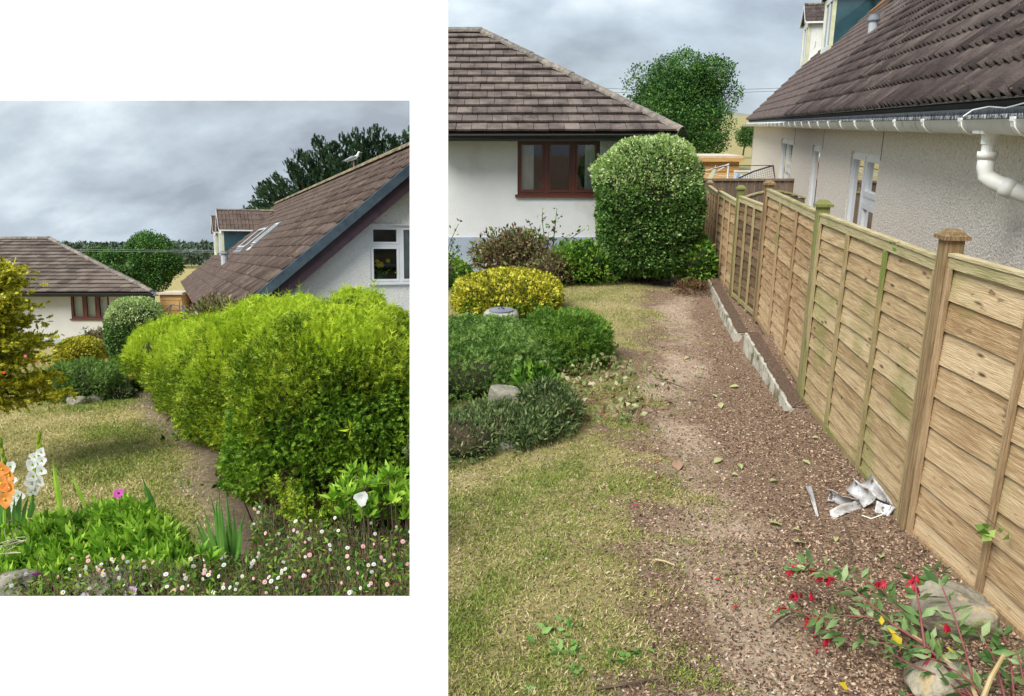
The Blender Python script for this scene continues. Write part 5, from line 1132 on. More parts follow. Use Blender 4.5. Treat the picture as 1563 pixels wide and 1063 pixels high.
for (x, y, Y, n) in ((1208, 868, 3.6, 4), (1244, 872, 3.56, 8), (1262, 880, 3.5, 4), (1212, 905, 3.5, 3), (1228, 905, 3.5, 2), (1238, 940, 3.42, 4), (1248, 946, 3.4, 4), (1262, 972, 3.35, 3), (1255, 990, 3.3, 3), (1348, 885, 3.25, 4), (1395, 882, 3.3, 6), (1392, 892, 3.28, 4), (1425, 1000, 3.0, 4), (1450, 950, 3.05, 2), (1425, 1055, 2.9, 3), (1192, 928, 3.5, 2)):
    for k in range(n):
        q = at(x + g.uniform(-9, 9), y + g.uniform(-5, 5), Y); e_ = Matrix.Rotation(g.uniform(-.6, .6), 3, 'X') @ Matrix.Rotation(g.uniform(-.6, .6), 3, 'Y'); fu.share('flower', fm, q, rot=e_.to_quaternion(), scale=g.uniform(.6, 1.0))
YEL = M('yellow_leaf', [(.62, .42, .02), (.72, .58, .06)], scale=20)
P = np.array([tuple(at(x, y, Y)) for x, y, Y in ((1345, 940, 3.15), (1354, 958, 3.12), (1362, 966, 3.1), (1430, 980, 3.0), (1444, 988, 2.98), (1280, 1042, 3.02))]); fu.part('yellow_leaf', lm(leaves(P, np.array([[.5, 0, -.6]] * len(P)), .075, .035, 3, spread=.3)), YEL, kind='stuff')
# ivy sprig on the near batten, fallen leaves, petals and sticks
q = hit(1530, 808, Vector((2.5, 3.6, 1)), Vector((-1, .05, 0))) + Vector((-.06, 0, 0)); iv = Thing('ivy_sprig', 'dark green ivy sprig poking through the nearest fence panel', 'ivy', q); P = np.array([tuple(q)] * 7) + np.random.default_rng(3).normal(size=(7, 3)) * .025; iv.part('leaves', lm(leaves(P, np.array([[-1, -.5, .1]] * 7), .07, .055, 4, spread=.7)), LF_DKCON, kind='stuff'); m = MB(); m.tube([q + Vector((.05, .0, 0)), q + Vector((-.01, .1, .05)), q + Vector((0, .2, .03))], .003, 4); iv.part('stem', m, TWIG)
q = at(1366, 372, 4.9); iv = Thing('ivy_sprig', 'tiny green ivy tip on the top rail of the greenish panel', 'ivy', q); P = np.array([tuple(q)] * 6) + np.random.default_rng(7).normal(size=(6, 3)) * .02; iv.part('leaves', lm(leaves(P, np.array([[-1, -.5, .6]] * 6), .035, .02, 5, spread=.7)), LF_GREEN, kind='stuff'); m = MB(); m.tube([q, q + Vector((.0, -.06, .02))], .002, 4); iv.part('stem', m, TWIG)
FLEAF = leafmat('fallen_leaf', [(.16, .26, .06), (.38, .45, .2), (.5, .42, .22)], isl=1)
def gleaf(x, y, L=.06, mat=None, name='fallen_leaf', label='small pale leaf lying loose on the brown soil beside the fence', grp='leaves fallen on the bare soil', cat='leaf', seed=0):
    p = gd(x, y); p.z = float(ground_z(np.array([p.x]), np.array([p.y]))[0]) + .012; g = random.Random(seed); a = g.uniform(0, 6.28); d = Vector((math.cos(a), math.sin(a), g.uniform(.0, .25))); s_ = Vector((-d.y, d.x, g.uniform(-.3, .3)))
    m = MB(); n = 5; vs = []
    for i in range(n + 1):
        u = i / n; wd = math.sin(math.pi * min(1, u * .95 + .03)) * L * .3; c_ = p + d * L * (u - .5) + Vector((0, 0, .01 * math.sin(u * 3))); vs += [c_ - s_ * wd + Vector((0, 0, .006)), c_, c_ + s_ * wd + Vector((0, 0, .006))]
    m.add(vs, [(3*i+j, 3*i+j+1, 3*i+4+j, 3*i+3+j) for i in range(n) for j in range(2)]); tag(link(name, m, mat or FLEAF, base=p), label, cat, grp)
LEAFL = ['pale leaf lying highest up the soil path, beyond the green lawn tip', 'pale leaf on soil just left of the farther kerb end', 'pale leaf of a close pair left of the gap between kerbs', 'second leaf of the close pair left of the kerb gap', 'leaf lying near the foot of the farther concrete kerb', 'leaf on the path level with the gap between the kerbs', 'leaf on the path beside the variegated creeper', 'leaf on soil left of the middle of the nearer kerb', 'leaf just right and below the one left of the nearer kerb', 'lower of two leaves on soil midway between kerb and plastic scraps', 'leaf on soil up and left of the plastic scraps', 'leaf on soil straight below and left of the plastic strip', 'leaf below the plastic strip near the red flowers', 'upper of two leaves on soil midway between kerb and plastic scraps', 'leaf beside the soil path, right of the long bark chip', 'leaf lying at the foot of the greenish fence panel', 'leaf on soil above the plastic strip', 'leaf on soil directly above the tips of the flowering stems', 'leaf below the plastic scraps near the fence post', 'leaf on dark litter above the large rock', 'leaf touching the leftmost tip of the flowering plant', 'leaf lying in the grass edge beside the creeper', 'leaf on the path just below the creeper', 'leaf on soil between the path and the nearer kerb']
for i, (x, y) in enumerate([(1017, 497), (1048, 545), (1067, 574), (1072, 560), (1089, 508), (1015, 578), (1010, 604), (1090, 604), (1100, 618), (1122, 722), (1181, 733), (1183, 799), (1216, 808), (1130, 709), (1096, 700), (1244, 672), (1230, 711), (1220, 828), (1276, 822), (1344, 852), (1220, 868), (948, 640), (1058, 610), (1120, 590)]): gleaf(x, y, .05 + .02 * (i % 3), seed=i, label=LEAFL[i])
gleaf(1034, 707, .14, M('brown_bark_chip', [(.22, .13, .09), (.36, .22, .15)]), 'bark_chip', 'long reddish brown chip lying on the path beyond the lawn', None, 'bark chip', 3)
PETL = ['red petal on soil close left of the long bark chip', 'red petal just below the long bark chip', 'lone red petal at the worn edge of the lawn', 'red petal on the mid path, upper of a near vertical pair', 'lone red petal on the mid path', 'lowest red petal on the path', 'highest of three red petals clustered on the lower path', 'red petal at the right side of the lower path cluster', 'red petal above the long bark chip', 'red petal below the flowering plant near the pale rock']
for i, (x, y) in [(0, (1004, 702)), (1, (1006, 726)), (2, (970, 773)), (4, (1096, 885)), (5, (1122, 928)), (9, (1243, 965))]: gleaf(x, y, .032, REDF, 'fallen_petal', PETL[i], 'red petals dropped on the path', 'petal', 50 + i)
WEED = leafmat('weed_leaf', [(.08, .22, .04), (.16, .34, .07), (.25, .42, .12)])
for i, (x, y, s, lb) in enumerate([(866, 998, .15, 'broad leaved weed lowest in the lawn'), (868, 955, .10, 'weed with upright leaf just above the lowest lawn weed'), (877, 1030, .10, 'bright green weed leaf at the bottom of the lawn'), (960, 1003, .16, 'spreading green weed rosette near the lawn and path border'), (812, 1055, .08, 'single pale green leaf standing at the bottom left lawn'), (960, 640, .12, 'green weed at the lawn tip beside the creeper'), (835, 972, .15, 'green clover patch amid the thin lawn')]):
    p = gd(x, y); t = Thing('lawn_weed', lb, 'weed', p); gg = np.random.default_rng(i); n = 16; Q_ = np.tile([p.x, p.y, .01], (n, 1)) + gg.normal(size=(n, 3)) * [s * .25, s * .25, .003]; t.part('leaves', lm(leaves(Q_, gg.normal(size=(n, 3)) * [1, 1, .1] + [0, 0, .45], s * .36, s * .17, i, spread=.2)), WEED)
for i, (pts, lb) in enumerate([([(910, 1055), (960, 1050), (1005, 1038), (1022, 1035)], 'long thin stick lying across the lower end of the lawn'), ([(1286, 797), (1298, 830), (1297, 860)], 'bent thin twig lying below the plastic scraps'), ([(1176, 961), (1190, 950), (1205, 940)], 'short straight twig on soil left of the red flowers'), ([(1103, 942), (1118, 950), (1130, 962)], 'dark curved twig on the path near the bottom'), ([(1000, 857), (1015, 862), (1030, 866)], 'pale straw lying where the lawn meets the path'), ([(1000, 578), (1030, 590), (1048, 596)], 'faint curved twig on the path near the creeper')]):
    m = MB(); P_ = [gd(x, y) + Vector((0, 0, .012 + .01 * (k_ % 2))) for k_, (x, y) in enumerate(pts)]; m.tube(P_, [.007, .006, .005, .003][:len(P_)] , 5); tag(link('twig', m, TWIG if i != 4 else M('straw', [(.45, .36, .2)]), base=P_[0]), lb, 'twig')
# small stones trodden into the path
g = np.random.default_rng(12); n = 260; Y = 1 / (1 / 2.8 - g.random(n) * (1 / 2.8 - 1 / 9)); X = edge_x(Y) + g.normal(size=n) * .45 + .45; Z = ground_z(X, Y); m = MB()
for x, y, z in zip(X, Y, Z):
    s_ = random.uniform(.004, .011) * (1.4 if random.random() < .15 else 1); m.add([(x - s_, y, z), (x, y - s_, z), (x + s_, y, z), (x, y + s_, z), (x + s_ * .2, y, z + s_ * .9)], [(0, 1, 4), (1, 2, 4), (2, 3, 4), (3, 0, 4)])
tag(link('pebbles', m, M('pebble', [(.3, .27, .22), (.5, .47, .42), (.65, .63, .6)], scale=40)), 'small pale stones trodden into the bare soil path', 'pebbles', kind='stuff')

# ------------------------------------------------------------------ left-hand garden: the hedge
frame('left')
hb = Thing('conifer_hedge', 'huge overgrown lime green conifer hedge billowing along the right of the lawn', 'hedge', (-2.9, 8.5, 0))
LOBES = [  # centre x, y, z, radii, power, points
    ((-6.42, 15.3, .52), (.74, 1.4, .60), 2.4, 4200), ((-5.58, 13.6, .60), (.82, 1.4, .70), 2.4, 6000), ((-4.38, 11.9, .68), (.95, 1.4, .76), 2.4, 8000),
    ((-3.40, 10.3, .78), (1.0, 1.25, .86), 2.3, 10000), ((-2.65, 8.8, .88), (.95, 1.05, .98), 2.3, 11000), ((-1.78, 8.3, .98), (.85, .95, 1.02), 2.4, 10000), ((-1.62, 7.0, .88), (.92, .85, .98), 2.6, 16000)]
CORE = MB(); top_ = []; side_ = []; low_ = []; brn = []
for i, (c, r, p, n) in enumerate(LOBES):
    P, N = blob_pts(int(n * 3.6), c, r, .12, .75, p, .22, 60 + i, -.95)
    # foot of the hedge is bare and undercut
    f = np.clip(.45 + P[:, 2] / .95, .5, 1); P[:, 0] = c[0] + (P[:, 0] - c[0]) * f; P[:, 1] = c[1] + (P[:, 1] - c[1]) * f
    ok = (P[:, 2] > .04) & (P[:, 0] < -.106 * P[:, 1])
    for j, (c2, r2, p2, _) in enumerate(LOBES):    # nothing grows inside the neighbouring mass
        if j != i: q = (np.abs((P - np.array(c2)) / np.array(r2)) ** p2).sum(1); ok &= q > .72
    g_ = np.random.default_rng(i); face = N[:, 1] < .35; ok &= face | (g_.random(len(P)) < .4); P, N = P[ok], N[ok]
    nz = snoise(P, .9, 7); nz2 = snoise(P, 2.2, 17)
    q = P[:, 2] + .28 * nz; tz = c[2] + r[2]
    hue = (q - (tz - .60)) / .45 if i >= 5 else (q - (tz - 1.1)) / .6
    g_ = np.random.default_rng(100 + i); u = g_.random(len(P)) * .5 + hue * .8  # higher shoots turn paler: young lime tips and sunlight both in the colour
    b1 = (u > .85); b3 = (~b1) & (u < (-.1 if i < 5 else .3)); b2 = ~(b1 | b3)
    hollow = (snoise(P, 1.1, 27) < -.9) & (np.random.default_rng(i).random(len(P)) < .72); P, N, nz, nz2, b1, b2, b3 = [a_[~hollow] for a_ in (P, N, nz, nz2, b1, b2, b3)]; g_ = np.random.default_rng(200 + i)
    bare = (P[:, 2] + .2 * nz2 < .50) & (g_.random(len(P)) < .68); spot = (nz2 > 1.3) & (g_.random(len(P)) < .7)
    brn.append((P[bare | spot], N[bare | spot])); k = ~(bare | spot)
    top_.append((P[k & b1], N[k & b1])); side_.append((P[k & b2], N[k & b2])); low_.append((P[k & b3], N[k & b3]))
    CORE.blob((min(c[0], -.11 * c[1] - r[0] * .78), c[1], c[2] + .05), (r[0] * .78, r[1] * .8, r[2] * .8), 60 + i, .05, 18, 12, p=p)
cat_ = lambda L: (np.concatenate([a for a, b in L]), np.concatenate([b for a, b in L]))
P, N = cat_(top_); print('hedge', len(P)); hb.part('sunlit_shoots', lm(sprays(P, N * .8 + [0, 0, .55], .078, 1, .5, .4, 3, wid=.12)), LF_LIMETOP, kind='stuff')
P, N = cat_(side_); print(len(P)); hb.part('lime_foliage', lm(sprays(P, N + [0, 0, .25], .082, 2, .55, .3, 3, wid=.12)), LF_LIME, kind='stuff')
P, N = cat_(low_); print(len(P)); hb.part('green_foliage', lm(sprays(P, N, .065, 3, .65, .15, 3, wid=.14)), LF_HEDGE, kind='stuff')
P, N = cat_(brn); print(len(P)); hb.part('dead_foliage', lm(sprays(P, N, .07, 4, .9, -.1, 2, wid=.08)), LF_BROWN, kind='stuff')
hb.part('inner_core', CORE, INNER, smooth=True)
# long escaping leaders
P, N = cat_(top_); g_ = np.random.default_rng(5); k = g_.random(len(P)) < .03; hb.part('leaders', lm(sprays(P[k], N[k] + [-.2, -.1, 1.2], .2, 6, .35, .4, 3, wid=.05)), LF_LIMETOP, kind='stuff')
m = MB(); g = random.Random(8)
for i in range(110):
    Y_ = g.uniform(6.2, 13); x_ = float(hedge_x(np.array([Y_]))[()]) + .38; m.tube(branch((x_ + g.uniform(0, .4), Y_, 0), (x_ + g.uniform(-.12, .4), Y_ + g.uniform(-.6, .4), g.uniform(.4, .95)), .1, 4, i), [.016, .012, .009, .005], 5)
hb.part('stems', m, TWIG, kind='stuff')
m = MB()
for (a, c_) in (((390, 580, 7.9), (430, 600, 7.3)), ((357, 610, 7.9), (372, 660, 7.4)), ((318, 610, 8.8), (330, 585, 8.6)), ((378, 575, 8.2), (400, 560, 7.8))): m.tube(branch(at(*a), at(*c_), .06, 4, 3), [.018, .014, .01, .006], 6)
hb.part('bare_branch', m, TWIG, kind='stuff')
q = at(535, 655, 5.85); sp = Thing('seedling', 'single yellow green seedling leafing out of the hedge face', 'seedling', q); sp.part('leaves', lm(leaves(np.array([tuple(q)] * 6), np.array([[-.6, -.5, .8], [.6, -.5, .6], [0, -.6, 1], [-.8, -.5, 0], [.7, -.5, 0], [-.2, -.6, -.6]]), .09, .03, 3, spread=.1)), LF_LIMETOP); m = MB(); m.tube([q, q + Vector((.02, .15, -.1))], .004, 4); sp.part('stem', m, TWIG)

# ------------------------------------------------------------------ house with the long roof and gable
U_ = Vector((-.4397, 1, 0)).normalized(); IN = Vector((1, .4397, 0)).normalized(); Ye = 15.5; HS = Ye / 11.0
C0 = at(322, 505, Ye); kr = .832
S = (IN + Vector((0, 0, kr))).normalized(); rl_ = Roof(C0, -U_, S)     # tiles read from the far end
# near verge at u=0; the house runs away to u negative
uf, vf = rl_.uv(271, 432); ur, vr_ = rl_.uv(395, 326); urn, vrn = rl_.uv(625, 224); print('L roof', uf, vf, ur, vr_, urn, vrn)
v0 = -.03; vridge = (vr_ + vrn) / 2; u_far = -19.5 * HS
vtop = 3.4 * HS / S.dot(IN); d_r = rot_ray(662, 222, PL); u_r = -(lambda a: a)(0.0)
ucut = [(-.0 - k * .05) for k in range(400) if (lambda p: p.x < -.102 * p.y)(rl_.pt(-k * .05, vridge))][0]; print('cut', vtop, vridge, ucut)
lh = Thing('house', 'big gabled house with long brown tiled roof and dormers rising behind the hedge', 'house', (C0.x, C0.y, -.6))
Up = Vector((0, 0, 1))
def gtop(u): return C0.z - .12 + u * kr + .0
G0 = C0 - U_ * -.25 + IN * .0; G0 = C0 + U_ * .22; G0 = Vector((G0.x, G0.y, 0))
wa = lambda px, py: hit(px, py, G0, U_)
a_ = wa(567, 345); b_ = wa(640, 345); c_ = wa(560, 432); wx0 = (a_ - G0).dot(IN) - .04; wx1 = wx0 + min(2.4, 3.3 * HS - wx0); wz1 = a_.z; wz0 = c_.z; print('gable window', wx0, wx1, wz0, wz1)
m = MB(); wall_grid(m, G0, IN, U_, [-.05, .6, 3.4 * HS] + [(z - C0.z + .12) / kr for z in (.3, wz0, wz1) if 0 < (z - C0.z + .12) / kr < 3.35 * HS], [-1.8, .3, 9], [(wx0, wx1, wz0, wz1)], .25, top=gtop)
lh.part('wall', m, DASH_L)
m = MB(); m.obox(G0 + U_ * .25 + Vector((0, 0, -1.8)) + IN * .3, U_ * 19 * HS, IN * .25, Up * (C0.z + 1.65)); lh.part('side_wall', m, DASH_L)
window(lh, G0 + IN * wx0 + Up * wz0, IN, U_, wx1 - wx0, wz1 - wz0, [(0, .49, .66, 1), (0, .49, 0, .66), (.49, 1, 0, 1)], UPVC, fw=.055, sash=.045, depth=.07, curtain=[(.53, .97)], room=1.0)
m = MB(); m.obox(G0 + IN * (wx0 - .1) + Up * (wz1 + .02) - U_ * .03, IN * (wx1 - wx0 + .3), U_ * .05, Up * .03); lh.part('drip_mould', m, DASH_L)
m = MB(); m.obox(G0 + IN * .25 - U_ * .02 + Up * (C0.z - .16), IN * .9, U_ * .03, Up * .03); lh.part('lath', m, UPVC_OLD)
# verge: slate blue tiled edge, plum brown barge board
m = MB(); p0 = rl_.pt(0, v0, 0); p1 = rl_.pt(0, vtop, 0); ov = -U_ * .10; m.slab([p0 + ov * .0, p1, p1 - Up * .17 * HS, p0 - Up * .17 * HS], -U_ * .12); lh.part('verge_board', m, SLATEBL)
m = MB(); m.slab([rl_.pt(0, v0, 0) - Up * .17 * HS - U_ * .05, p1 - Up * .17 * HS - U_ * .05, p1 - Up * .40 * HS - U_ * .05, p0 - Up * .40 * HS - U_ * .05], U_ * .14); lh.part('barge_board', m, PLUM)
m = MB(); m.slab([rl_.pt(.02, v0, -.03), rl_.pt(.02, vtop, -.03), rl_.pt(ucut, vridge, -.03), rl_.pt(u_far, vridge, -.03), rl_.pt(u_far, v0, -.03)], rl_.N * -.1)
m.slab([rl_.pt(ucut - 1.2, vridge, -.03), rl_.pt(u_far, vridge, -.03), rl_.pt(u_far, vridge, -.03) + (IN - Up * kr) * 3, rl_.pt(ucut - 3, vridge, -.03) + (IN - Up * kr) * .8], rl_.N * -.1)
lroof = lh.part('roof', m, M('dark_underlay', [(.03, .028, .026)], rough=1))
class Sh: pass
r2 = Roof(rl_.pt(u_far, v0), -U_, S)
roll_roof(lh, lroof, r2, 0, -u_far, vridge - v0, .265 * HS, .30 * HS, PANT_L, 9, inframe(250, 640, 215, 480), limit=290, hgt=.045, holes=(), keep=lambda p: p.x < -.10 * p.y)
ridge_caps(lh, lroof, rl_.pt(ucut, vridge + .02, .04), rl_.pt(u_far, vridge + .02, .04), .13, .45, RIDGE, 6)
def duv(px, py): return rl_.uv(px, py)
ua, va = duv(345, 392); ub, vb = duv(331, 396); print('L dormers', ua, va, ub, vb)
h_ = .82 * HS
dormer(lh, rl_, ub - .1, ub + 1.35 * HS, va, h_, UPVC, PANT_L, True, TEALGL, 7)
ua2, va2 = duv(322, 399); dormer(lh, rl_, ua2 - 1.3 * HS, ua2 - .1, va, h_, UPVC, PANT_L, True, UPVC_OLD, 8)
for (x0_, y0_, x1_, y1_) in ((372, 383, 400, 352), (386, 378, 424, 345)):
    s0 = duv(x0_, y0_); s1 = duv(x1_, y1_); sa, sb = sorted((s0[0], s1[0])); ta, tb = sorted((s0[1], s1[1])); sb = max(sb, sa + .8 * HS); skylight(lh, rl_, sa, sb, ta, max(tb, ta + .9 * HS))
uu, vv = duv(343, 405); vent_pipe(lh, rl_, uu, vv, .09 * HS, .36 * HS)
uu, vv = duv(383, 381); m = MB(); m.slab([rl_.pt(uu, vv - .15, .05), rl_.pt(uu + .45, vv - .1, .05), rl_.pt(uu + .4, vv + .12, .05), rl_.pt(uu + .05, vv + .1, .05)], rl_.N * .03); lh.part('pale_flashing', m, UPVC_OLD, lroof)
# flowers in the window
vb_ = wa(582, 428); vs0 = HS; vp = G0 + IN * ((vb_ - G0).dot(IN)) + Up * (wz0 + .06) + U_ * .16
vs_ = Thing('flower_vase', 'green rimmed vase of yellow flowers on the sill of the gable window', 'vase', vp); m = MB(); m.lathe(vp, [(.035 * HS, 0), (.05 * HS, .04 * HS), (.045 * HS, .10 * HS), (.05 * HS, .14 * HS), (.01, .141 * HS)], 12); vs_.part('vase', m, M('green_glaze', [(.03, .10, .05), (.06, .16, .08)], rough=.3), smooth=True)
P = np.array([tuple(vp + Up * .16)] * 46) + np.random.default_rng(3).normal(size=(46, 3)) * [.10, .03, .07]; vs_.part('leaves', lm(leaves(P, P - np.array(vp), .08, .035, 3, spread=.5)), LF_GREEN)
g = random.Random(2)
for i in range(9):
    m = MB(); o_ = vp + IN * g.uniform(-.2, .2) + Up * g.uniform(.26, .42) + U_ * g.uniform(-.03, .03); m.blob(o_, (.05, .05, .042), i, .25, 8, 6); vs_.part('flower', m, M('yellow_petal', [(.75, .5, .01), (.85, .66, .03)]) if i == 0 else bpy.data.materials['yellow_petal'], smooth=True)
# gull on the ridge
un, vn = duv(549, 258); rp = hit(549, 258, rl_.pt(0, vridge), rl_.N); tt = (rp - rl_.pt(0, vridge)).dot(rl_.U); gp_ = rl_.pt(tt, vridge, .16)
gs = gp_.y / 1200 * 23 / .36
gull = Thing('gull', 'grey backed white gull standing on the house ridge before the cypress', 'gull', gp_); GW = M('white_feather', [(.62, .63, .64), (.72, .72, .72)]); GG = M('grey_feather', [(.26, .28, .31), (.34, .36, .39)])
def gv(x, z, y=0): return gp_ + (IN * x + U_ * y + Up * z) * gs
m = MB(); m.tube([gv(-.20, .12), gv(-.13, .15), gv(-.04, .185), (gv(.05, .22)), gv(.10, .27), gv(.115, .315), gv(.13, .34), gv(.15, .345), gv(.165, .34)], [.008, .04, .065, .062, .04, .03, .034, .028, .012], 10); gull.part('body', m, GW, smooth=True)
for s_ in (-1, 1): m = MB(); m.tube([gv(.05, .235, .05 * s_), gv(-.05, .21, .062 * s_), gv(-.15, .16, .045 * s_), gv(-.25, .12, .015 * s_)], [.02, .045, .03, .004], 8, sx=.35); gull.part('wing', m, GG, smooth=True)
m = MB(); m.tube([gv(.165, .342), gv(.20, .335), gv(.215, .325)], [.011, .008, .002], 6); gull.part('beak', m, M('yellow_beak', [(.6, .38, .05)]))
for s_ in (-1, 1): m = MB(); m.tube([gv(0, .13, .03 * s_), gv(.005, .06, .03 * s_), gv(0, 0, .03 * s_)], .008, 5); m.tube([gv(0, .004, .03 * s_), gv(.04, .0, .03 * s_)], [.012, .006], 5); gull.part('leg', m, M('pink_leg', [(.45, .25, .2)]) if s_ < 0 else bpy.data.materials['pink_leg'])
for s_ in (-1, 1): m = MB(); m.blob(gv(.145, .352, .026 * s_), (.006 * gs,) * 3, 0, 0, 6, 4); gull.part('eye', m, BLACKP)

# ------------------------------------------------------------------ cypress behind the roof
cy = Thing('cypress', 'dark wind swept cypress with upswept branches behind the house ridge', 'tree', (at(540, 330, 46).x, 46, -3)); root = at(535, 345, 46)
tips = [(389, 324), (397, 314), (407, 303), (402, 292), (413, 288), (425, 275), (430, 290), (446, 257), (461, 241), (452, 262), (476, 248), (486, 221), (497, 232), (512, 228), (529, 219), (547, 211), (540, 228), (560, 222), (574, 206), (580, 222), (597, 217), (603, 226), (620, 213), (634, 222), (470, 290), (500, 270), (520, 255), (560, 250), (600, 245), (640, 240), (440, 310), (470, 320), (510, 300)]
Ps = []; Ds = []; lb = MB(); g = random.Random(4); gg = np.random.default_rng(4)
for i, (x, y) in enumerate(tips):
    tp = at(x, y, 46 + g.uniform(-2.4, 2.4)); b0 = at(545 + (x - 530) * .25, 352 + g.uniform(-12, 8), 46 + g.uniform(-.5, .5)); pts = branch(b0, tp, .06, 9, i); pts = [p + Up * (-.0) + Vector((0, 0, -.45)) * math.sin(math.pi * k / 8) for k, p in enumerate(pts)]
    lb.tube(pts, [.14 - .015 * k for k in range(9)], 5)
    for k in range(9):
        wdt = .62 * (1 - .78 * k / 8) + .06
        for _ in range(75):
            d = (pts[min(k+1, 8)] - pts[max(k-1, 0)]).normalized(); Ps.append(tuple(pts[k] + Vector((g.gauss(0, wdt), g.gauss(0, wdt), g.gauss(0, wdt * .42))) + d * g.uniform(-.25, .25))); Ds.append(tuple(d + Vector((g.gauss(0, .35), g.gauss(0, .35), .35 + g.gauss(0, .3)))))
cy.part('limbs', lb, BARK); m = MB(); m.tube([(root.x, 46, -3), (root.x, 46, root.z - 1.0)], [.5, .35], 8); cy.part('trunk', m, BARK)
cy.part('crown', lm(sprays(np.array(Ps), np.array(Ds), .30, 3, .25, .1, 3, wid=.20)), LF_CYP, kind='stuff')

# ------------------------------------------------------------------ trees, far country and shed of the left-hand view
c = at(229, 402, 60); tree('broadleaf_tree', 'large dark green tree standing between the bungalow roof and the long roofed house', c, (2.45, 2.3, 3.0), 32000, .15, LF_TREE, 13, lobes=24, trunk_z=-3)
c = at(170, 400, 66); tree('broadleaf_tree', 'medium tree with feathery top immediately left of the large dark tree', c, (1.3, 1.3, 1.35), 6000, .17, LF_TREE, 14, lobes=12, trunk_z=-3)
c = at(149, 392, 75); tree('broadleaf_tree', 'small round paler green tree leftmost over the bungalow hip', c, (1.1, 1.1, .95), 4500, .17, LF_TREE2, 15, lobes=10, trunk_z=-3)
c = at(180, 418, 58); tree('broadleaf_tree', 'low bushy pale crown under the medium tree beside the roof hip', c, (1.2, 1.1, .8), 4000, .15, LF_TREE2, 16, lobes=10, trunk_z=-3)
def hillmesh(px0, px1, Yd, prof, seed, base_z, mat, label):
    m = MB(); n = 40; g = random.Random(seed); rows = 4; vs = []
    for r_ in range(rows):
        f = r_ / (rows - 1)
        for i in range(n + 1):
            px = px0 + (px1 - px0) * i / n; zt = at(px, prof(px), Yd).z; p = at(px, 385, Yd * (1 - .25 * (1 - f))); vs.append((p.x * (1 + .0), p.y, base_z + (zt - base_z) * (f ** .8) + g.uniform(-.4, .4) * f))
    for i in range(n + 1): p = at(px0 + (px1 - px0) * i / n, 385, Yd * 1.3); vs.append((p.x, p.y, base_z))
    k = n + 1; m.add(vs, [(a*k+i, a*k+i+1, (a+1)*k+i+1, (a+1)*k+i) for a in range(rows) for i in range(n)]); tag(link('hill', m, mat, smooth=True), label, kind='structure')
HILL_L = M('wooded_far_hill', [(.06, .09, .075), (.11, .15, .11), (.22, .23, .15), (.10, .135, .11)], scale=.02, rough=1, detail=8)
hillmesh(-160, 690, 620, lambda x: 375.5 + 2.2 * math.sin(x * .02) + .012 * max(0, x - 100), 5, -30, HILL_L, None)
hillmesh(-160, 690, 420, lambda x: 386 + 1.5 * math.sin(x * .035 + 1), 6, -24, M('nearer_hill', [(.07, .11, .05), (.12, .17, .07), (.24, .25, .13)], scale=.03, rough=1, detail=8), None)
g_ = np.random.default_rng(3); Ps = []; Ns = []
for i in range(300):
    px = g_.uniform(80, 330); Yd = g_.uniform(300, 600); top = (377 if Yd > 430 else 387) + g_.uniform(-1, 6); c_ = at(px, top, Yd); s_ = g_.uniform(2, 5); P, N = blob_pts(60, tuple(c_), (s_ * 1.6, s_, s_ * .5), .2, .1, 2, .3, i); Ps.append(P); Ns.append(N)
tag(link('far_woods', lm(leaves(np.concatenate(Ps), np.concatenate(Ns), 2.0, 1.3, 3, spread=.9)), leafmat('far_wood_leaf', [(.035, .06, .045), (.06, .095, .06), (.11, .15, .09)], transl=0)), 'belts of distant woodland on the far hillside', 'woodland', kind='stuff')
g = random.Random(9)
for i, (x, y, w_, hue) in enumerate([(128, 377.5, 5, 0), (138, 376.5, 7, 0), (283, 384.5, 5, 1), (290, 386, 6, 1), (279, 383, 3, 0)]):
    c_ = at(x, y, 425 if x > 200 else 560); s_ = c_.y / 1200; m = MB(); m.box((c_.x - w_ * s_ / 2, c_.y, c_.z - 6), (c_.x + w_ * s_ / 2, c_.y + 6, c_.z + 1.0 * s_)); t = Thing('far_house', ['pale roofed farmhouse on the far hill, leftmost', 'wide pale building on the far hill above the roof hip', 'tan building on the slope right of the large dark tree', 'rightmost tan building on the slope by the dormer', 'small pale building hard against the large dark tree'][i], 'building', (c_.x, c_.y, c_.z - 6)); t.part('wall', m, M('far_wall_%d' % i, [(.42, .40, .38) if not hue else (.45, .28, .18)])); m = MB(); m.slab([(c_.x - w_ * s_ / 2, c_.y - .3, c_.z + s_), (c_.x + w_ * s_ / 2, c_.y - .3, c_.z + s_), (c_.x + w_ * s_ / 2 - 1, c_.y + 3, c_.z + 1.7 * s_), (c_.x - w_ * s_ / 2 + 1, c_.y + 3, c_.z + 1.7 * s_)], (0, .2, 0)); t.part('roof', m, LEAD)
c_ = at(244, 450, 34); d_ = at(277, 450, 34); zt_ = c_.z; t = Thing('timber_shed', 'orange timber shed with pale roof edge between clipped bush and tiled roof', 'shed', (c_.x, 34, -1.2)); n = 8
for i in range(n):
    z0_ = -1.2 + (zt_ + 1.2) * i / n; m = MB(); m.box((c_.x, 34 - .02 * (i % 2), z0_), (d_.x, 34.1, z0_ + (zt_ + 1.2) / n - .01)); t.part('board', m, WD_SHED)
m = MB(); m.box((c_.x, 34.12, -1.2), (d_.x, 35.6, zt_)); t.part('body', m, WD_SHED); m = MB(); m.box((c_.x - .1, 33.85, zt_ + .005), (d_.x + .1, 35.7, zt_ + .1)); t.part('roof', m, bpy.data.materials['pale_felt'])
t = Thing('clothes_rail', 'thin grey metal frame and drooping netting before the orange shed', 'frame', at(270, 480, 30)); m = MB()
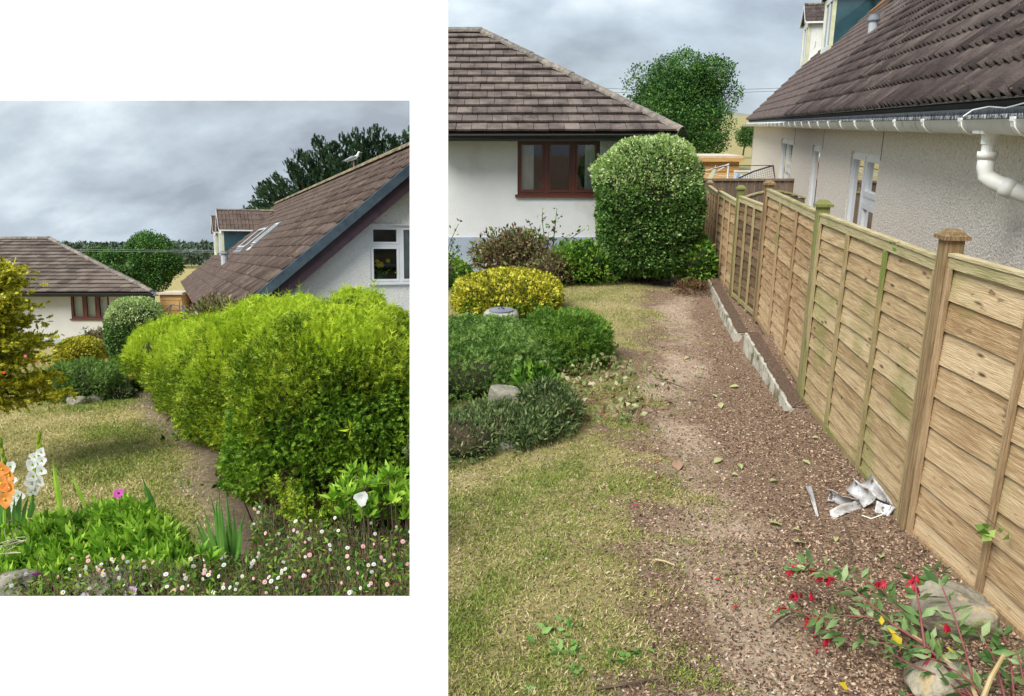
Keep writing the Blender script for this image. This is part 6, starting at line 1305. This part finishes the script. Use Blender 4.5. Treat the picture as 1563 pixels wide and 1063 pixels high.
for a_, e_ in (((252, 475), (262, 465)), ((262, 465), (283, 468)), ((283, 468), (284, 500)), ((274, 460), (274, 500)), ((279, 462), (279, 500)), ((262, 466), (256, 482)), ((270, 472), (283, 476))): m.tube([at(*a_, 30), at(*e_, 30)], .02, 4)
t.part('rails', m, LEAD)
for k_, (ya, lb_) in enumerate(((382, 'upper faint wire crossing before the large dark tree'), (384.5, 'lower faint wire crossing before the large dark tree'))):
    a_ = at(95, ya - 1, 45); e_ = at(345, ya + 1, 45); m = MB(); m.tube([a_.lerp(e_, i / 6) for i in range(7)], .012, 4); tag(link('overhead_wire', m, LEAD, base=a_), lb_, 'wire')
p_ = at(189, 424, 29.5); m = MB(); m.tube([p_ - Up * .5, p_ + Up * .0], .09, 8); t = Thing('flue_pipe', 'short white pipe poking up behind the bungalow hip', 'pipe', p_ - Up * .5); t.part('pipe', m, UPVC); m = MB(); m.tube([p_, p_ + Up * .05], .11, 8); t.part('cap', m, UPVC_OLD)

# ------------------------------------------------------------------ planting of the left-hand garden
frame('left')
c = at(207, 492, 18.3); tp = at(207, 455, 18.3).z
t = Thing('topiary_bush', 'rounded clipped bush with pale top peeping over the far end of the hedge', 'topiary', (c.x, c.y, -.3)); cc = (c.x, 18.3, tp * .5 - .1); rr = (.60, .6, tp * .5 + .1)
P, N = blob_pts(12000, cc, rr, .03, .9, 2.9, .16, 4, -.98); nz = snoise(P, 1.3, 6); k = (P[:, 2] + .2 * nz) > tp * .62
t.part('foliage', lm(leaves(P[~k], N[~k], .055, .036, 5, spread=.8)), LF_TOPIARY, kind='stuff'); t.part('new_growth', lm(leaves(P[k], N[k], .05, .03, 6, spread=.8, up=.3)), LF_TOPP, kind='stuff')
m = MB(); m.blob(cc, (rr[0] * .85, rr[1] * .85, rr[2] * .86), 3, .02, 16, 12, p=2.9); t.part('inner_core', m, INNER, smooth=True)
bush('golden_dome_shrub', 'small distant clipped golden dome shrub above the dark cushion bush', 'shrub', (gd(132, 562).x, 16.4, .34), (.42, .5, .34), 6000, .05, .032, LF_GOLD, 71, .04, 1.2, 2.3, .18, core=INNER_B, up=.2)
bush('dark_conifer_shrub', 'flat topped dark green cushion conifer in the middle of the left lawn', 'shrub', (gd(112, 612).x, 13.2, .24), (.64, .55, .36), 9000, .07, .03, LF_DKCON, 72, .09, 1.2, 2.5, .25, kind='spray', core=INNER, up=.1, lobes=14)
bush('green_conifer_shrub', 'bright green bush between the dark cushion conifer and hedge', 'shrub', (gd(168, 603).x, 14.0, .24), (.32, .4, .33), 4000, .07, .03, LF_GREEN, 73, .1, 1.4, 2.3, .3, kind='spray', core=INNER, up=.2)
bush('heather', 'greyish low mat with pale flecks at the right foot of the dark cushion conifer', 'shrub', (gd(158, 612).x, 13.2, .08), (.34, .25, .14), 2200, .05, .02, LF_GREY, 74, .2, 2, 2.1, .5, core=INNER_B)
bush('variegated_shrub', 'cream flecked low plant touching the hedge by the bright green bush', 'shrub', (gd(180, 600).x, 13.5, .08), (.28, .25, .14), 1500, .055, .03, LF_VAR, 75, .2, 2, 2.1, .5, core=False)
o = gd(145, 562); m = MB(); m.lathe((o.x, o.y, 0), [(.16, 0), (.15, .42), (.24, .48), (.2, .54), (.01, .55)], 14); tag(link('stone_drum', m, bpy.data.materials['white_stone'], base=(o.x, o.y, 0), smooth=True), 'pale stone drum between golden dome and dark cushion', 'garden stone')
rock('rock', 'small rock at the foot of the dark cushion conifer', gd(112, 618) + Vector((0, .1, .03)), (.16, .1, .09), 12)
rock('rock', 'low rock near the middle front of the cushion bed', gd(140, 614) + Vector((0, .1, .03)), (.14, .1, .07), 13)
bush('border_shrub', 'bright green mound below the plinth beside the golden conifer', 'shrub', (gd(80, 557).x, 18.3, .10), (.38, .4, .26), 2500, .08, .04, LF_GREEN, 76, .12, 1.6, 2, .4, core=INNER)
bush('rusty_border_shrub', 'rusty border shrub under the distant bungalow window', 'shrub', (gd(112, 552).x, 19.2, .10), (.72, .5, .44), 5000, .08, .04, LF_RUST, 77, .22, 1.4, 2, .5, core=INNER_B, up=.3)
bush('rusty_border_shrub', 'dull brown tangled shrub between distant bungalow and the hedge end', 'shrub', (gd(160, 552).x, 18.6, .12), (.32, .4, .40), 2500, .08, .03, LF_BROWN, 78, .22, 1.4, 2, .5, core=INNER_B, up=.3)
rose('rose_bush', 'slender green rose against the distant bungalow wall', at(133, 530, 21), [at(118, 512, 21), at(130, 503, 21), at(138, 507, 21), at(147, 520, 21), at(156, 517, 21), at(125, 515, 21)], LF_GREEN, 81, .10, 12)
bush('red_leaved_shrub', 'thin reddish topped shrub peeping over the hedge below the roof', 'shrub', at(330, 478, 12.4), (.42, .3, .22), 1500, .07, .03, LF_RUST, 82, .3, 2, 2, .8, core=False, up=.8)

# golden conifer at the left edge, built in drooping flat tiers
gc = Thing('golden_conifer', 'golden yellow conifer with layered drooping sprays at the far left', 'conifer', (at(-22, 560, 8.6).x, 8.6, 0)); bx = gc.base.x
Ps = []; Ns = []; g = random.Random(6); lb = MB(); lb.tube([(bx, 8.6, 0), (bx, 8.6, 2.4)], [.07, .02], 7)
for i in range(46):
    f = (i + .5) / 46; z = .84 + 1.50 * f; R_ = .58 * (1 - f) ** .55 + .07; a = i * 2.4 + g.uniform(-.3, .3); L = R_ * g.uniform(.8, 1.12)
    tip = Vector((bx + math.cos(a) * L, 8.6 + math.sin(a) * L, z + g.uniform(-.03, .08))); b0 = Vector((bx, 8.6, z - .1)); pts = branch(b0, tip, .05, 6, i); lb.tube(pts, [.018, .015, .012, .009, .006, .004], 4)
    for k in range(1, 6):
        wd = .05 + .075 * math.sin(math.pi * k / 6.5)
        for _ in range(46): Ps.append(tuple(pts[k] + Vector((g.gauss(0, wd), g.gauss(0, wd), g.gauss(0, .022))))); Ns.append((math.cos(a) + g.gauss(0, .4), math.sin(a) + g.gauss(0, .4), g.gauss(.12, .2)))
gc.part('trunk', lb, BARK); P = np.array(Ps); N = np.array(Ns); nz = snoise(P, 1.8, 3); g_ = np.random.default_rng(2)
gc.part('golden_sprays', lm(sprays(P, N, .085, 3, .35, .05, 3, wid=.22)), LF_GOLDC, kind='stuff')
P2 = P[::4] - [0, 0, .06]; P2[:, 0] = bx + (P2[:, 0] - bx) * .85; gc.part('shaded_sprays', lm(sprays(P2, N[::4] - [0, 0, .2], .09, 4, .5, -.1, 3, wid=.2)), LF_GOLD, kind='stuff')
ORF = M('scarlet_petal', [(.65, .06, .02), (.8, .12, .03)]); PNK = M('pink_petal', [(.65, .08, .22), (.75, .2, .35)])
for (x, y, Y_, mt, lb_) in ((6, 569, 7.6, ORF, 'scarlet bloom in front of the lower golden conifer'), (39, 544, 8.0, PNK, 'small pink red bloom on the golden conifer edge'), (55, 553, 16.5, PNK, 'pink bloom beyond the lawn next to the golden conifer')):
    q = at(x, y, Y_); m = MB(); s_ = Y_ / 1200 * 2.6
    for k in range(6): a = k * 1.05; m.blob(q + Vector((math.cos(a) * s_ * .6, 0, math.sin(a) * s_ * .5)), (s_ * .5, s_ * .4, s_ * .4), k, .2, 6, 4)
    tag(link('bloom', m, mt, base=q, smooth=True), lb_, 'flower')

# ------------------------------------------------------------------ raised flower bed at the near side
BS = 1.35       # bed pushed out along the camera's line of sight, its sizes scaled alike
at_view = at
def at(px, py, Y): return at_view(px, py, Y * BS)
BZ = 2.45 - 1.39 * BS
def bedz(px, py, lift=0): return gd(px, py, BZ) + Vector((0, 0, lift))
def bed_h(X, Y): return BZ - np.clip((Y - 4.8) / .5, 0, 1) * .62 + .02 * snoise(np.stack([X, Y, X * 0], 1), 1.5, 3)
xs = np.linspace(-3.6, -.50, 60); ys = np.concatenate([[2.4, 2.9], np.linspace(3.1, 5.5, 36)]); X, Y = np.meshgrid(xs, ys); Xc = np.minimum(X, -.11 * Y)
V = np.stack([Xc.ravel(), Y.ravel(), bed_h(Xc.ravel(), Y.ravel())], 1); nx, ny = len(xs), len(ys); i = np.arange((ny - 1) * nx).reshape(ny - 1, nx)[:, :-1].ravel()
me = mesh_np(V, np.stack([i, i + 1, i + nx + 1, i + nx], 1)); me.polygons.foreach_set('use_smooth', [True] * len(me.polygons))
tag(link('flower_bed_soil', me, M('dark_bed_soil', [(.04, .028, .018), (.09, .065, .045), (.16, .12, .09)], scale=22, rough=1, bump=1)), kind='structure')
for (x, y, sx, sz, sd, lb_) in ((22, 895, .085, .06, 21, 'mossy grey edging rock at the bottom left corner of the flower bed'), (165, 898, .13, .055, 22, 'flat grey brown edging rock under the daisies at the flower bed front')):
    q = at(x, y, 2.95); rock('rock', lb_, (q.x, q.y, q.z), (sx * BS, .13, sz * BS), sd)
# rosette leaved shrub
rs = Thing('rosette_shrub', 'bright green shrub of dense leaf rosettes filling the near flower bed', 'shrub', bedz(140, 850)); g = random.Random(3); gg = np.random.default_rng(3); V_ = []; m = MB()
VP = []; VD = []; VL = []
outline = lambda x: np.interp(x, [-30, 0, 40, 70, 110, 150, 185, 200, 225, 250, 272, 285, 300], [815, 800, 792, 785, 782, 768, 762, 752, 775, 778, 805, 830, 860])
for i in range(430):
    px = g.uniform(-30, 290); top = outline(px); f = g.random(); py = top + 6 + f * (882 - top); Yd = 3.42 - .38 * f + g.uniform(-.06, .06); q = at(px, py, Yd); b0 = q - Vector((g.uniform(-.05, .05), -.04, g.uniform(.12, .22))); m.tube([b0, q], [.005, .003], 4); sz = g.uniform(.75, 1.25); ax = Vector((g.gauss(0, .25), -.45 + g.gauss(0, .25), 1)).normalized()
    for k in range(15):
        a = k * 2.4; el = 1.25 - .85 * (k / 14); s1 = ax.orthogonal().normalized(); s2 = ax.cross(s1); d = (s1 * math.cos(a) + s2 * math.sin(a)) * math.cos(el) + ax * math.sin(el); VP.append(tuple(q - ax * .016 * k / 5)); VD.append(tuple(d)); VL.append(sz)
P = np.array(VP); D = np.array(VD); big = leaves(P, D, .080, .025, 5, spread=.10, fold=.18, var=.3)
rs.part('rosettes', lm(big), LF_ROS, kind='stuff'); rs.part('stems', m, TWIG, kind='stuff')
P = P[::5] + gg.normal(size=P[::5].shape) * .04 - [0, -.04, .07]; rs.part('under_leaves', lm(leaves(P, gg.normal(size=P.shape) + [0, -.3, .3], .07, .026, 8, spread=.5)), LF_GREEN, kind='stuff')
def rosette_clump(label, spots_, seed, mat):
    t = Thing('rosette_shrub', label, 'shrub', spots_[0]); g = random.Random(seed); VP = []; VD = []; m = MB()
    for q in spots_:
        ax = Vector((g.gauss(0, .3), -.45, 1)).normalized(); m.tube([q - Vector((0, -.04, .19)), q], [.005, .003], 4)
        for k in range(14): a = k * 2.4; el = 1.2 - .85 * (k / 14); s1 = ax.orthogonal().normalized(); s2 = ax.cross(s1); VP.append(tuple(q)); VD.append(tuple((s1 * math.cos(a) + s2 * math.sin(a)) * math.cos(el) + ax * math.sin(el)))
    t.part('rosettes', lm(leaves(np.array(VP), np.array(VD), .074, .024, seed, spread=.12, fold=.18)), mat, kind='stuff'); t.part('stems', m, TWIG); return t
g = random.Random(12); rosette_clump('paler rosette leaved shrub at the right side in front of the hedge', [at(g.uniform(520, 625), g.uniform(722, 800), g.uniform(3.2, 3.5)) for _ in range(60)] + [at(x, y, 3.3) for x, y in ((600, 722), (585, 730), (577, 740), (612, 742), (625, 745), (508, 762), (520, 755), (640, 760), (625, 775), (590, 765))], 12, LF_ROS)
g = random.Random(13); rosette_clump('scattered green rosettes between the sword leaves and the daisies', [at(g.uniform(270, 330), g.uniform(845, 900), g.uniform(3.0, 3.2)) for _ in range(10)], 13, LF_ROS)
# lime conifer cutting in front
t = Thing('lime_conifer_shoot', 'feathery yellow lime conifer shoots rising in front of the hedge foot', 'shrub', at(480, 850, 3.4)); Ps = []; Ds = []; m = MB(); g = random.Random(5)
for (a, e_) in (((470, 820), (423, 742)), ((470, 820), (448, 745)), ((480, 825), (462, 768)), ((485, 830), (500, 765)), ((485, 830), (512, 775)), ((470, 815), (435, 780)), ((520, 850), (495, 842)), ((550, 850), (505, 848)), ((530, 850), (560, 838)), ((490, 830), (486, 790))):
    A, B = at(*a, 3.4), at(*e_, 3.38); pts = branch(A, B, .08, 8, int(e_[0])); m.tube(pts, [.006 - .0006 * k for k in range(8)], 4)
    for k in range(1, 8):
        for _ in range(7): d = (pts[k] - pts[k-1]).normalized(); s_ = Vector((-d.z, 0, d.x)) * g.choice((-1, 1)); Ps.append(tuple(pts[k])); Ds.append(tuple(d + s_ * g.uniform(.3, 1)))
t.part('shoots', lm(sprays(np.array(Ps), np.array(Ds), .074, 3, .15, 0, 3, wid=.16)), LF_LIME, kind='stuff'); t.part('stems', m, TWIG)
# sword leaves
def swords(label, blades, Yd, seed, cat='plant', name='sword_leaf_plant', w=.015, mat=None):
    t = Thing(name, label, cat, at(blades[0][0][0], blades[0][0][1], Yd)); g = random.Random(seed)
    for (a, e_) in blades:
        y_ = Yd + g.uniform(-.05, .05); A, B = at(*a, y_), at(*e_, y_ - .03); n = 8; m = MB(); vs = []; L = (B - A); side = Vector((L.z, g.uniform(-.1, .1), -L.x)).normalized(); bd = side * L.length * g.uniform(-.05, .05)
        for k in range(n + 1):
            u = k / n; wd = w * (1 - u ** 2.2) * (.7 + .6 * math.sin(math.pi * u)) + .0006; c_ = A + L * u + bd * math.sin(math.pi * u); vs += [c_ - side * wd, c_ + Vector((0, -.004, 0)), c_ + side * wd]
        m.add(vs, [(3*k+j, 3*k+j+1, 3*k+4+j, 3*k+3+j) for k in range(n) for j in range(2)]); t.part('blade', m, mat or LF_BLADE)
    return t
swords('clump of upright dark green sword leaves before the bare soil and hedge foot', [((332, 862), (302, 792)), ((335, 865), (312, 778)), ((338, 866), (322, 760)), ((340, 868), (330, 765)), ((343, 868), (335, 748)), ((346, 868), (345, 750)), ((350, 868), (338, 772)), ((352, 868), (356, 776)), ((356, 868), (350, 800)), ((360, 866), (374, 782)), ((358, 866), (368, 800)), ((348, 868), (328, 800)), ((342, 868), (316, 800)), ((355, 866), (347, 762)), ((330, 860), (300, 800))], 3.35, 4)
swords('pair of short green sword leaves just right of the magenta flower', [((233, 796), (217, 728)), ((236, 796), (226, 745)), ((231, 792), (220, 750))], 3.45, 5)
swords('two tall single yellow green blades standing left of centre', [((93, 782), (80, 697)), ((132, 776), (106, 720))], 3.45, 6, mat=LF_ROS)
swords('thin blades crowded at the base of the gladioli', [((20, 800), (22, 760)), ((8, 800), (5, 740)), ((28, 795), (34, 752)), ((34, 800), (44, 757)), ((14, 798), (12, 752)), ((44, 790), (50, 755)), ((2, 800), (-6, 745))], 3.2, 7)
WP = M('white_petal', [(.72, .74, .72), (.84, .85, .84)], scale=20, transl=.3); OP = M('orange_petal', [(.72, .20, .03), (.85, .42, .12)], scale=14, transl=.3); OPL = M('peach_petal', [(.85, .5, .25), (.88, .62, .38)], scale=14, transl=.3); MG = M('magenta_petal', [(.42, .03, .30), (.6, .10, .45)], scale=30, transl=.2); PP = M('lilac_petal', [(.6, .4, .62), (.75, .58, .74)], scale=30, transl=.2); YC = M('yellow_centre', [(.65, .38, .01), (.8, .55, .03)], scale=60)
def ruffle(q, r, seed, tiltx=0):
    g = random.Random(seed); m = MB(); vs = [q]; n = 12
    for ring_, (rr_, dz_) in enumerate(((.35, -.10), (.7, -.28), (1.0, -.30))):
        for k in range(n):
            a = 2 * math.pi * k / n; R_ = r * rr_ * (1 + (.20 * math.cos(3 * a + seed) + g.uniform(-.10, .10)) * rr_); vs.append(q + Vector((math.cos(a) * R_ + tiltx * rr_ * r * .4, dz_ * r * (1 + .5 * math.sin(6 * a)) * 1.0, math.sin(a) * R_)))
    fs = [(0, 1 + k, 1 + (k + 1) % n) for k in range(n)] + [(1 + n*j + k, 1 + n*(j+1) + k, 1 + n*(j+1) + (k+1) % n, 1 + n*j + (k+1) % n) for j in range(2) for k in range(n)]
    return m.add(vs, fs)
def gladiolus(label, base, top, blooms, mat, Yd, seed, buds=(), throat=None):
    t = Thing('gladiolus', label, 'flower', at(*base, Yd)); A, B = at(*base, Yd), at(*top, Yd); m = MB(); m.tube([A, A.lerp(B, .5) + Vector((.005, 0, 0)), B], [.011, .008, .004], 6); t.part('stem', m, LF_ROS)
    for i, (x, y, r) in enumerate(blooms):
        q = at(x, y, Yd - .03); t.part('flower', ruffle(q, r * Yd * BS / 1200, seed + i, (-1) ** i * .3), mat, smooth=True)
        q2 = q + Vector((0, -.002, 0)); m = MB(); m.blob(q2, (r * .18 * Yd * BS / 1200, .015, r * .2 * Yd * BS / 1200), 1, .1, 6, 4); t.part('throat', m, throat or LF_ROS)
    for i, (x, y, l) in enumerate(buds):
        q = at(x, y, Yd - .01); m = MB(); m.tube([q - Vector((0, 0, l * Yd * BS / 1200 / 2)), q, q + Vector((.002, 0, l * Yd * BS / 1200 / 2))], [.005, .011, .003], 6); t.part('bud', m, LF_LIME)
    return t
gladiolus('white gladiolus spike standing clear against the lawn', (45, 790), (60, 658), [(63, 690, 7), (53, 697, 7), (64, 703, 8), (50, 709, 9), (63, 718, 9), (51, 727, 9), (61, 735, 8), (49, 738, 9), (54, 748, 7), (48, 751, 6)], WP, 3.25, 3, [(60, 664, 14), (58, 674, 14), (61, 682, 12)])
gladiolus('orange gladiolus spike at the left edge', (8, 800), (2, 668), [(4, 716, 11), (15, 725, 10), (3, 738, 13), (16, 744, 12), (8, 762, 12)], OP, 3.15, 13, [(1, 676, 18), (4, 692, 16), (7, 704, 14)], YC)
gladiolus('white gladiolus partly hidden behind the orange spike', (14, 795), (8, 700), [(16, 712, 9), (20, 733, 9), (28, 756, 10), (15, 775, 9), (22, 764, 8), (0, 712, 8)], WP, 3.28, 23)
def daisy(q, r, petal, n=14, centre=.36, name='daisy', label=None, cat='flower', stem=.12, seed=0, tilt=(0, -.7, .7), group=None):
    r *= BS; stem *= BS; t = Thing(name, label, cat, q, group); ax = Vector(tilt).normalized(); s1 = ax.orthogonal().normalized(); s2 = ax.cross(s1); m = MB(); g = random.Random(seed)
    for k in range(n):
        a = 2 * math.pi * k / n + g.uniform(-.08, .08); d = s1 * math.cos(a) + s2 * math.sin(a); w_ = (s2 * math.cos(a) - s1 * math.sin(a)) * r * .19; rr_ = r * g.uniform(.88, 1.08)
        m.add([q + d * r * .2, q + d * rr_ * .65 + w_ + ax * r * .08, q + d * rr_ + ax * r * .03, q + d * rr_ * .65 - w_ + ax * r * .08], [(0, 1, 2, 3)])
    t.part('petals', m, petal); m = MB(); m.blob(q + ax * r * .05, (r * centre, r * centre, r * centre * .7), 1, .05, 8, 5); t.part('centre', m, YC if petal is not MG else M('dark_centre', [(.10, .02, .10)]), smooth=True)
    m = MB(); m.tube([q - ax * r * .05, q - Vector((.01, -.02, stem * .5)), q - Vector((.0, -.03, stem))], .0025, 4); t.part('stem', m, TWIG); return t
daisy(at(181, 753, 3.3), .025, MG, 16, .25, 'african_daisy', 'open magenta daisy standing above the rosette shrub', stem=.16)
daisy(at(14, 797, 3.1), .018, MG, 14, .25, 'african_daisy', 'magenta daisy seen side on at the left edge below the gladioli', stem=.08, tilt=(-.6, -.2, .7))
daisy(at(57, 876, 2.9), .022, MG, 12, .2, 'african_daisy', 'drooping purple daisy hanging over the mossy corner rock', stem=-.07, tilt=(.2, -.5, -.7))
daisy(at(200, 904, 2.85), .026, PP, 24, .32, 'michaelmas_daisy', 'largest lilac daisy with yellow centre at the bottom edge', stem=.08)
daisy(at(128, 912, 2.85), .022, PP, 22, .3, 'michaelmas_daisy', 'lilac daisy cut by the bottom edge left of the largest', stem=.08)
q = at(552, 760, 3.15); t = Thing('white_bloom', 'single white cupped bloom before the paler rosettes', 'flower', q); t.part('petals', ruffle(q, .040, 4), WP, smooth=True); m = MB(); m.tube([q, q + Vector((.01, .03, -.2))], .003, 4); t.part('stem', m, TWIG)
# fleabane: wiry tangle with many small white and pink daisies
def flea(label, x0, x1, y0, y1, Y0, Y1, nfl, ntang, seed):
    t = Thing('fleabane', label, 'daisy plant', at((x0 + x1) / 2, y1 + 20, (Y0 + Y1) / 2)); g = random.Random(seed); P = []; m = MB()
    for i in range(ntang):
        px, py = g.uniform(x0, x1), g.uniform(y0, y1 + 14); f = (py - y0) / (y1 - y0); q = at(px, py, Y1 + (Y0 - Y1) * min(1, f) + g.uniform(-.05, .05)); b0 = q + Vector((g.uniform(-.08, .08), g.uniform(0, .07), -g.uniform(.1, .27))); 
        s_ = Vector((.0015, 0, 0)); mid = q.lerp(b0, .5) + Vector((g.uniform(-.02, .02), 0, 0)); m.add([b0 - s_, b0 + s_, mid + s_, mid - s_, q + s_ * .7, q - s_ * .7], [(0, 1, 2, 3), (3, 2, 4, 5)])
        for _ in range(5): P.append(tuple(q.lerp(b0, g.random()) + Vector((g.gauss(0, .016), g.gauss(0, .016), 0))))
    t.part('wiry_stems', m, M('wiry_stem_%d' % seed, [(.12, .08, .05), (.22, .15, .10), (.3, .24, .15)], scale=40), kind='stuff'); P = np.array(P); gg = np.random.default_rng(seed); k = gg.random(len(P)) < .68
    t.part('leaves', lm(leaves(P[k], gg.normal(size=(k.sum(), 3)) + [0, -.3, .4], .038, .013, seed, spread=.6)), LF_GREEN, kind='stuff'); t.part('dry_leaves', lm(leaves(P[~k], gg.normal(size=((~k).sum(), 3)) + [0, -.3, .2], .024, .008, seed, spread=.6)), LF_BROWN, kind='stuff')
    meshes = []
    for ci, pm in enumerate((WP, M('pinkish_petal_%d' % seed, [(.6, .25, .32), (.75, .5, .55)]))):
        f_ = MB()
        for k_ in range(10):
            a = k_ * .628; d = Vector((math.cos(a), 0, math.sin(a))); w_ = Vector((-d.z, 0, d.x)) * .0026; f_.add([d * .002, d * .0065 + w_ + Vector((0, -.001, 0)), d * .0092, d * .0065 - w_ + Vector((0, -.001, 0))], [(0, 1, 2, 3)])
        f_.blob((0, -.0015, 0), (.003, .002, .003), 0, 0, 6, 3, m=1); me = bpy.data.meshes.new('flower'); me.from_pydata(f_.v, [], f_.f); me.polygons.foreach_set('material_index', f_.m); me.update(); me.materials.append(pm); me.materials.append(YC); meshes.append(me)
    for i in range(nfl):
        px, py = g.uniform(x0, x1), g.uniform(y0, y1); f = (py - y0) / (y1 - y0); q = at(px, py, Y1 + (Y0 - Y1) * f - .06); e_ = Matrix.Rotation(g.uniform(-1.1, .2), 3, 'X') @ Matrix.Rotation(g.uniform(-.7, .7), 3, 'Z'); t.share('flower', meshes[0] if g.random() < .72 else meshes[1], q, rot=e_.to_quaternion(), scale=BS * g.uniform(.6, 1.15))
    return t
flea('daisy studded wiry tangle spreading below the sword leaves', 290, 440, 845, 905, 2.85, 3.2, 36, 900, 1)
flea('daisy studded wiry tangle filling the bottom right corner of the bed', 440, 640, 790, 905, 2.85, 3.35, 44, 1300, 2)
flea('thin wiry daisies around the flat edging rock', 110, 290, 850, 905, 2.8, 3.0, 34, 420, 3)
flea('sparse wiry daisies climbing toward the hedge foot', 385, 470, 765, 850, 3.3, 3.6, 16, 420, 4)
flea('few wiry daisies by the mossy corner rock', -20, 110, 868, 905, 2.8, 2.95, 6, 160, 5)
t = Thing('dry_grass_tuft', 'bleached wiry grass arching in front of the left bed edge', 'grass tuft', at(5, 850, 3.0)); m = MB(); g = random.Random(3)
for i in range(16): A = at(g.uniform(-10, 15), g.uniform(830, 850), 3.0); B = at(g.uniform(0, 45), g.uniform(795, 848), 2.97); m.tube(branch(A, B, .12, 6, i), .0018, 3)
t.part('blades', m, M('bleached_straw', [(.45, .42, .28), (.6, .56, .4)]), kind='stuff')
for (x, y, n, lb_) in ((268, 670, 30, 'small green weed at the hedge foot on the far lawn edge'), (330, 745, 14, 'weed sprig on the bare soil beyond the sword leaves')):
    q = gd(x, y); t = Thing('lawn_weed', lb_, 'weed', q); gg = np.random.default_rng(n); P = np.array([tuple(q)] * n) + gg.normal(size=(n, 3)) * [.12, .12, .01] + [0, 0, .02]; t.part('leaves', lm(leaves(P, gg.normal(size=P.shape) + [0, 0, .8], .09, .045, 3)), LF_GREEN, kind='stuff')

# ------------------------------------------------------------------ left-hand garden tilted about the camera to set its horizon at its image row
TL = Matrix.Translation(EYE) @ Matrix.Rotation(-(PR - PL), 4, 'X') @ Matrix.Translation(-EYE)
for o in LEFT:
    if o.rotation_mode == 'QUATERNION': m0 = Matrix.LocRotScale(o.location, o.rotation_quaternion, o.scale)
    else: m0 = Matrix.LocRotScale(o.location, o.rotation_euler, o.scale)
    l, q, s = (TL @ m0).decompose()
    o.location = l; o.rotation_mode = 'QUATERNION'; o.rotation_quaternion = q; o.scale = s
